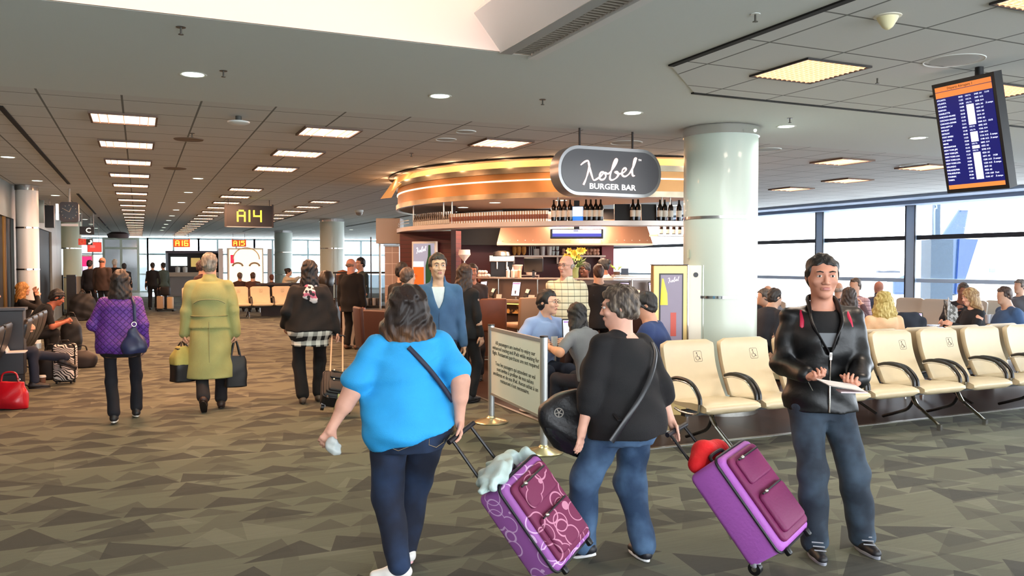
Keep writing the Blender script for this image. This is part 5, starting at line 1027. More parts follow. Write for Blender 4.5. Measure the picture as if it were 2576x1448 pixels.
def till(r): one(lambda m: m.box(-.02, .02, -.02, .02, 0, .1, M_black), 'stand')(r); one(lambda m: m.rbox((0, 0, 0), (.30, .06, .24), .02, M_black, T(0, 0, .20) @ R('X', 18)), 'monitor')(r)
thing('till_monitor', 1342, 700, 12.9, 'black till monitor seen from behind on the bar ledge', 'till', till, z=1.392)
for i, (px, c_) in enumerate(((1290, '#e8d8c8'), (1307, '#d9b08a'), (1278, '#efe7df'))): thing('squeeze_bottle', px, 700, 12.75, 'pale squeeze bottle on the bar ledge, %s' % ('next to the napkin box', 'right of the napkin box', 'left of the napkin box')[i], 'bottle', one(lambda m: m.lathe([(0, 0), (.028, 0), (.03, .11), (.012, .13), (.006, .17), (0, .17)], 14, mat('sq_' + c_[1:], c_, .4)), 'wall'), z=1.392)
thing('napkin_box', 1300, 700, 12.8, 'square cream napkin box on the bar ledge', 'napkin box', one(lambda m: m.rbox((0, 0, .06), (.12, .1, .12), .02, mat('cream_box', '#e4c9ab', .5)), 'box'), z=1.392)
def wrapcone(r): one(lambda m: m.cyl((0, 0, 0), (0, 0, .28), .012, M_steel), 'stem')(r); one(lambda m: m.lathe([(.02, .26), (.10, .36), (.09, .44), (.05, .42), (0, .43)], 9, mat('crumpled_paper', '#e9ddd6', .8)), 'paper')(r)
thing('paper_cone_stand', 1168, 700, 13.3, 'white crumpled paper cone on a tall steel stand at the left of the bar', 'paper stand', wrapcone, z=1.392)
for i in range(7): thing('wrapped_bun', 1207 + (i % 4) * 7, 700, 12.9, '%s white wrapped bun of the %s layer piled on the bar ledge' % (nth(i % 4), ('bottom', 'top')[i // 4]), 'wrapped food', one(lambda m: m.sph((0, 0, .03), (.038, .04, .03), mat('wrap_white', '#e6d2c6', .7), nu=10, nv=6), 'wrapper'), 'wrapped buns on the ledge', z=1.392 + (i // 4) * .055)
def flowers(r):
    one(lambda m: m.lathe([(0, 0), (.05, 0), (.06, .02), (.055, .12), (.07, .16), (.066, .16), (.05, .03)], 18, mat('vase_glass', '#7a8a5a', .2)), 'vase')(r); rr = random.Random(2); g_ = mat('stem_green', '#4f6e2c', .6)
    m = MB()
    for i in range(26): a, l = rr.uniform(0, 6.28), rr.uniform(.04, .17); m.tube([(0, 0, .1), (math.cos(a) * l * .5, math.sin(a) * l * .4, .2), (math.cos(a) * l, math.sin(a) * l * .7, rr.uniform(.2, .34))], [.006, .005, .003], g_, n=5)
    for i in range(40): a, l, z = rr.uniform(0, 6.28), rr.uniform(.05, .15), rr.uniform(.16, .30); d = Vector((math.cos(a), math.sin(a) * .7, rr.uniform(-.3, .8))).normalized(); p = Vector((math.cos(a) * l, math.sin(a) * l * .7, z)); x = d.cross(Vector((0, 0, 1))).normalized() * .014; m.add([p, p + d * .045 + x, p + d * .10, p + d * .045 - x], [(0, 1, 2, 3)], g_)
    m.build('foliage', r); y_ = mat('petal_yellow', '#f0d455', .6)
    for i in range(13):
        a, l, z = rr.uniform(0, 6.28), rr.uniform(.02, .17), rr.uniform(.30, .42); c = Vector((math.cos(a) * l, math.sin(a) * l * .7 - .03, z)); m = MB()
        for j in range(6):
            t = j * PI / 3; d = Vector((math.cos(t), -.5, math.sin(t))).normalized(); s_ = d.cross(Vector((0, 1, 0))).normalized() * .019; m.add([c, c + d * .032 + s_, c + d * .062, c + d * .032 - s_], [(0, 1, 2, 3)], y_)
        m.sph(c, .008, y_, nu=6, nv=4); m.build('blossom', r, smooth=0)
thing('flower_vase', 1446, 700, 12.65, 'vase of yellow lilies on the bar ledge beside the checked shirt man', 'vase of flowers', flowers, z=1.392)
thing('potted_plant', 1552, 700, 13.2, 'small green plant on the bar right of the white shirted worker', 'plant', lambda r: (one(lambda m: m.lathe([(0, 0), (.04, 0), (.055, .09), (.05, .09)], 14, mat('pot_brown', '#4a3428')), 'pot')(r), one(lambda m: [m.add([Vector((0, 0, .08)), Vector((math.cos(a) * .06, math.sin(a) * .06, .14)) + Vector((0, 0, .01)), Vector((math.cos(a) * .12, math.sin(a) * .1, .19 + .03 * math.sin(a * 3))), Vector((math.cos(a) * .05, math.sin(a) * .06, .16))], [(0, 1, 2, 3)], mat('leaf_lime', '#8fae4a', .6)) for a in [i * .42 for i in range(30)]], 'foliage')(r)), z=1.392)
thing('dark_screen', 1572, 700, 13.4, 'dark blue screen standing on the bar right of the small plant', 'screen', one(lambda m: m.box(-.06, .06, 0, .03, 0, .14, mat('navy_screen', '#18243a', .3)), 'panel', .005), z=1.392)
# right part of the bar: white fronted display
root = kroot('display_case', 1618, 13.0, 'white and glass display case at the right end of the bar', 'display case'); m = MB(); m.box(-.42, .35, 0, .5, 0, 1.0, mat('case_white', '#b8b4bc', .4)); m.build('base', root); m = MB(); m.box(-.42, .35, .05, .45, 1.06, 1.40, mat('case_glass', '#cfd0dc', .1, alpha=.5)); m.build('glass_box', root); m = MB(); m.box(-.44, .37, 0, .5, 1.40, 1.43, M_steel); m.build('lid', root)
# totem poster stand with the gold frame
root = kroot('poster_stand', 1687, 8.75, 'gold framed poster stand with a yellow drink beside the thick column', 'poster stand'); H_ = kz(667, 8.75); w_ = kw(1643, 1729, 8.75); M_gold2 = mat('gold_frame', '#b59a63', .35, .7)
m = MB(); m.box(-w_ / 2, w_ / 2, 0, .18, 0, H_, M_gold2); m.build('frame', root, bevel=.006); m = MB(); m.box(-w_ / 2 - .005, w_ / 2 + .005, -.01, .19, H_, H_ + .012, mat('stand_cap', '#4a3520', .4)); m.build('cap', root)
m = MB(); m.box(-w_ / 2 + .06, w_ / 2 - .045, -.006, 0, .3, H_ - .085, M_black); m.build('inner_frame', root); m = MB(); m.box(-w_ / 2 + .075, w_ / 2 - .06, -.010, -.006, .32, H_ - .10, mat('poster_mauve', '#7d7384', .4, emit='#7d7486', es=.25)); f = m.build('poster', root, smooth=0)
m = MB(); m.tube([(-.07, -.012, H_ - .42), (-.07, -.012, H_ - .30), (-.085, -.012, H_ - .14)], [.04, .035, .008], mat('lemon_drink', '#e0d13c', .4), n=8, flat=.1, up=(0, 1, 0)); m.build('yellow_drink', f); m = MB(); m.box(.0, .06, -.0125, -.0105, H_ - .75, H_ - .5, mat('cocktail_red', '#c04a3a', .4)); m.build('red_drink', f)
signature(T(.03, -.012, H_ - .155) @ R('X', 90), .115, M_wt, 'script_lettering', f, .0022)
w2 = kw(1730, 1772, 8.75); m = MB(); m.box(w_ / 2, w_ / 2 + w2, .01, .19, 0, H_, mat('totem_cream', '#e0d9c8', .4)); m.build('side_panel', root, bevel=.006); m = MB(); m.box(w_ / 2 + .0, w_ / 2 + .012, -.006, .01, 0, H_, M_chrome); m.box(w_ / 2 + w2 - .012, w_ / 2 + w2, -.006, .01, 0, H_, M_chrome); m.build('chrome_edges', root); m = MB(); m.cyl((w_ / 2 + w2 / 2, .009, H_ - .10), (w_ / 2 + w2 / 2, .004, H_ - .10), .026, M_black, n=24); m.build('round_hole', root)
# stools, chairs and the high table
M_lthr = mat('brown_leather', '#6d3c22', .45, vary=.1); M_lthd = mat('dark_brown_leather', '#3c211a', .5)
def stool(px, py, d, face, label, mm, w_=.42, zs=.76, zt=1.12):
    r = empty('bar_stool', tuple(kf(px, d)), PI - math.radians(face), label, 'stool'); m = MB(); m.rbox((0, 0, zs - .04), (w_, .42, .08), .03, mm); m.build('seat', r); m = MB(); m.rbox((0, .19, (zs + zt) / 2 - .02), (w_, .06, zt - zs + .10), .025, mm, R('X', -4)); m.build('backrest', r)
    for sx in (-1, 1):
        for sy in (-1, 1): m = MB(); m.cyl((sx * (w_ / 2 - .04), sy * .16, zs - .08), (sx * (w_ / 2 - .02), sy * .19, 0), .012, M_steel, n=8); m.build('leg', r)
    m = MB(); m.tube([(sx * (w_ / 2 - .035), sy * .172, .28) for sx, sy in ((-1, -1), (1, -1), (1, 1), (-1, 1))], .010, M_steel, n=6, closed=True); m.build('footrest', r); return r
stool(1234, 860, 11.6, 20, 'brown leather bar stool standing empty behind the free standing notice', M_lthr); stool(1622, 860, 11.4, 25, 'dark brown stool between the grey haired woman and the poster stand', M_lthd); stool(1310, 860, 11.9, -10, 'tan bar stool hidden behind the seated man with glasses', mat('tan_seat', '#b08a68', .5))
stool(978, 860, 11.2, 60, 'brown chair left of the bar below the man with grey hair', M_lthd, zs=.5, zt=.98); stool(944, 860, 11.9, 90, 'brown chair behind the blue shirted woman, left one', M_lthd, zs=.5, zt=.98)
root = empty('cafe_table', (4.62, 8.0, 0), 0, 'dark edged cafe table between the notice and the woman in black', 'table'); m = MB(); m.rbox((0, 0, .735), (.9, .62, .035), .015, mat('table_wood', '#b59a78', .35)); m.build('table_top', root); m = MB(); m.box(-.43, .43, -.29, .29, .66, .717, mat('table_dark', '#1c1614', .4)); m.build('apron', root)
for sx in (-1, 1):
    for sy in (-1, 1): m = MB(); m.cyl((sx * .38, sy * .25, 0), (sx * .38, sy * .25, .66), .022, M_steel, n=10); m.build('leg', root)
tp = kf(1435, 8.72); tablet(0, 'tablet on a stand on the cafe table, facing the woman in grey', '#cfe0f4', False, 0, loc=(tp.x, tp.y), z=.753, rz=-YAW + .1, w_=.165, h=.235)
root = empty('drinking_glass', (*kf(1395, 8.5).xy, .753), 0, 'clear drinking glass on the cafe table by the seated man', 'glass'); m = MB(); m.lathe([(0, 0), (.03, 0), (.036, .11), (.033, .11), (.028, .006)], 18, mat('glass_thin', '#dfe4e4', .05, alpha=.35)); m.build('glass_wall', root)
# ------------------------------------------------------------------ seating and free standing furniture
M_cream = mat('cream_vinyl', '#c2b08f', .32, vary=.03, bump=.1, bscale=300); M_sblack = mat('armrest_black', '#171412', .35); M_beam = mat('beam_black', '#0f0e0e', .4)
def seat_mesh(mm):
    m = MB(); rings = []
    for i in range(13):   # side profile of the cushion swept across the seat
        t = i / 12; x = -.285 + .57 * t; e = 1 - max(0, abs(t - .5) * 2 - .8) / .2 * .35
        prof = [(-.30, .355), (-.335, .385), (-.33, .425), (-.28, .452), (-.12, .450), (.05, .425), (.15, .425), (.16, .40), (.10, .375 - .0), (-.1, .365)]
        rings.append([(x, y * (1 if y > 0 else .97 + .03 * e), .405 + (z - .405) * e) for y, z in prof])
    m.loft(rings, mm); return m
def back_mesh(mm):
    m = MB(); rings = []
    for i in range(17):
        t = i / 16; z = .42 + .50 * t; y = .16 + .17 * t + .04 * math.sin(t * 3.0); w_ = .292 - .008 * math.sin(t * PI); c = 1 if t < .86 else math.sqrt(max(0, 1 - ((t - .86) / .14)**2)) * .18 + .82
        if t == 1: w_ -= .03
        w_ *= c; th = .035 if t < .95 else .022
        rings.append([(w_ * sx * k, y + dy * th + (.012 if k < .8 and dy < 0 else 0), z) for sx, k, dy in ((-1, 1, 0), (-1, .96, -.8), (-1, .6, -1), (1, .6, -1), (1, .96, -.8), (1, 1, 0), (1, .96, .8), (1, .5, 1), (-1, .5, 1), (-1, .96, .8))])
    m.loft(rings, mm); return m
def bench(name, label, loc, rz, xs, icons=(), legs=(), mm=None, simple=False, cat_='bench', group=None):
    mm = mm or M_cream; root = empty(name, loc, rz, label, cat_, group); pad = seat_mesh(mm).mesh('seat', 60); bk = back_mesh(mm).mesh('backrest', 60)
    am = MB(); am.tube(smooth_pts([(0, .16, .60), (0, .06, .625), (0, -.10, .615), (0, -.19, .57), (0, -.25, .50), (0, -.262, .44)], 4), .017, M_sblack, n=8, flat=1.0); arm_pad = am.mesh('arm_pad', 50)
    fm = MB(); fm.tube(smooth_pts([(0, .17, .585), (0, .06, .605), (0, -.10, .593), (0, -.17, .555), (0, -.232, .49), (0, -.245, .43), (0, -.23, .37), (0, -.16, .345), (0, .0, .34), (0, .1, .36)], 4), .011, M_chrome, n=8); arm_fr = fm.mesh('arm_frame', 50)
    def add(me, nm, par, x): o = bpy.data.objects.new(nm, me); C.objects.link(o); o.parent = par; o.location = (x, 0, 0); return o
    for i, x in enumerate(xs):
        add(pad, 'seat', root, x); b = add(bk, 'backrest', root, x)
        if i in icons:
            m = MB(); Mx = T(0, .21, .775) @ R('X', 90 - 17) @ T(0, 0, .042); rr_ = rrect(.085, .095, .012); kk_ = mat('icon_ink', '#3a3530', .5)
            m.tube([Mx @ Vector((x_, y_, 0)) for x_, y_ in rr_], .0018, kk_, n=4, closed=True); m.tube([Mx @ Vector((-.006 + .019 * math.cos(t), -.015 + .019 * math.sin(t), 0)) for t in [2.2 + i_ * .38 for i_ in range(12)]], .0022, kk_, n=5)
            m.tube([Mx @ Vector(p) for p in ((-.006, .020, 0), (-.003, -.004, 0), (.012, -.005, 0), (.021, -.026, 0), (.028, -.024, 0))], .0032, kk_, n=5); m.sph(Mx @ Vector((-.008, .030, 0)), .006, kk_, nu=8, nv=6); o = m.build('wheelchair_symbol', b, smooth=0)
        if not simple:
            for sx in (-.295, .295): f = add(arm_fr, 'armrest', root, x + sx); add(arm_pad, 'arm_pad', f, 0)
    m = MB(); m.box(min(xs) - .28, max(xs) + .28, -.03, .03, .30, .355, M_beam); m.build('beam', root)
    m = MB(); 
    for x in legs:
        r = empty('x', (0, 0, 0)) if False else None; m = MB(); m.tube(smooth_pts([(x, .02, .33), (x, -.04, .22), (x, -.14, .15), (x, -.30, .05)], 4), [.022] * 5 + [.016] * 8, M_chrome, n=8); m.tube(smooth_pts([(x, -.02, .28), (x, .05, .16), (x, .20, .09), (x, .36, .03)], 4), .016, M_beam, n=8); m.box(x - .015, x + .015, -.33, -.29, 0, .06, M_chrome); m.build('leg', root)
    return root
xs0 = [4.54, 5.17, 5.82, 6.45, 7.09, 7.78, 8.46, 9.15]; bx, by = 4.54, 5.86
bench('airport_bench', 'long row of cream vinyl airport seats with black armrests in the right foreground', (bx, by, 0), 0, [x - bx for x in xs0], (0, 1, 4, 5), (.02, 1.28, 2.50, 3.15, 4.3))
bench('airport_bench', 'cream seat row back to back behind the right foreground row', (7.1, 6.72, 0), PI, [-2.0, -1.35, -.7, -.05, .6], legs=(-1.5, 0), simple=True)
bench('airport_bench', 'far cream seat row facing the camera beyond the trench coat man', (2.9, 25.3, 0), 0, [-1.5, -.87, -.24, .39, 1.02], (1, 2, 3, 4), (-1.2, 0, 1.1))
M_gs = mat('grey_beige_vinyl', '#b1a99c', .4)
for i, (px, d, rot, n, lb) in enumerate([(2195, 16.9, -75, 2, 'grey beige seat row near the window behind the blonde in peach'), (2340, 15.8, -75, 2, 'beige seat pair beside the blue window column'), (2500, 15.2, -75, 2, 'grey seat pair by the window behind the woman in blue'), (2075, 16.2, -75, 2, 'grey seat pair behind the leather jacket man by the window'), (1925, 15.0, -60, 1, 'single pale seat right of the thick column')]):
    p = kf(px, d); bench('airport_bench', lb, (p.x, p.y, 0), math.radians(rot), [k * .63 for k in range(n)], legs=(0,), mm=M_gs, simple=i != 1)
# left black seats
M_blk = mat('black_seat_vinyl', '#141316', .35); bench('airport_bench', 'black seat row along the left wall under the sitting people', (-1.62, 13.4, 0), -PI / 2, [-.5, .13, .76, 1.39], legs=(-.4, 1.2), mm=M_blk)
bench('airport_bench', 'black seat row at the left edge under the person with crossed legs', (-1.74, 10.6, 0), -PI / 2, [-.55, .1, .72], legs=(-.4, .6), mm=M_blk)
p = ax(10, 765, -1.55); root = empty('black_cabinet', (-1.62, 11.75, 0), 0, 'black box shaped cabinet at the left edge between the two seat rows', 'cabinet'); m = MB(); m.box(-.5, .32, -.06, .2, .25, 1.04, mat('cabinet_charcoal', '#1d1f24', .4)); m.build('body', root, bevel=.01); m = MB(); m.box(-.52, .34, -.08, .22, 1.04, 1.07, mat('cabinet_top', '#3a3d44', .35)); m.build('top', root); m = MB(); m.box(-.48, .30, -.04, .18, 0, .25, M_beam); m.build('plinth', root)
# tables and things in the window lounge
def lounge_table(px, d, label, w_=1.0, dd=.6, top='#c9ccd4', rot=0):
    p = kf(px, d); r = empty('lounge_table', (p.x, p.y, 0), math.radians(rot), label, 'table'); m = MB(); m.rbox((0, 0, .735), (w_, dd, .03), .012, mat('table_' + top[1:], top, .25)); m.build('table_top', r)
    for sx in (-1, 1): m = MB(); m.cyl((sx * w_ * .4, 0, .02), (sx * w_ * .4, 0, .72), .025, M_steel, n=10); m.box(sx * w_ * .4 - .03, sx * w_ * .4 + .03, -dd * .4, dd * .4, 0, .02, M_steel); m.build('leg', r)
    return r
lounge_table(2335, 10.9, 'pale shiny table between the blonde women in the window lounge', 1.2, .7, rot=-25); lounge_table(2378, 11.5, 'dark wood table edge in front of the newspaper reader', .5, .4, '#5a4a40', -25); lounge_table(2498, 12.0, 'dark table left of the woman in blue', .55, .45, '#4a4350', -25)
p = kf(2305, 11.1); tablet(1, 'tablet on a black stand on the pale table in the window lounge', '#cbb9c9', False, 0, loc=(p.x, p.y), z=.75, rz=-YAW - .2, w_=.2, h=.16)
for i, (px, lb) in enumerate(((2487, 'left clear cup on the dark table by the window'), (2499, 'right clear cup on the dark table by the window'))):
    p = kf(px, 12.0); r = empty('plastic_cup', (p.x, p.y, .75), 0, lb, 'cup', 'clear cups by the window'); m = MB(); m.lathe([(0, 0), (.03, 0), (.038, .12), (.035, .12), (.028, .01)], 14, mat('cup_white', '#d9dce2', .3)); m.build('cup_wall', r)
# outside: blue column, tail fin, vehicles
p = ad(2357, 661, 20.5); root = empty('outside_pillar', (p.x, p.y, -4), -YAW, 'thick blue steel pillar just outside the window with a hanging cable', 'pillar'); M_pil = mat('pillar_blue', '#0a2c42', .45); M_pil2 = mat('pillar_blue_dark', '#04263a', .45)
m = MB(); m.box(-.07, .07, .0, .14, 0, 9.5, M_pil); m.build('shaft', root, smooth=0); m = MB(); m.box(-.16, .39, -.02, .5, 0, 6.2, M_pil2); m.build('wide_base', root, smooth=0); m = MB(); m.tube(smooth_pts([(-.10, -.02, 9), (-.13, -.02, 7.4), (-.04, -.02, 7.0), (-.09, -.02, 6.9), (-.08, -.02, 6.2)], 5), .02, mat('cable_grey', '#6a7f90', .6), n=6); m.build('cable', root)
def outside_shape(name, label, cat_, d, poly, th, mm, parts=()):
    c = ad(sum(p[0] for p in poly) / len(poly), sum(p[1] for p in poly) / len(poly), d); root = empty(name, tuple(c), -YAW, label, cat_); k = d / FPX; X0 = sum(p[0] for p in poly) / len(poly); Y0 = sum(p[1] for p in poly) / len(poly)
    def P(pl, m, a, b, q): m.prism([((x - X0) * k, (Y0 - y) * k) for x, y in pl], a, b, q, R('X', 90))
    m = MB(); P(poly, m, -th / 2, th / 2, mm); m.build('body', root, smooth=0, bevel=min(.12, th * .3))
    for nm, pl, q, off in parts: m = MB(); P(pl, m, th / 2 - .01, th / 2 + off, q); m.build(nm, root, smooth=0)
    return root
M_tail = mat('tail_blue', '#042d52', .35, coat=.3); M_tail2 = mat('tail_light_blue', '#0c2b62', .35)
outside_shape('aircraft_tail', 'blue airliner tail fin seen through the right hand window', 'aeroplane', 48, [(2404, 523), (2426, 523), (2415, 592), (2416, 599), (2445, 602), (2414, 704), (2405, 740), (2240, 740), (2240, 702), (2290, 682), (2315, 668), (2337, 634), (2364, 585)], 1.0, M_tail, [('rudder', [(2398, 602), (2445, 602), (2414, 704), (2405, 738), (2392, 738)], M_tail2, .15), ('tip_cap', [(2402, 523), (2426, 523), (2425, 530), (2400, 530)], mat('tail_white', '#d6ecf6', .4), .2)])
outside_shape('terminal_building', 'pale faint terminal building on the horizon at the right edge', 'building', 430, [(2437, 690), (2437, 672), (2468, 670), (2470, 660), (2500, 662), (2576, 655), (2700, 655), (2700, 692)], 12, mat('haze_building', '#8fa0a4', .9), [('windows', [(2472, 675), (2486, 675), (2486, 684), (2472, 684)], mat('haze_window', '#5f7a82', .9), .4)])
outside_shape('terminal_building', 'very faint long building on the horizon left of the leather jacket man', 'building', 440, [(1890, 690), (1890, 664), (1950, 660), (1990, 664), (2180, 668), (2180, 690)], 12, mat('haze_building2', '#b2b6b4', .9))
outside_shape('service_vehicle', 'small dark service vehicle on the apron behind the window', 'vehicle', 470, [(2207, 687), (2207, 680), (2222, 682), (2235, 680), (2262, 681), (2262, 687)], 3, mat('vehicle_grey', '#2b3340', .6))
tl = ad(2340, 740, 48); root = empty('aircraft_fuselage', (tl.x, tl.y, -4.0), -YAW, 'white airliner rear fuselage under the blue tail, mostly hidden by the seats', 'aeroplane'); m = MB()
m.loft([[(x, r * math.cos(t), 2.2 + r * math.sin(t) + o_) for t in [2 * PI * i / 24 for i in range(24)]] for x, r, o_ in ((-2.6, .3, .9), (-1, .8, .6), (2, 1.4, .25), (6, 1.75, 0), (14, 1.8, 0))], M_white); m.build('hull', root); m = MB(); m.cyl((9, 0, .4), (9, 0, 1.2), .12, M_steel); m.cyl((9, -.3, .4), (9, .3, .4), .4, M_black); m.build('landing_gear', root)
# far white advertising board and desk
Y_ = 31.0; a, b = ay(572, 623, Y_), ay(664, 730, Y_); w_, h = b.x - a.x, a.z; root = empty('advertising_board', ((a.x + b.x) / 2, Y_, 0), 0, 'large white lit advertising board with a pale face and two yellow glasses', 'advertising board'); M_post = mat('board_post', '#b6b2ae', .4, .3)
m = MB(); m.box(-w_ / 2, w_ / 2, 0, .25, .1, h, M_white); m.build('case', root, smooth=0); m = MB(); m.box(-w_ / 2 + .06, w_ / 2 - .06, -.02, 0, .2, h - .06, mat('board_lit', '#ffe6c8', .5, emit='#ffe2c0', es=.95)); f = m.build('lit_face', root, smooth=0)
for s_ in (-1, 1): m = MB(); m.box(s_ * (w_ / 2 + .22) - .07, s_ * (w_ / 2 + .22) + .07, 0, .2, 0, h - .02, M_post); m.build('side_post', root, smooth=0)
zg = EYE + (HOR - 682) * (Y_ / .93) / FPX * .93
for s_ in (-.30, .28): m = MB(); m.prism(rrect(.28, .36, .06), -.03, -.02, mat('lit_yellow', '#ffc61a', .5, emit='#ffc414', es=1.1), T(s_, 0, 1.36) @ R('X', 90)); m.build('yellow_glass', f)
m = MB(); gm = mat('board_drawing', '#e2c29c', .6); m.tube([(.02 + .45 * math.cos(t), -.03, 1.75 + .42 * math.sin(t)) for t in [PI * i / 24 for i in range(25)]], .02, gm, n=5)
for s_ in (-.28, .30): m.tube([(s_ + .17 * math.cos(t), -.03, 1.5 + .12 * math.sin(t)) for t in [PI * i / 12 for i in range(13)]], .035, mat('board_brow', '#a98e72', .6), n=5)
m.build('drawn_face', f); m = MB(); m.box(-w_ / 2 + .1, -w_ / 2 + .22, -.03, -.02, h - .55, h - .25, mat('board_red', '#e0264a', .5, emit='#e0264a', es=.6)); m.build('red_mark', f)
Y_ = 44.0; a, b = ay(420, 630, Y_), ay(560, 718, Y_); w_ = b.x - a.x; root = empty('service_desk', ((a.x + b.x) / 2, Y_, 0), 0, 'dark roofed service desk with screens in the far hall', 'service desk'); zt = a.z; M_dk = mat('desk_dark', '#241c20', .5)
m = MB(); m.box(-w_ / 2, w_ / 2, 0, .8, 0, .95, mat('desk_grey', '#857a74', .5)); m.build('counter_base', root, smooth=0); m = MB(); m.box(-w_ / 2, w_ / 2, -.1, .85, .95, 1.15, mat('desk_wood', '#b79f86', .4)); m.build('counter_top', root, smooth=0); m = MB(); m.box(-w_ / 2, w_ / 2, 1.2, 1.3, 0, zt, M_dk); m.build('back_wall', root, smooth=0); m = MB(); m.box(-w_ / 2 - .05, w_ / 2 + .05, 0, 1.3, zt - .12, zt, mat('desk_roof', '#54505c', .5)); m.build('roof', root, smooth=0)
for s_ in (-1, 1): m = MB(); m.box(s_ * w_ / 2 - .05, s_ * w_ / 2 + .05, .0, 1.2, 1.15, zt - .12, mat('desk_post', '#8d97a4', .4)); m.build('side_post', root, smooth=0)
m = MB(); m.box(-w_ * .42, -w_ * .12, 1.1, 1.18, zt - .75, zt - .3, mat('desk_screen', '#dfeee6', .4, emit='#dfeee6', es=.9)); m.build('screen', root, smooth=0); m = MB(); m.box(-w_ * .05, w_ * .12, 1.1, 1.18, zt - .8, zt - .35, mat('desk_menu', '#c9a860', .4, emit='#c9a860', es=.6)); m.build('menu_panel', root, smooth=0); m = MB(); m.box(w_ * .16, w_ * .3, 1.1, 1.18, zt - .8, zt - .35, mat('desk_menu', '#c9a860', .4)); m.build('menu_panel', root, smooth=0)
for i, x in enumerate((-.8, -.45, .35)): m = MB(); m.lathe([(0, 0), (.11, 0), (.12, .25), (0, .3)], 12, M_white); m.build('jar', loc=((a.x + b.x) / 2 + x, Y_ + .3, 1.15), label='%s white jar on the far service desk' % ['leftmost', 'middle', 'rightmost'][i], cat='jar')
# bar table by the far columns with the seated man, dark racks left of the burger bar
p = kf(748, 25.6); root = empty('bar_table', (p.x, p.y, 0), 0, 'dark bar table beside the seated man in white near the far column', 'table'); m = MB(); m.box(-1.2, 1.2, -.35, .35, .95, 1.0, M_sb); m.build('table_top', root); m = MB(); m.box(-1.1, 1.1, -.05, .05, 0, .95, M_sb); m.build('support', root)
for i, (px, d, w_, h, c_, lb) in enumerate([(820, 19.5, .5, 1.25, '#1c1614', 'dark display rack left of the bald man in black'), (862, 20.5, .45, 1.3, '#2b1c14', 'dark brown rack with a copper edge behind the bald man in black')]):
    p = kf(px, d); root = empty('display_rack', (p.x, p.y, 0), -YAW, lb, 'rack'); m = MB(); m.box(-w_ / 2, w_ / 2, 0, .4, 0, .75, mat('rack_' + c_[1:], c_, .5)); m.build('cabinet', root); m = MB(); m.tube([(0, .1, .75), (0, .1, 1.0)], .03, M_black); m.lathe([(0, 1.0), (.17, 1.08), (.2, 1.25), (.12, 1.42), (0, 1.45)], 18, mat('rack_top_' + c_[1:], ['#2a2420', '#6b3a1a'][i], .3)); m.build('round_top', root)
p = kf(905, 18.5); root = empty('railing', (p.x, p.y, 0), -YAW, 'thin black railing with posts left of the burger bar', 'railing'); m = MB(); m.box(-.6, .7, 0, .03, 1.38, 1.42, M_black)
m.build('top_rail', root)
for x in (-.55, -.1, .25, .62): m = MB(); m.box(x - .012, x + .012, 0, .03, 0, 1.38 if x != .25 else 2.2, M_black); m.build('post', root)
m = MB(); m.box(-.55, .62, .012, .018, .75, 1.35, mat('smoked_glass', '#3a4448', .1, alpha=.5)); m.build('glass_panel', root)
# free standing notice between two posts
P1, P2 = az(1236, 1062), az(1368, 1138); ctr = (P1 + P2) / 2; d_ = P2 - P1; rz_ = math.atan2(d_.y, d_.x); L = d_.length; root = empty('notice_barrier', (ctr.x, ctr.y, 0), rz_, 'free standing pale notice panel between two silver posts on round bases', 'notice sign'); M_alu = mat('aluminium_post', '#c9cdcd', .3, .7); H_ = kz(820, 7.95)
H_ = ay(1240, 818, P1.y).z
for s_ in (-1, 1):
    m = MB(); m.lathe([(.033, .03), (.033, H_)], 16, M_alu, T(s_ * L / 2, 0, 0)); m.lathe([(.036, H_), (.036, H_ + .012), (0, H_ + .014)], 16, M_black, T(s_ * L / 2, 0, 0)); po = m.build('post', root)
    m = MB(); m.lathe([(.165, 0), (.170, .01), (.155, .022), (.06, .045), (.04, .06), (.033, .07)], 36, mat('base_brass_steel', '#cfc39a', .28, .9), T(s_ * L / 2, 0, 0)); m.build('round_base', po)
zb_ = .30; m = MB(); m.box(-L / 2 + .035, L / 2 - .035, -.012, .012, zb_, H_ - .02, mat('notice_panel', '#dbe8e2', .45)); pn_ = m.build('panel', root, smooth=0); m = MB(); m.box(-L / 2 + .03, L / 2 - .03, -.018, .018, H_ - .045, H_ - .015, M_alu); m.build('top_rail', root); m = MB(); m.box(-L / 2 + .03, L / 2 - .03, -.018, .018, zb_ - .012, zb_ + .012, M_alu); m.build('bottom_rail', root)
M_ink = mat('notice_ink', '#3d4644', .7); ww = L - .07
side = -1 if (R('Z', math.degrees(rz_)) @ Vector((0, -1, 0))).dot(Vector((-ctr.x, -ctr.y, 0))) > 0 else 1
for k, (ln, wf) in enumerate([('All passengers are invited to enjoy our', .80), ('enhanced seating and iPads while waiting for', .93), ('flight. Restaurant purchases are not required', .93), (None, 0), ('Tous les passagers qui attendent un vol', .80), ('sont invites à profiter de nos salons', .74), ('améliores et de nos iPad. Aucun achat à un', .90), ("restaurant n'est necessaire.", .58)]):
    if not ln: continue
    zz = H_ - .16 - k * (H_ - zb_ - .30) / 7.6
    t_ = text_mesh(ln, .054, M_ink, 'lettering', pn_, T(.0, side * .0135, zz) @ (R('X', 90) if side < 0 else R('Z', 180) @ R('X', 90)), ext=.0006, width=ww * wf)
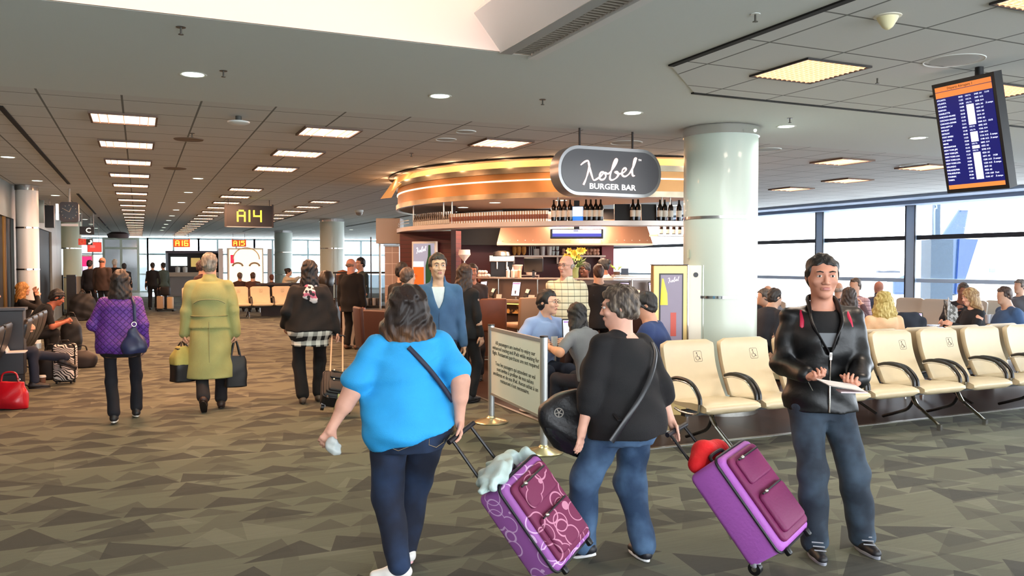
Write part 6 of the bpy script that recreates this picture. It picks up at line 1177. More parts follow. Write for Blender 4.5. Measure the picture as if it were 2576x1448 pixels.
# ------------------------------------------------------------------ the people
def denim(name, c1, c2):
    def f(q, o, co):
        nz = q.n('ShaderNodeTexNoise', iVector=co, iScale=5.0, iDetail=3.0); wv = q.n('ShaderNodeTexNoise', iVector=co, iScale=500.0); x = q.n('ShaderNodeClamp', iValue=q.m('MULTIPLY', q.m('SUBTRACT', nz.outputs[0], .42), 3.5))
        return q.mix(q.m('MULTIPLY', wv.outputs[0], .35), q.mix(x.outputs[0], lin(c1), lin(c2)), lin('#0b1020')), wv.outputs[0]
    return pmat(name, f, .85, bump=.3)
def plaid(name, base, line, dark, sx, sz):
    def f(q, o, co):
        def st(c, k, w_, off=0.0): return q.m('LESS_THAN', q.m('FRACT', q.m('ADD', q.m('MULTIPLY', c, k), off)), w_)
        a = st(o[2], sz, .13); b = st(q.m('ADD', o[0], q.m('MULTIPLY', o[1], .6)), sx, .12); c_ = st(o[2], sz, .35, .4)
        return q.mix(q.m('MULTIPLY', a, .85), q.mix(q.m('MULTIPLY', b, .45), q.mix(q.m('MULTIPLY', c_, .4), lin(base), lin(line)), lin(dark)), lin(dark))
    return pmat(name, f, .85)
def check(name, c1, c2, k):
    def f(q, o, co):
        a = q.m('LESS_THAN', q.m('FRACT', q.m('MULTIPLY', q.m('ADD', o[0], q.m('MULTIPLY', o[1], .3)), k)), .5); b = q.m('LESS_THAN', q.m('FRACT', q.m('MULTIPLY', o[2], k * 1.0)), .5)
        return q.mix(q.m('MULTIPLY', q.m('ADD', a, b), .5), lin(c1), lin(c2))
    return pmat(name, f, .85)
def quilt(name, c1, c2, k):
    def f(q, o, co):
        u = q.m('ADD', o[0], o[2]); v = q.m('SUBTRACT', o[0], o[2]); g = q.m('MINIMUM', q.m('ABSOLUTE', q.m('SUBTRACT', q.m('FRACT', q.m('MULTIPLY', u, k)), .5)), q.m('ABSOLUTE', q.m('SUBTRACT', q.m('FRACT', q.m('MULTIPLY', v, k)), .5)))
        h = q.n('ShaderNodeClamp', iValue=q.m('MULTIPLY', g, 6.0)).outputs[0]; return q.mix(h, lin(c2), lin(c1)), h
    return pmat(name, f, .6, bump=.5)
D_dark = denim('denim_dark', '#141c30', '#243a5c'); D_mid = denim('denim_mid', '#26405f', '#5b7ca0'); D_grey = denim('denim_grey', '#222c38', '#47596a')
M_leather = mat('black_leather', '#08080a', .42, spec=.45, bump=.25, bscale=22, vary=.3); M_zip = mat('zip_metal', '#c9c5bc', .25, 1.0)
black_c = cloth('black_knit', '#0a0a0d'); 
# 1 woman in bright blue T-shirt, from behind
def ex_blue(J):
    s = J['s']; strap(J, [tpt(J, -.10, 1.43, .045, True), tpt(J, 0.0, 1.36, .05, True), tpt(J, .0 - .10 + .06, 1.30, .052, True), tpt(J, -.12 - .02, 1.20, .055, True), tpt(J, -.20, 1.12, .05, True), tpt(J, -.27, 1.05, .04, True)][::-1] if False else [tpt(J, .04, 1.40, .040, True), tpt(J, -.03, 1.32, .040, True), tpt(J, -.10, 1.24, .040, True), tpt(J, -.17, 1.15, .042, True), tpt(J, -.235, 1.06, .05, True)], .013, mat('strap_navy', '#141a33', .6), 'bag_strap', .4)
    for sx in (.115, -.12):
        c = tpt(J, sx, .86, .012, True); pts = []
        for x, z in ((-.055, .05), (.055, .05), (.055, -.045), (.0, -.07), (-.055, -.045)): pts.append(tpt(J, sx + x, .86 + z, .0165, True))
        m = MB(); m.tube(pts, .0016, mat('stitch_tan', '#a98f6a', .7), n=4, closed=True)
        if sx > 0: m.tube(smooth_pts([tpt(J, sx + x, .86 + z, .017, True) for x, z in ((-.045, .02), (-.02, .0), (0, -.03), (.02, 0), (.045, .02))], 4), .0016, mat('stitch_tan', '#a98f6a', .7), n=4)
        m.build('pocket_stitching', J['root'])
def tee_hem(B, J):
    s = J['s']; U = J['U']; B.cut(U @ Vector((.2 * s, 0, .80 * s)), U.to_3x3() @ Vector((-.26, 0, -1)))
bp = kf(1026, 4.32)
Jblue = person('woman in a bright blue T-shirt and dark jeans pulling the ring patterned suitcase', bp.xy, 2, 1.485, 'fb', .008, .0042, '#d6a28c', lean=2, twist=0, look=(0, -4), hips=(0.0, 0, 0),
    footL=(.085, .10, .075), footR=(-.02, -.10, .09), handL=(.405, .0, .775), handR=(-.235, .14, .80), elbL=(.5, .6, -.6), elbR=(-.25, .6, -.5), arm=1.26, leg=1.22, yawL=62, pitchL=4, shoulder=.20, curl=.55, hdR=(.05, .35, -1), pnL=(-.3, -.9, .1),
    top=dict(c='#2aa2e4', mat=cloth('blue_jersey', '#27a0e2', .8, vary=.05), sleeve=.36, r=(.094, .100, .06), hem=.70, t=.028, fold=.0095, fx=15, fz=30, flare=.0, extra=tee_hem, name='t_shirt'), bottom=dict(mat=D_dark, thigh=.112, knee=.080, hem=.072, fold=.004, top=1.0, drop=.05), shoes=('#e9e6e0', '#e8b4b4'),
    hair=('wide', '#1e120d', '#3a2318', hair_mat('hair_blue_woman', '#1a0c06', '#94602f', (1.31, 8.0))), features=1, extra=ex_blue, headk=1.10, headw=1.10, hr=1.0)
# 2 woman in black with grey curly hair
def ex_black(J):
    strap(J, [tpt(J, -.15, 1.40, .045, True), tpt(J, -.13, 1.33, .047, True), tpt(J, -.05, 1.22, .05, True), tpt(J, .06, 1.10, .052, True), tpt(J, .18, .98, .055, True), tpt(J, .26, .86, .06, True) + Vector((.03, 0, -.03))], .017, mat('strap_black', '#1b1b1e', .35), 'bag_strap', .3)
bp = kf(1568, 4.5)
Jblack = person('woman with curly grey hair and loose black top, seen from behind', bp.xy, -14, 1.475, 'fb', .008, .0042, '#dba791', lean=3, look=(38, 6), footL=(.17, -.13, .085), footR=(-.07, .09, .08), handL=(.285, -.02, .735), handR=(-.26, .12, .74), elbL=(.7, .8, -.3), elbR=(-.8, .3, -.5), hdL=(.10, -.1, -1), pnL=(.25, -1, 0),
    arm=1.12, leg=1.15, yawR=-18, yawL=20, pitchL=16, curl=.18, shoulder=.185, top=dict(mat=cloth('black_jersey', '#0b0a0d', .85, vary=.05), sleeve=.70, r=(.080, .086, .072), hem=.80, t=.018, flare=.02, fold=.009, fx=16, fz=20, name='loose_top'), bottom=dict(mat=D_mid, thigh=.112, knee=.086, hem=.078, fold=.006, drop=.05), shoes=('#1c1c22', '#f0f0f0'),
    hair=('curly', '#4a423b', '#a89c8e', hair_mat('hair_grey_curls', '#3a3029', '#8a7c6c')), extra=ex_black, headk=1.08, hairfold=.010)
# 3 man in black leather jacket
def ex_leather(J):
    s = J['s']; root = J['root']; t = .031
    m = MB(); m.tube([tpt(J, .012, z, t + .004 + max(0, 1.08 - z) * .05 + .006) for z in (.86, .92, 1.0, 1.08, 1.15, 1.20)], .006 * s, M_zip, n=6); m.build('zip', root); m = MB(); p = tpt(J, .012, 1.185, t + .01); m.cbox(p, (.012, .008, .04), M_zip); m.build('zip_pull', root)
    for sx in (-1, 1): # lapels framing the open collar
        m = MB(); m.tube(smooth_pts([tpt(J, .012 + sx * .004, 1.20, t + .002), tpt(J, sx * .045, 1.29, t), tpt(J, sx * .082, 1.37, t - .004), J['U'] @ Vector((sx * .082 * s, -.035 * s, 1.465 * s)), J['U'] @ Vector((sx * .070 * s, .045 * s, 1.505 * s)), J['U'] @ Vector((0, .078 * s, 1.51 * s))], 5), [.010] * 8 + [.016] * 6 + [.019] * 12, M_leather, n=8, flat=.6); m.build('collar', root)
    strap_m = mat('strap_crimson', '#b5123c', .5)
    for sx in (-1, 1): strap(J, [tpt(J, sx * .125, 1.435, .040), tpt(J, sx * .132, 1.39, .040), tpt(J, sx * .137, 1.34, .036)], [.012] * 12 + [.004], strap_m, 'backpack_strap', .4)
    for sx in (-1, 1): m = MB(); m.tube(smooth_pts([tpt(J, sx * .075, .98, t + .001), tpt(J, sx * .115, 1.06, t + .001)], 4), .003, M_zip, n=5); m.build('pocket_zip', root)
    m = MB(); m.add([tpt(J, x, z, .024) for x, z in ((-.048, 1.315), (.048, 1.315), (.030, 1.235), (-.030, 1.235))], [(0, 1, 2, 3)], mat('print_grey', '#6f7377', .7)); m.build('shirt_print', root, smooth=0)
def vcut(B, J):
    s = J['s']; U = J['U']; B.loft([(1.195 * s, 0, -.13 * s, .008 * s, .12 * s), (1.30 * s, 0, -.13 * s, .052 * s, .12 * s), (1.40 * s, 0, -.12 * s, .085 * s, .12 * s), (1.50 * s, 0, -.07 * s, .088 * s, .13 * s)], U, .006, '-')
bp = kf(2068, 4.6)
Jlea = person('man in a black leather jacket and grey jeans walking towards the camera with papers', bp.xy, 211, 1.655, 'm', .0075, .0038, '#c98f77', lean=1, look=(-2, 3), twist=0, footL=(.25, .06, .085), footR=(-.04, -.06, .082), kneeL=(.3, -1, 0), kneeR=(-.05, -1, 0), handL=(.115, -.30, 1.005), handR=(-.150, -.27, 1.03), elbL=(.5, .9, -.7), elbR=(-.5, .9, -.7), hdL=(-.6, -.7, -.10), hdR=(.6, -.75, -.12), pnL=(-.1, -.2, 1), pnR=(.1, -.2, 1), curl=.95, hips=(.0, 0, 0),
    arm=1.0, leg=1.04, yawR=4, yawL=14, top=[dict(mat=cloth('black_tee', '#0c0c0e'), sleeve=0, hem=1.0, t=.012, fold=0, neck=1.47, name='t_shirt'), dict(mat=M_leather, sleeve=1, r=(.063, .064, .052), hem=.84, t=.036, flare=.018, fold=.0055, fx=22, fz=30, extra=vcut, name='leather_jacket')],
    bottom=dict(mat=D_grey, thigh=.108, knee=.080, hem=.080, fold=.006, drop=.05), shoes=('#1a1a1e', '#8c8f98'), hair=('crop', '#100e0d', '#2a2624'), extra=ex_leather, headk=1.06, headw=1.10)
for sx, nm in ((1, 'aL'), (-1, 'aR')): m = MB(); a_ = Jlea[nm]; [m.tube([a_ + Vector((x - .03, -.07 - .03 * k, .012 - k * .012)), a_ + Vector((x + .03, -.08 - .03 * k, .012 - k * .012))], .004, mat('lace_silver', '#b9bcc4', .4, .5), n=5) for k in range(3) for x in (0,)]; m.build('shoe_laces', Jlea['root'])
# 4 purple quilted jacket
def ex_purple(J):
    strap(J, [tpt(J, -.13, 1.44, .04, True), tpt(J, -.155, 1.36, .05, True), tpt(J, -.16, 1.25, .055, True), tpt(J, -.165, 1.16, .06, True)], .016, mat('bag_navy', '#1c2348', .4), 'bag_strap', .4)
bp = kf(302, 8.45)
Jpur = person('woman in a purple quilted jacket walking away with a navy handbag', bp.xy, 4, 1.535, 'fb', .012, .006, '#c99a84', footL=(.06, .17, .10), footR=(-.12, -.16, .09), handL=(.19, -.18, .93), handR=(-.22, .03, .78), elbL=(.5, .6, -.5), arm=.9, leg=.95, shoulder=.17, pitchL=0, pitchR=0, yawR=10,
    top=dict(mat=quilt('purple_quilting', '#5b2a8c', '#3c1a66', 16), r=(.066, .066, .052), hem=.80, t=.012, fold=.004, flare=.01, collar=.05, name='quilted_jacket'), bottom=dict(c='#0b0d18', thigh=.085, knee=.068, hem=.068), shoes=('#17171b', '#e6e2da'), hair=('bob', '#1d1512', '#3c2a22'), features=0, extra=ex_purple, headk=1.05)
# 5 trench coat
def ex_trench(J):
    s = J['s']; root = J['root']; mt = mat('trench_belt', '#82825a', .7)
    m = MB(); n = 24; m.tube([J['U'] @ Vector(((.176) * s * 1.08 * math.cos(a), (.13) * s * 1.06 * math.sin(a), 1.06 * s)) for a in [2 * PI * i / n for i in range(n)]], .026 * s, mt, n=8, closed=True, flat=.3, up=(0, 0, 1)); m.build('belt', root)
    m = MB(); m.tube(smooth_pts([tpt(J, x, z, .037, True) for x, z in ((-.165, 1.20), (-.10, 1.235), (0, 1.245), (.10, 1.235), (.165, 1.20))], 5), .006 * s, mt, n=6); m.build('storm_flap_edge', root)
    for sx in (-1, 1): m = MB(); m.tube(smooth_pts([tpt(J, sx * .07, 1.43, .03), J['shL' if sx > 0 else 'shR'] + Vector((0, 0, .055 * s)), J['shL' if sx > 0 else 'shR'] + Vector((sx * .03, 0, .05 * s))], 4), .014, mat('dark_piping', '#2b2a1c', .7), n=6, flat=.4); m.build('epaulette', root)
    for w_, e in (('wL', 'eL'), ('wR', 'eR')): p = J[e].lerp(J[w_], .80); d = (J[w_] - J[e]).normalized(); m = MB(); m.cyl(p, p + d * .025, .053 * s, mt, n=18); m.build('cuff_strap', root)
    m = MB(); m.tube([tpt(J, 0, z, .046 + (1.0 - z) * .055, True) for z in (1.0, .85, .7, .55)] , .004, mt, n=5); m.build('back_vent', root)
bp = kf(527, 9.1)
M_tr = cloth('olive_trench', '#999a62', .8, vary=.07)
def skirt(B, J):
    s = J['s']; U = J['U']; B.loft([(.37 * s, 0, .02, .255 * s, .185 * s), (.60 * s, 0, .012, .238 * s, .175 * s), (.85 * s, 0, .008, .214 * s, .158 * s), (1.05 * s, 0, 0, .180 * s, .130 * s)], T(0, 0, 0), .03)
    B.seg(U @ Vector((0, .03 * s, 1.455 * s)), U @ Vector((0, .02 * s, 1.50 * s)), .078 * s, .070 * s, .02)
Jtr = person('grey haired man in an olive trench coat walking away with a bag in each hand', bp.xy, 8, 1.72, 'mb', .011, .006, '#c89a80', look=(0, -2), footL=(.06, .22, .16), footR=(-.10, -.10, .09), handL=(.285, -.02, .74), handR=(-.275, .0, .74), elbL=(.8, .6, 0), elbR=(-.8, .6, 0), arm=1.0, leg=.95, pitchL=42,
    top=dict(mat=M_tr, r=(.078, .070, .058), hem=.92, t=.034, fold=.006, fx=16, fz=12, extra=skirt, name='trench_coat'), bottom=dict(c='#15151a', thigh=.09, knee=.07, hem=.07), shoes=('#33211c', '#1c1412'), hair=('short', '#6a655c', '#a9a294'), features=0, extra=ex_trench, curl=1.2)
# 6 scarf and checked hem
def ex_scarf(J):
    s = J['s']; U = J['U']; root = J['root']; ms = pmat('scarf_print', lambda q, o, co: q.mix(q.m('GREATER_THAN', q.n('ShaderNodeTexVoronoi', iVector=co, iScale=22.0).outputs[0], .42), lin('#26222a'), q.mix(q.m('GREATER_THAN', q.n('ShaderNodeTexNoise', iVector=co, iScale=9.0).outputs[0], .53), lin('#c9c3c6'), lin('#b0607a'))), .8)
    B = Blob(.009); B.loft([(1.40 * s, 0, .02, .120 * s, .10 * s), (1.45 * s, 0, .015, .125 * s, .105 * s), (1.50 * s, 0, .012, .095 * s, .09 * s)], U, .02); B.chain([U @ Vector((.02, .10 * s, 1.45 * s)), tpt(J, .0, 1.36, .045, True), tpt(J, -.03, 1.28, .045, True)], [.05, .05, .045], .02, flat=((0, 1, 0), 3.0)); B.chain([tpt(J, .02, 1.40, .045, True), tpt(J, .06, 1.32, .045, True)], [.045, .04], .02, flat=((0, 1, 0), 3.0)); B.fold = folds(.006, 45, 35); B.build('scarf', ms, root)
bp = kf(778, 9.55)
def shirt_tail(B, J): pass
Jsc = person('dark haired woman in black with patterned scarf and checked shirt hem', bp.xy, 6, 1.645, 'fb', .012, .006, '#c79a86', footL=(.09, .05, .09), footR=(-.10, -.08, .09), handL=(.27, -.1, .9), handR=(-.30, .08, .83), elbR=(-.6, .6, -.3), arm=.9, leg=.98, shoulder=.17,
    top=[dict(mat=check('gingham', '#e4e4dc', '#14161a', 9.5), sleeve=0, hem=.70, t=.014, flare=.01, fold=.005, neck=1.1, name='checked_shirt'), dict(mat=black_c, r=(.072, .070, .056), hem=.89, t=.030, fold=.006, name='sweater')], bottom=dict(c='#0a0a0e', thigh=.10, knee=.078, hem=.078), shoes=('#5a4c40', '#2b2521'), hair=('bob', '#0f0c0e', '#2a2226'), features=0, extra=ex_scarf)
# 7-8 the pair by the left end of the bar
bp = kf(884, 15.5)
person('bald man in a long black coat standing near the left end of the burger bar', bp.xy, 40, 1.70, 'mb', .016, .009, '#c48b76', look=(-35, 0), top=dict(mat=black_c, r=(.075, .068, .055), hem=.72, t=.04, flare=.02, name='coat'), bottom=dict(c='#0a0a0c'), shoes=('#5d4433', '#2b1e16'), hair=('fringe', '#6b5a50', '#9a8a80'), features=1, arm=1.05)
bp = kf(906, 16.6)
person('dark haired man facing the bald man, seen just past his shoulder', bp.xy, 250, 1.72, 'm', .018, .009, '#c99b85', top=dict(c='#2b3a3a', hem=.85), bottom=dict(c='#1a1c22'), hair=('short', '#1c1a1c', '#2c2a2e'))
# 9 man in blue sweater facing the camera
def ex_sw(J):
    s = J['s']; m = MB(); m.tube([tpt(J, 0, z, .029) for z in (.86, .95, 1.05, 1.15, 1.22)], .003, mat('seam_navy', '#22344f'), n=5); m.build('zip', J['root'])
def vcut2(B, J): s = J['s']; B.loft([(1.22 * s, 0, -.13 * s, .006 * s, .12 * s), (1.34 * s, 0, -.13 * s, .045 * s, .12 * s), (1.42 * s, 0, -.12 * s, .066 * s, .12 * s), (1.55 * s, 0, -.09 * s, .07 * s, .13 * s)], J['U'], .006, '-')
bp = kf(1102, 8.0)
person('man in a blue half zip sweater over a white T-shirt facing the camera', bp.xy, 196, 1.70, 'm', .010, .0045, '#c9a083', look=(8, 0), footL=(.10, -.1, .09), footR=(-.10, .12, .09),
    top=[dict(c='#c9cdd2', sleeve=0, hem=1.0, t=.010, fold=0, neck=1.47, name='t_shirt'), dict(mat=cloth('blue_sweater', '#3b5a7c', .9), r=(.066, .058, .046), hem=.84, t=.026, fold=.005, extra=vcut2, collar=.05, name='sweater')], bottom=dict(c='#232838'), shoes=('#2a2420', '#1c1814'), hair=('short', '#2b1f19', '#44332a'), extra=ex_sw, headk=1.05)
# 10 standing man in a checked shirt
bp = kf(1424, 9.7)
J = person('standing bald man with glasses in a cream checked shirt', bp.xy, 232, 1.70, 'mb', .010, .0045, '#cf9d88', look=(-8, 2), footL=(.10, 0, .09), top=dict(mat=plaid('cream_plaid', '#d8d3b4', '#e9e6cf', '#4a4a38', 12, 13), r=(.074, .068, .052), hem=.80, t=.026, fold=.005, collar=.03, name='shirt'), bottom=dict(c='#14182a'), hair=('fringe', '#8d8378', '#b0a79c'), headk=1.05); glasses(J)
# 11 seated man with glasses at the table
bp = kf(1352, 9.0)
J = person('seated man with black hair and glasses in a light blue shirt', bp.xy, 172, 1.74, 'm', .010, .0045, '#d9a98f', sit=.50, lean=16, look=(30, 2), handL=(.10, -.42, .80), handR=(-.24, -.36, .80), elbL=(1, .2, -1), elbR=(-1, .2, -1), hdL=(-.9, -.3, .05), hdR=(.8, -.5, .1), top=dict(mat=cloth('oxford_blue', '#8fa6cf', .8, vary=.05), r=(.066, .064, .046), hem=.9, t=.026, fold=.006, collar=.03, name='shirt'), bottom=dict(c='#1c2133'), hair=('short', '#0c0a0b', '#231d1c'), headk=1.08); glasses(J)
root = empty('stool', (*bp.xy, 0), 0, 'low seat under the man with glasses at the cafe table', 'stool'); m = MB(); m.rbox((0, -.0, .41), (.40, .40, .05), .05, M_lthd); m.build('seat', root); m = MB(); m.cyl((0, 0, .02), (0, 0, .385), .03, M_steel); m.build('post', root); m = MB(); m.cyl((0, 0, 0), (0, 0, .02), .2, M_steel, n=24); m.build('base', root)
# 12 woman in grey, from behind, at the table
bp = kf(1492, 8.05)
person('seated woman with long dark hair in a grey T-shirt, leaning on the cafe table', bp.xy, 345, 1.62, 'f', .012, .006, '#c48d6c', sit=.47, lean=20, handL=(.30, -.30, .79), handR=(-.16, -.34, .79), elbL=(1, .6, -.6), hdL=(-.6, -.8, 0), top=dict(c='#686a6c', sleeve=.4, r=(.058, .058, .05), hem=.9, name='t_shirt'), bottom=dict(c='#151722'), hair=('long', '#0b0908', '#1f1917'), features=0)
root = empty('stool', (*bp.xy, 0), 0, 'low seat under the woman in grey at the cafe table', 'stool'); m = MB(); m.rbox((0, 0, .38), (.38, .38, .05), .05, M_lthd); m.build('seat', root); m = MB(); m.cyl((0, 0, .02), (0, 0, .355), .03, M_steel); m.build('post', root); m = MB(); m.cyl((0, 0, 0), (0, 0, .02), .2, M_steel, n=24); m.build('base', root)
# 13 seated man in navy beside the poster stand
bp = kf(1668, 8.05)
J = person('seated man with glasses in a navy shirt in front of the poster stand, turned left', bp.xy, 318, 1.74, 'mb', .011, .005, '#c9957c', sit=.50, lean=14, look=(8, 6), handL=(.14, -.38, .86), handR=(-.14, -.38, .86), top=dict(c='#22345e', r=(.074, .066, .05), hem=.9, t=.028, fold=.006, name='shirt'), bottom=dict(c='#15171f'), hair=('short', '#120e0e', '#2a2120'), headk=1.05); glasses(J)
root = empty('stool', (*bp.xy, 0), 0, 'low seat under the man in navy by the poster stand', 'stool'); m = MB(); m.rbox((0, 0, .41), (.40, .40, .05), .05, M_lthd); m.build('seat', root); m = MB(); m.cyl((0, 0, .02), (0, 0, .385), .03, M_steel); m.build('post', root); m = MB(); m.cyl((0, 0, 0), (0, 0, .02), .2, M_steel, n=24); m.build('base', root)
# 14.. people at the bar
Q = dict(res=.016, fine=.009)
def crowd(label, px, d, face, H=1.7, body='m', chair=True, **kw):
    o = dict(Q); o.update(kw); p = kf(px, d); J = person(label, p.xy, face, H, body, **o)
    if o.get('sit') and chair: chair_under(J, 'simple chair under the ' + ' '.join(label.split()[:9]), '#8f8a84' if px > 1900 else '#5a4438', o['sit'])
    return J
crowd('woman with long brown hair in black, standing behind the man in the blue sweater', 1168, 9.6, 60, 1.60, 'f', top=dict(mat=black_c, hem=.80, t=.035), bottom=dict(c='#0c0c10'), hair=('long', '#2a1a12', '#4a3122'), look=(20, 0))
crowd('dark haired man with glasses peering between the woman with brown hair and the bar', 1188, 11.4, 200, 1.60, 'm', skin='#a8725a', top=dict(c='#2a2224'), bottom=dict(c='#15151a'), hair=('short', '#17110f', '#2a201c'))
J = crowd('man with glasses in a taupe jacket, seen in profile left of the wall poster', 1026, 9.8, 70, 1.56, 'mb', top=dict(c='#6f5f55', hem=.84), bottom=dict(c='#2b2622'), hair=('short', '#4a3a30', '#6b5a4c')); glasses(J)
crowd('man in a black coat just behind the man in the taupe jacket', 1012, 10.9, 55, 1.62, 'm', top=dict(mat=black_c, hem=.8), bottom=dict(c='#15151a'), hair=('short', '#0f0d0d', '#221c1b'))
crowd('man in a dark suit with his back to the camera, leaning at the burger bar', 1508, 11.2, 18, 1.60, 'mb', lean=6, top=dict(c='#121216', r=(.074, .066, .052), hem=.78, t=.032, name='suit_jacket'), bottom=dict(c='#101014'), hair=('crop', '#3a241c', '#5a3d2f'), features=0)
crowd('kitchen worker in a white shirt turned away at the right of the bar', 1538, 13.5, 320, 1.70, 'm', skin='#8a5a44', lean=12, top=dict(c='#e6d9cf', hem=.8, fold=.005), bottom=dict(c='#15151a'), hair=('bun', '#0c0a0a', '#1c1615'))
crowd('kitchen worker in black bending behind the yellow lilies', 1485, 12.95, 240, 1.64, 'f', skin='#6a3f2e', lean=14, top=dict(c='#141113', hem=.8), bottom=dict(c='#15151a'), hair=('bun', '#0c0a0a', '#1c1615'))
crowd('kitchen worker with covered hair in the depth of the kitchen', 1272, 14.35, 195, 1.62, 'f', skin='#7a4a38', top=dict(c='#2a2224', hem=.8), bottom=dict(c='#15151a'), hair=('bun', '#16110f', '#241c19'))
crowd('kitchen worker in a dark cap behind the ledge of wrapped buns', 1216, 14.3, 230, 1.50, 'f', skin='#8a5544', lean=10, top=dict(c='#1c1416', hem=.8), bottom=dict(c='#15151a'), hair=('short', '#16110f', '#241c19'))
# window lounge
crowd('bald man in dark clothes by the window right of the thick column', 1932, 13.6, 20, 1.62, 'm', sit=.46, top=dict(c='#2b2f38'), bottom=dict(c='#1c1e26'), hair=('fringe', '#8d8378', '#b0a79c'), features=0, z0=0)
crowd('man in a dark suit bending forward right beside the thick column', 1912, 11.0, 90, 1.70, 'mb', sit=.5, lean=22, top=dict(c='#23262e', t=.035), bottom=dict(c='#1a1c22'), hair=('short', '#2a2422', '#403a36'), features=0)
crowd('person in a grey jacket leaning left of the leather jacket man', 1985, 12.0, 300, 1.72, 'mb', sit=.5, lean=30, top=dict(c='#5a6069', t=.035), bottom=dict(c='#2a2c34'), hair=('short', '#4a4440', '#6a645e'), features=0)
crowd('bald man sitting by the window just right of the leather jacket man', 2108, 13.8, 60, 1.70, 'm', sit=.47, lean=4, top=dict(c='#3a3c48'), bottom=dict(c='#23252e'), hair=('fringe', '#a39a90', '#b9b0a6'), features=0)
crowd('short haired man in a checked shirt by the window behind the long haired brunette', 2152, 13.4, 250, 1.78, 'm', sit=.50, top=dict(mat=plaid('mauve_plaid', '#c9a9b2', '#e2ccd2', '#6a4a58', 14, 14)), bottom=dict(c='#2a3040'), hair=('short', '#4a4038', '#6b5f54'), features=0)
crowd('long haired brunette in the window lounge behind the cream seats', 2136, 10.6, 50, 1.68, 'f', sit=.48, lean=4, skin='#d9a995', top=dict(c='#5c4248', hem=.86), bottom=dict(c='#2a2830'), hair=('long', '#2a1e1a', '#55433b'), features=0, handR=(-.15, -.35, 1.05), elbR=(-.5, -.2, -1))
crowd('bald man in a pink collar shirt seen from behind by the window', 2211, 14.6, 15, 1.70, 'mb', sit=.47, skin='#b07a68', top=dict(c='#3a3e52', collar=.06), bottom=dict(c='#23252e'), hair=('none', '#a39a90', '#b9b0a6'), features=0)
crowd('blonde woman with long wavy hair in a peach top, back to the camera', 2226, 9.9, 20, 1.66, 'f', res=.012, fine=.006, sit=.46, lean=2, skin='#dcae96', shoulder=.18, top=dict(mat=cloth('peach_jersey', '#e0b78f', .8), hem=.86, t=.05, flare=.03, r=(.075, .085, .08), fold=.006), bottom=dict(c='#2a2830'), hair=('wide', '#a08a48', '#dcc988'), features=0)
crowd('bald man in a dark suit reading beside the blonde woman in black', 2420, 12.6, 225, 1.74, 'mb', sit=.5, lean=16, skin='#8a5f50', look=(10, 14), handL=(.15, -.45, .92), handR=(-.15, -.45, .92), top=dict(c='#1a1c24', hem=.86, t=.034, name='suit_jacket'), bottom=dict(c='#1a1c22'), hair=('crop', '#3a322e', '#5a504a'))
J = crowd('blonde woman in black looking down at the table, in profile', 2460, 11.0, 292, 1.66, 'f', res=.012, fine=.005, sit=.48, lean=8, skin='#dba68c', look=(0, 12), handL=(.12, -.38, .80), handR=(-.12, -.38, .80), top=dict(c='#121318', hem=.86), bottom=dict(c='#15171d'), hair=('bob', '#8a6a48', '#c9ac7c'))
crowd('woman with short brown hair in a blue top at the right edge', 2560, 11.4, 300, 1.70, 'fb', res=.012, fine=.006, sit=.48, lean=14, top=dict(c='#3a567c', hem=.86, r=(.075, .075, .06)), bottom=dict(c='#22304a'), hair=('short', '#3a2a24', '#6b5448'), features=0, look=(10, 8))
crowd('grey haired person behind the woman in blue at the right edge', 2566, 14.0, 280, 1.72, 'm', sit=.5, top=dict(c='#5a5f68'), bottom=dict(c='#2a2c34'), hair=('short', '#5a504a', '#8a8078'), features=0)
# far hall
crowd('bald man in a brown jacket standing in the queue at the far left', 258, 24.5, 30, 1.78, 'mb', res=.02, fine=.011, skin='#b97a62', top=dict(c='#3a2b25', r=(.085, .078, .06), hem=.78, t=.045), bottom=dict(c='#15161c'), hair=('fringe', '#4a3a32', '#6b5a50'), look=(-20, 10), features=0)
crowd('person in dark clothes with a shoulder bag by the white lit kiosk', 226, 25.5, 20, 1.70, 'f', res=.02, fine=.011, top=dict(c='#15161f', hem=.80, t=.03), bottom=dict(c='#12131a'), hair=('short', '#1c1512', '#33261f'), features=0)
crowd('white haired person in black in the queue by the far door', 289, 28.5, 15, 1.74, 'm', res=.02, fine=.011, top=dict(c='#0f0f12', t=.035), bottom=dict(c='#22242c'), hair=('short', '#b9b2a6', '#ddd8ce'), features=0)
crowd('man with a black backpack at the right of the far queue', 312, 28.0, 350, 1.60, 'm', res=.02, fine=.011, top=dict(c='#16161a', t=.035), bottom=dict(c='#3a362f'), hair=('short', '#1c1a1a', '#2c2a2a'), features=0)
crowd('woman with dark hair in black standing with a trolley in the far hall', 384, 28.6, 10, 1.63, 'f', res=.02, fine=.011, top=dict(c='#101014', hem=.85), bottom=dict(c='#0f1016'), hair=('bun', '#2a2422', '#4a423e'), features=0)
crowd('woman in a green jacket facing the trolley in the far hall', 410, 28.8, 330, 1.63, 'f', res=.02, fine=.011, top=dict(c='#3d4a42', hem=.85), bottom=dict(c='#14161c'), hair=('bun', '#1c1a1c', '#33302f'), features=0)
crowd('person in dark red partly hidden behind the trench coat man', 508, 15.5, 60, 1.66, 'f', res=.018, fine=.01, shoulder=.17, top=dict(c='#3a1f22', hem=.8, t=.04), bottom=dict(c='#15161c'), hair=('short', '#2a1c1a', '#6b4a44'), features=0)
crowd('grey haired seated man in brown left of the pair near the white board', 603, 27.2, 5, 1.70, 'm', res=.02, fine=.011, sit=.47, top=dict(c='#3c2622'), bottom=dict(c='#1c1a1c'), hair=('short', '#4a3a30', '#8a7a6c'), features=0)
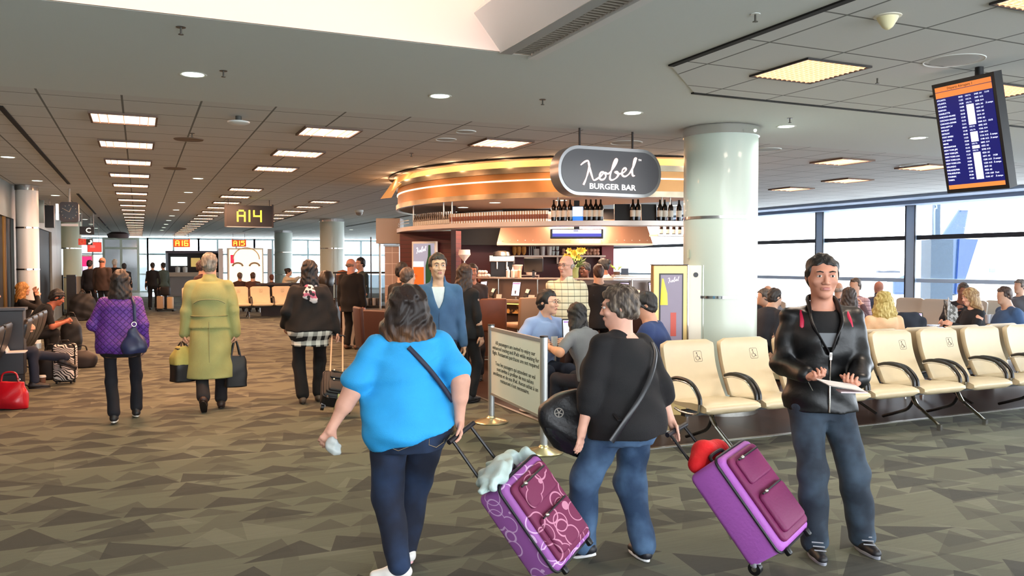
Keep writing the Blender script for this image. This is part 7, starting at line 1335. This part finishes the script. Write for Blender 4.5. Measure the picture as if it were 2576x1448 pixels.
crowd('seated man in a brown coat, right one of the pair near the white board', 636, 27.0, 8, 1.72, 'mb', res=.02, fine=.011, sit=.47, top=dict(c='#4a3028'), bottom=dict(c='#1c1a1c'), hair=('short', '#3a281e', '#5c4030'), features=0)
crowd('seated person with auburn hair between the white board and the far columns', 683, 27.8, 355, 1.60, 'f', res=.02, fine=.011, sit=.45, top=dict(c='#3a2420'), bottom=dict(c='#1c1a1c'), hair=('short', '#5a2f20', '#7c4630'), features=0)
crowd('man in a pale shirt sitting in profile at the far bar table', 714, 27.0, 100, 1.72, 'm', res=.018, fine=.01, sit=.62, lean=12, top=dict(c='#cdbfa4', hem=.88), bottom=dict(c='#2a1c18'), hair=('bun', '#1a1412', '#2a211e'), handL=(.1, -.45, 1.1), handR=(-.1, -.45, 1.15), footL=(.12, -.3, .2), footR=(-.12, -.3, .2))
# left wall
crowd('man in a black T-shirt bending over his phone on the left wall seats', 62, 13.3, 80, 1.76, 'm', chair=False, res=.012, fine=.006, skin='#a8634c', sit=.47, lean=38, look=(0, 24), handL=(.02, -.56, .66), handR=(-.12, -.56, .66), elbL=(.5, .3, -1), elbR=(-.5, .3, -1), top=dict(c='#101013', sleeve=.38, hem=.9), bottom=dict(c='#0e0e12'), hair=('curly', '#0e0b0b', '#241a18'), footL=(.16, -.5, .08), footR=(-.16, -.35, .08))
crowd('blonde woman drinking on the left wall seats behind the bending man', 52, 14.4, 80, 1.66, 'f', chair=False, res=.012, fine=.006, skin='#d09a7c', sit=.47, lean=2, handL=(.03, -.22, 1.10), handR=(-.05, -.24, 1.02), elbL=(.5, -.3, -1), elbR=(-.5, -.3, -1), top=dict(c='#1c1612', hem=.9), bottom=dict(c='#101014'), hair=('long', '#a06a2c', '#dba45c'))
crowd('seated person with crossed legs in dark jeans at the left edge, tablet on the lap', -15, 10.45, 82, 1.72, 'f', chair=False, res=.012, fine=.007, skin='#c99a84', sit=.50, lean=-4, footL=(-.10, -.80, .36), kneeL=(.1, -1, 1.2), footR=(-.06, -.42, .085), kneeR=(-.1, -1, .9), handL=(.12, -.32, .78), handR=(-.12, -.32, .78), top=dict(c='#16161c'), bottom=dict(c='#232a3c', thigh=.09, knee=.066, hem=.056), shoes=('#171417', '#1c181a'), hair=('long', '#1c1412', '#33261f'), pitchL=25)
# ------------------------------------------------------------------ luggage and carried things
def rings_pat(name, base, line):
    def f(q, o, co):
        v = q.n('ShaderNodeTexVoronoi', iVector=co, iScale=8.5); v.inputs['Randomness'].default_value = .85; d = v.outputs['Distance']; a = q.m('LESS_THAN', q.m('ABSOLUTE', q.m('SUBTRACT', d, .42)), 0.028)
        v2 = q.n('ShaderNodeTexVoronoi', iVector=q.n('ShaderNodeVectorMath', operation='ADD', i0=co, i1=(.07, .05, .09)).outputs[0], iScale=8.5); b = q.m('LESS_THAN', q.m('ABSOLUTE', q.m('SUBTRACT', v2.outputs['Distance'], .48)), .02)
        return q.mix(q.m('MULTIPLY', q.m('MAXIMUM', a, b), .75), lin(base), lin(line))
    return pmat(name, f, .7)
def suitcase(label, W1, W2, hand, w_, dp, L, M_side, M_front, rods_c='#17171a', rod_off=.085, kind='soft', group=None, lift=.045, ext=None):
    """two wheeled case leaning from its wheels W1, W2 towards the hand that pulls it"""
    W = (Vector(W1) + Vector(W2)) / 2 + Vector((0, 0, lift)); root = empty('suitcase', (W.x, W.y, 0), 0, label, 'suitcase', group); z = (Vector(hand) - W).normalized(); x = (Vector(W2) - Vector(W1)); x = (x - z * x.dot(z)).normalized(); y = z.cross(x)
    if y.z < 0: y = -y; x = -x
    o = W - Vector((W.x, W.y, 0)) + y * .02; F = Matrix(((x.x, y.x, z.x, o.x), (x.y, y.y, z.y, o.y), (x.z, y.z, z.z, o.z), (0, 0, 0, 1)))
    m = MB(); m.rbox((0, dp / 2, L / 2 + .03), (w_, dp, L), .035, M_side, F); sh = m.build('shell', root)
    m = MB(); m.rbox((0, 0, 0), (w_ - .05, L - .06, .03), .03, M_front, F @ T(0, dp + .008, L / 2 + .03) @ R('X', -90)); fr = m.build('front_panel', root)
    tr = mat('case_trim', '#15131a', .5); m = MB(); e = .004
    for yy in (dp * .86,): m.tube([F @ Vector((px, yy, pz)) for px, pz in [(a, b + L / 2 + .03) for a, b in rrect(w_ + .006, L + .006, .04)]], .008, tr, n=6, closed=True)
    m.build('zip_trim', root)
    m = MB(); m.rbox((0, 0, 0), (w_ * .72, L * .40, .035), .025, M_front, F @ T(0, dp + .03, L * .32 + .03) @ R('X', -90)); pk = m.build('front_pocket', root); m = MB(); m.rbox((0, 0, 0), (w_ * .66, L * .26, .025), .02, M_front, F @ T(0, dp + .028, L * .76 + .03) @ R('X', -90)); pk2 = m.build('front_pocket', root)
    for zz, xx, par in ((L * .53, .0, pk), (L * .90, .0, pk2)):
        m = MB(); m.tube([F @ Vector((-w_ * .3, dp + .046, zz + .02)), F @ Vector((w_ * .3, dp + .046, zz + .02))], .005, tr, n=6); m.build('pocket_zip', par); m = MB(); m.sph(F @ Vector((w_ * .22, dp + .054, zz + .02)), (.012, .008, .012), M_zip, nu=8, nv=6); m.build('zip_pull', par)
    m = MB(); m.tube(smooth_pts([F @ Vector(v) for v in ((-.07, dp * .5, L + .02), (-.06, dp * .5, L + .055), (.06, dp * .5, L + .055), (.07, dp * .5, L + .02))], 5), .010, tr, n=8); m.build('top_handle', root)
    m = MB(); m.tube(smooth_pts([F @ Vector(v) for v in ((-w_ / 2, dp * .45, L * .35), (-w_ / 2 - .03, dp * .45, L * .38), (-w_ / 2 - .03, dp * .45, L * .66), (-w_ / 2, dp * .45, L * .70))], 5), .010, tr, n=8); m.build('side_handle', root)
    Hl = (Vector(hand) - Vector((W.x, W.y, 0)) - o).length; rc = mat('rod_' + rods_c[1:], rods_c, .35, .3)
    for s_ in (-1, 1): m = MB(); m.tube([F @ Vector((s_ * rod_off, .015, L)), F @ Vector((s_ * rod_off * .9, .0, Hl - .01))], .009, rc, n=8); m.build('handle_rod', root)
    m = MB(); m.tube([F @ Vector((-rod_off - .02, -.0, Hl)), F @ Vector((rod_off + .02, -.0, Hl))], .014, tr, n=10); m.build('grip', root)
    for s_ in (-1, 1):
        c = F @ Vector((s_ * (w_ / 2 - .03), .015, .02)); c.z = max(c.z, .034); m = MB(); m.cyl(c - x * .016, c + x * .016, .034, M_black, n=20); wh = m.build('wheel', root); m = MB(); m.cyl(c - x * .018, c + x * .018, .014, M_zip, n=12); m.build('hub', wh)
        m = MB(); m.rbox(F @ Vector((s_ * (w_ / 2 - .035), .03, .045)), (.05, .05, .05), .012, mat('wheel_housing', '#8d8d96', .4)); m.build('wheel_housing', root)
    m = MB()
    for s_ in (-1, 1): m = MB(); m.rbox((s_ * w_ * .35, dp - .02, .015), (.03, .03, .04), .008, M_black, F); m.build('foot', root)
    return root, F, W
hb = wpt(Jblue, Jblue['wR'] + (Jblue['wR'] - Jblue['eR']).normalized() * .07)
cs1, F1, W1_ = suitcase('magenta and lilac wheeled suitcase covered in a white ring pattern', az(1330, 1470), az(1440, 1430), hb, .34, .22, .50, rings_pat('lilac_rings', '#9c5aa6', '#ecc8ee'), rings_pat('maroon_rings', '#6f2048', '#d592ac'))
hk = wpt(Jblack, Jblack['wR'] + (Jblack['wR'] - Jblack['eR']).normalized() * .07)
cs2, F2, W2_ = suitcase('large plain purple wheeled suitcase with plum front pockets', az(1870, 1462), az(1975, 1410), hk, .36, .24, .54, mat('purple_nylon', '#ab5db8', .6, bump=.2), mat('plum_nylon', '#701a4e', .6, bump=.2))
# mint jacket over the first case, red cushion on the second
def onto(F, W, v): return F @ Vector(v) + Vector((W.x, W.y, 0))
c = onto(F1, W1_, (0, .10, .56)); B = Blob(.007); rr = random.Random(3)
X1, Y1, Z1 = [Vector((F1[0][i], F1[1][i], F1[2][i])) for i in range(3)]
def w1(x, y, z): return onto(F1, W1_, (x, y, z)) - c
B.chain([w1(-.20, .04, .52), w1(-.12, .05, .575), w1(.0, .10, .585), w1(.12, .12, .575), w1(.19, .14, .56)], [.032, .045, .048, .045, .03], .03).chain([w1(-.16, -.05, .50), w1(-.05, -.02, .575), w1(.08, .04, .585)], [.035, .045, .04], .03).chain([w1(-.20, .03, .52), w1(-.215, .03, .42), w1(-.205, .05, .33)], [.03, .028, .02], .03).chain([w1(-.20, .10, .54), w1(-.21, .12, .44)], [.028, .02], .03).chain([w1(.0, .16, .58), w1(.12, .20, .565), w1(.2, .2, .55)], [.035, .03, .02], .03)
B.fold = folds(.010, 60, 48, 2.0); B.build('folded_jacket', cloth('mint_fabric', '#bcd2ce', .85, vary=.15), loc=c, label='pale mint jacket folded over the top of the ring patterned suitcase', cat='jacket')
c = onto(F2, W2_, (-.05, .03, .62)); B = Blob(.006); B.chain([onto(F2, W2_, v) - c for v in ((-.15, .03, .50), (-.13, .05, .60), (0, .06, .635), (.10, .05, .60))], [.055, .062, .062, .05], .02); B.build('neck_pillow', mat('red_fleece', '#d8141c', .8, bump=.3), loc=c, label='bright red cushion wedged against the rods of the purple suitcase', cat='cushion')
# black case with a lime strap
hs = wpt(Jsc, Jsc['wR'] + Vector((0, 0, -.06))); g = az(842, 1048); cs3, F3, W3_ = suitcase('small black wheeled case with a pale yellow strap beside the woman with the scarf', g + Vector((-.13, -.02, 0)), g + Vector((.13, .02, 0)), hs, .34, .20, .36, mat('black_nylon', '#16161a', .6), mat('black_nylon', '#16161a', .6), '#cdb59c', .07)
m = MB(); m.rbox((0, .10, .21), (.04, .215, .375), .01, mat('lime_strap', '#b9b57a', .6), F3); m.build('luggage_strap', cs3, label='pale yellow green strap')
# black shoulder bag of the woman in black
c = ad(1432, 1052, 4.62); root = empty('shoulder_bag', tuple(c), -YAW, 'large black shoulder bag with a round emblem and glossy base', 'bag')
B = Blob(.007); B.loft([(-.17, .06, 0, .085, .05), (-.08, .0, 0, .150, .075), (.06, -.01, 0, .135, .07), (.17, .05, 0, .075, .05)], R('Y', 22), .02, pw=3.0); B.fold = folds(.006, 30, 24, 1.0); sh = B.build('body', mat('bag_black', '#101014', .45, bump=.3), root)
B = Blob(.007); B.loft([(-.178, .06, 0, .089, .054), (-.12, .02, 0, .13, .075), (-.06, .0, 0, .155, .08)], R('Y', 22), .01, pw=3.0); B.build('glossy_base', mat('bag_gloss', '#1a1a20', .18, bump=.6, bscale=14), root)
m = MB(); Mx = R('Y', 22) @ T(-.075, -.078, .02) @ R('X', 90) @ R('Y', -10); m.tube([Mx @ Vector((.024 * math.cos(t), .024 * math.sin(t), 0)) for t in [2 * PI * i / 20 for i in range(20)]], .003, mat('emblem_grey', '#a8a49c', .4), n=6, closed=True)
for i in range(5): t = i * 1.256; m.tube([Mx @ Vector((0, 0, 0)), Mx @ Vector((.02 * math.cos(t), .02 * math.sin(t), 0))], .003, mat('emblem_grey', '#a8a49c', .4), n=6)
m.build('round_emblem', root); m = MB(); b_ = wpt(Jblack, tpt(Jblack, .26, .86, .06, True)); m.tube(smooth_pts([Matrix.Rotation(YAW, 4, 'Z') @ (wpt(Jblack, tpt(Jblack, .24, .95, .06, True)) - c), Vector((.10, -.02, .20)), Vector((.04, -.02, .14))], 5), .014, mat('strap_black', '#1b1b1e', .35), n=8, flat=.4); m.build('strap', root)
# crumpled clear bottle in the left hand of the woman in blue
hl = wpt(Jblue, Jblue['wL']) ; d_ = (Jblue['wL'] - Jblue['eL']).normalized(); c = wpt(Jblue, Jblue['wL'] + d_ * .085 + Vector((-.035, .045, -.01))); B = Blob(.004); B.ell((0, 0, 0), (.034, .034, .042)).ell((.02, -.01, -.03), (.022, .02, .026)); B.fold = folds(.004, 120, 90, 1); B.build('crumpled_bottle', mat('clear_plastic', '#cfd8d6', .1, alpha=.65), loc=c, label='crumpled clear plastic bottle held by the woman in bright blue', cat='bottle')
# papers in the hands of the man in the leather jacket
a = wpt(Jlea, Jlea['wL'] + Vector((-.05, -.07, -.01))); b = wpt(Jlea, Jlea['wR'] + Vector((.05, -.07, -.01))); c = (a + b) / 2; root = empty('paper_sheets', tuple(c), Jlea['root'].rotation_euler.z, 'white folded papers held by the man in the leather jacket', 'papers'); m = MB()
m.add([(-.10, -.02, .018), (.09, -.02, -.008), (.12, -.11, -.03), (-.06, -.13, .0)], [(0, 1, 2, 3)], mat('paper_white', '#ece6e2', .7)); m.add([(-.10, -.02, .014), (.09, -.02, -.012), (.12, -.11, -.034), (-.06, -.13, -.004)], [(3, 2, 1, 0)], mat('paper_white', '#ece6e2', .7)); m.build('upper_sheet', root, smooth=0)
m = MB(); m.box(.0, .13, -.12, -.02, -.040, -.034, mat('paper_pinkish', '#e4d2d4', .7)); m.build('lower_sheet', root, smooth=0)
# navy handbag of the woman in purple
c = wpt(Jpur, tpt(Jpur, -.165, .98, .115, True)); root = empty('handbag', tuple(c), Jpur['root'].rotation_euler.z, 'dark navy handbag hanging at the back of the woman in purple', 'bag'); B = Blob(.009); B.loft([(-.14, 0, 0, .115, .055), (-.10, 0, 0, .125, .062), (.02, 0, 0, .085, .045), (.12, 0, 0, .03, .02)], None, .02, pw=2.6); B.fold = folds(.006, 32, 26, 2); B.build('body', mat('bag_navy', '#1c2348', .4, bump=.3), root)
m = MB(); m.tube([(.022 * math.cos(t), .01, .15 + .022 * math.sin(t)) for t in [2 * PI * i / 14 for i in range(14)]], .005, M_zip, n=6, closed=True); m.build('metal_ring', root)
# trench coat man's bags
def tote(label, c, rz, w_, dp, h, mm, topcol=None, taper=.8, hand=None, name='tote_bag'):
    root = empty(name, tuple(c), rz, label, 'bag'); B = Blob(.011); B.loft([(-h, 0, 0, w_ / 2, dp / 2), (-h * .5, 0, 0, w_ / 2, dp / 2 * 1.1), (0, 0, 0, w_ / 2 * taper, dp / 2 * .6)], None, .02, pw=5); B.fold = folds(.004, 24, 20, 1)
    b = B.build('body', mm, root)
    if topcol: B = Blob(.011); B.loft([(-h * .48, 0, 0, w_ / 2 * 1.03, dp / 2 * 1.14), (-h * .2, 0, 0, w_ / 2 * .95, dp / 2), (.02, 0, 0, w_ / 2 * taper * .8, dp / 2 * .5)], None, .02, pw=4); B.fold = folds(.004, 24, 20, 3); B.build('upper_flap', topcol, root)
    if hand is not None:
        for sy in (-1, 1): m = MB(); m.tube(smooth_pts([Vector((-w_ * .22, sy * dp * .3, -.02)), Vector((-w_ * .08, sy * .015, hand * .8)), Vector((0, 0, hand)), Vector((w_ * .08, sy * .015, hand * .8)), Vector((w_ * .22, sy * dp * .3, -.02))], 5), .009, mat('handle_black', '#121214', .5), n=6); m.build('handle', root)
    return root
h_ = wpt(Jtr, Jtr['wL'] + Vector((0, 0, -.09))); tote('yellow and black duffel bag in the left hand of the trench coat man', h_ + Vector((-.02, 0, -.07)), Jtr['root'].rotation_euler.z + .5, .24, .20, .36, mat('duffel_black', '#131215', .5), cloth('duffel_yellow', '#a09a52', .7), .6, .07, 'duffel_bag')
h_ = wpt(Jtr, Jtr['wR'] + Vector((0, 0, -.09))); tote('plain black tote bag in the right hand of the trench coat man', h_ + Vector((0, 0, -.16)), Jtr['root'].rotation_euler.z + .25, .24, .12, .35, mat('tote_black', '#101013', .5), None, .9, .16)
# things on the floor at the left
def zebra(q, o, co):
    nz = q.n('ShaderNodeTexNoise', iVector=co, iScale=7.0, iDetail=1.0); wv = q.m('SINE', q.m('ADD', q.m('ADD', q.m('MULTIPLY', o[2], 200.0), q.m('MULTIPLY', o[0], 90.0)), q.m('MULTIPLY', nz.outputs[0], 42.0))); return q.mix(q.m('GREATER_THAN', wv, .1), lin('#e4ddd6'), lin('#171416'))
g = az(163, 968); g = Vector((g.x, g.y + .15, 0)); root = empty('suitcase', (g.x, g.y, 0), -.25, 'upright zebra striped suitcase standing on the carpet at the left', 'suitcase'); M_zeb = pmat('zebra_fabric', zebra, .6)
m = MB(); m.rbox((0, 0, .29), (.27, .20, .50), .05, M_zeb); m.build('shell', root); m = MB(); m.tube([(x, -.06, z + .29) for x, z in rrect(.276, .506, .05)], .009, M_black, n=6, closed=True); m.build('zip_trim', root); m = MB(); m.tube(smooth_pts([(-.05, 0, .54), (-.04, 0, .58), (.04, 0, .58), (.05, 0, .54)], 4), .010, M_black, n=6); m.build('top_handle', root)
m = MB(); m.tube(smooth_pts([(-.02, -.10, .22), (-.02, -.125, .25), (-.02, -.125, .36), (-.02, -.10, .39)], 4), .010, M_black, n=6); m.build('side_handle', root)
for sx in (-1, 1):
    for sy in (-1, 1): m = MB(); m.cyl((sx * .09 - .01, sy * .06, 0.028), (sx * .09 + .01, sy * .06, 0.028), .022, M_black, n=12); m.build('wheel', root)
p = az(107, 973); root = empty('paper_cup', (p.x, p.y, 0), 0, 'brown paper coffee cup with a white lid on the carpet at the left', 'cup'); m = MB(); m.lathe([(0, 0), (.03, 0), (.042, .13), (0, .13)], 20, mat('cup_brown', '#6b4a38', .6)); m.build('cup_body', root); m = MB(); m.lathe([(.044, .128), (.045, .14), (.038, .155), (0, .156)], 20, M_white); m.build('lid', root)
p = az(24, 1032); p = Vector((p.x, p.y + .1, .0)); root = empty('handbag', (p.x, p.y, .0), -.2, 'glossy red handbag on the carpet in the bottom left area', 'bag'); B = Blob(.009); B.loft([(.01, 0, 0, .17, .085), (.06, 0, 0, .19, .10), (.20, 0, 0, .175, .08), (.30, 0, 0, .155, .035)], None, .02, pw=2.8); B.fold = folds(.006, 24, 20, 1); B.cut((0, 0, .004), (0, 0, -1)); B.build('body', mat('red_leather', '#b01020', .3, bump=.3, bscale=20), root)
m = MB(); m.tube(smooth_pts([(-.09, -.02, .28), (-.06, -.02, .40), (.06, -.02, .40), (.09, -.02, .28)], 5), .010, mat('red_leather', '#b01020', .3), n=6); m.build('handle', root); m = MB(); m.tube([(.10 + .012 * math.cos(t), -.04, .33 + .012 * math.sin(t)) for t in [2 * PI * i / 10 for i in range(10)]], .004, M_zip, n=5, closed=True); m.build('metal_ring', root)
def blobbag(name, label, px, py, w_, dp, h, col, rz=0, dy=.1):
    g = az(px, py); root = empty(name, (g.x, g.y + dy, 0), rz, label, 'bag'); B = Blob(.012); B.loft([(.012, 0, 0, w_ * .46, dp * .46), (h * .3, 0, 0, w_ / 2, dp / 2), (h * .8, 0, 0, w_ * .42, dp * .4), (h, 0, 0, w_ * .25, dp * .2)], None, .02, pw=2.6); B.fold = folds(.008, 18, 16, len(label)); B.cut((0, 0, .004), (0, 0, -1)); B.build('body', mat('bagc_' + col[1:], col, .6), root)
    m = MB(); m.tube(smooth_pts([(-.08, 0, h * .9), (-.05, 0, h + .07), (.05, 0, h + .07), (.08, 0, h * .9)], 4), .012, M_black, n=6); m.build('handle', root); return root
blobbag('duffel_bag', 'dark bag lying behind the zebra striped suitcase', 205, 925, .42, .3, .26, '#1c1516'); blobbag('backpack', 'black backpack standing on the carpet in front of the bending man', 178, 882, .36, .3, .62, '#0c0c0f'); blobbag('backpack', 'black bag on the carpet between the crossed legs and the zebra suitcase', 128, 955, .34, .26, .40, '#121014')
blobbag('wheeled_bag', 'black wheeled bag standing by the queue at the far left', 208, 806, .7, .4, .75, '#0f0f13')
root = empty('waste_bin', tuple(az(188, 792)), 0, 'narrow black bin with a pale box beside the green tinted column', 'bin'); m = MB(); m.box(-.2, .05, -.2, .2, 0, 1.25, M_black); m.build('bin_body', root); m = MB(); m.box(.07, .4, -.2, .2, .1, 1.2, mat('bin_pale', '#a8a294', .5)); m.build('side_box', root)
g = az(417, 783); root = empty('luggage_trolley', (g.x, g.y, 0), -YAW, 'trolley with pale cases and a dark bag between the two far women', 'trolley'); m = MB(); m.rbox((-.28, 0, .42), (.34, .25, .6), .05, mat('case_sand', '#b59f86', .5)); m.build('sand_case', root); m = MB(); m.rbox((.25, 0, .40), (.30, .25, .56), .05, mat('case_tan', '#c9b08a', .5)); m.build('tan_case', root); m = MB(); m.rbox((0, 0, .95), (.5, .3, .42), .08, mat('case_darkbag', '#1c1a1e', .6)); m.build('dark_bag', root); m = MB(); m.box(-.5, .5, -.15, .15, .05, .1, M_black); m.tube([(0, .15, .1), (0, .2, 1.1)], .02, M_black, n=6); m.build('frame', root)
for sx in (-1, 1): m = MB(); m.cyl((sx * .4, -.1, .04), (sx * .4, .1, .04), .04, M_black, n=10); m.build('wheel', root)
root.scale = (.62, .62, .72)
# newspaper, phone, tablet on the lap
c = ad(2395, 790, 11.6); root = empty('newspaper', tuple(c), -YAW + .4, 'grey picture newspaper held up by the bald man in the dark suit', 'newspaper'); M_np = pmat('newsprint', lambda q, o, co: q.mix(q.m('GREATER_THAN', q.n('ShaderNodeTexNoise', iVector=co, iScale=14.0, iDetail=4.0).outputs[0], .5), lin('#6a6660'), lin('#c4c0ba')), .9)
m = MB(); m.box(-.16, .14, -.003, .003, -.19, .17, M_np, R('Y', 24) @ R('X', -25)); m.build('front_page', root, smooth=0); m = MB(); m.box(-.20, -.02, .02, .026, -.15, .17, M_np, R('Y', 24) @ R('X', -15) @ R('Z', 25)); m.build('back_page', root, smooth=0)
c = ad(18, 880, 9.9); root = empty('tablet_computer', tuple(c), PI / 2, 'small white edged tablet on a folding stand at the far left edge', 'tablet'); m = MB(); m.box(-.13, .13, -.005, .005, -.02, .2, mat('tablet_white', '#d8d8dc', .3), R('X', -22)); m.build('screen_half', root); m = MB(); m.box(-.13, .13, -.20, .0, -.03, -.02, mat('tablet_white', '#d8d8dc', .3)); m.build('base_half', root)
root = empty('coat_on_chair', tuple(kf(2292, 10.6)), -YAW, 'dark jacket hanging over a chair back right of the blonde in peach', 'jacket'); B = Blob(.014); B.loft([(.50, .05, 0, .20, .10), (.70, .02, 0, .21, .10), (.90, -.02, 0, .19, .08), (.98, -.03, 0, .13, .06)], None, .03); B.fold = folds(.012, 26, 9, 1); B.build('coat', cloth('coat_slate', '#1c222e'), root)
m = MB(); m.cyl((0, 0, 0), (0, 0, .5), .03, M_steel); m.cyl((0, 0, 0), (0, 0, .02), .2, M_steel); m.build('chair_post', root)
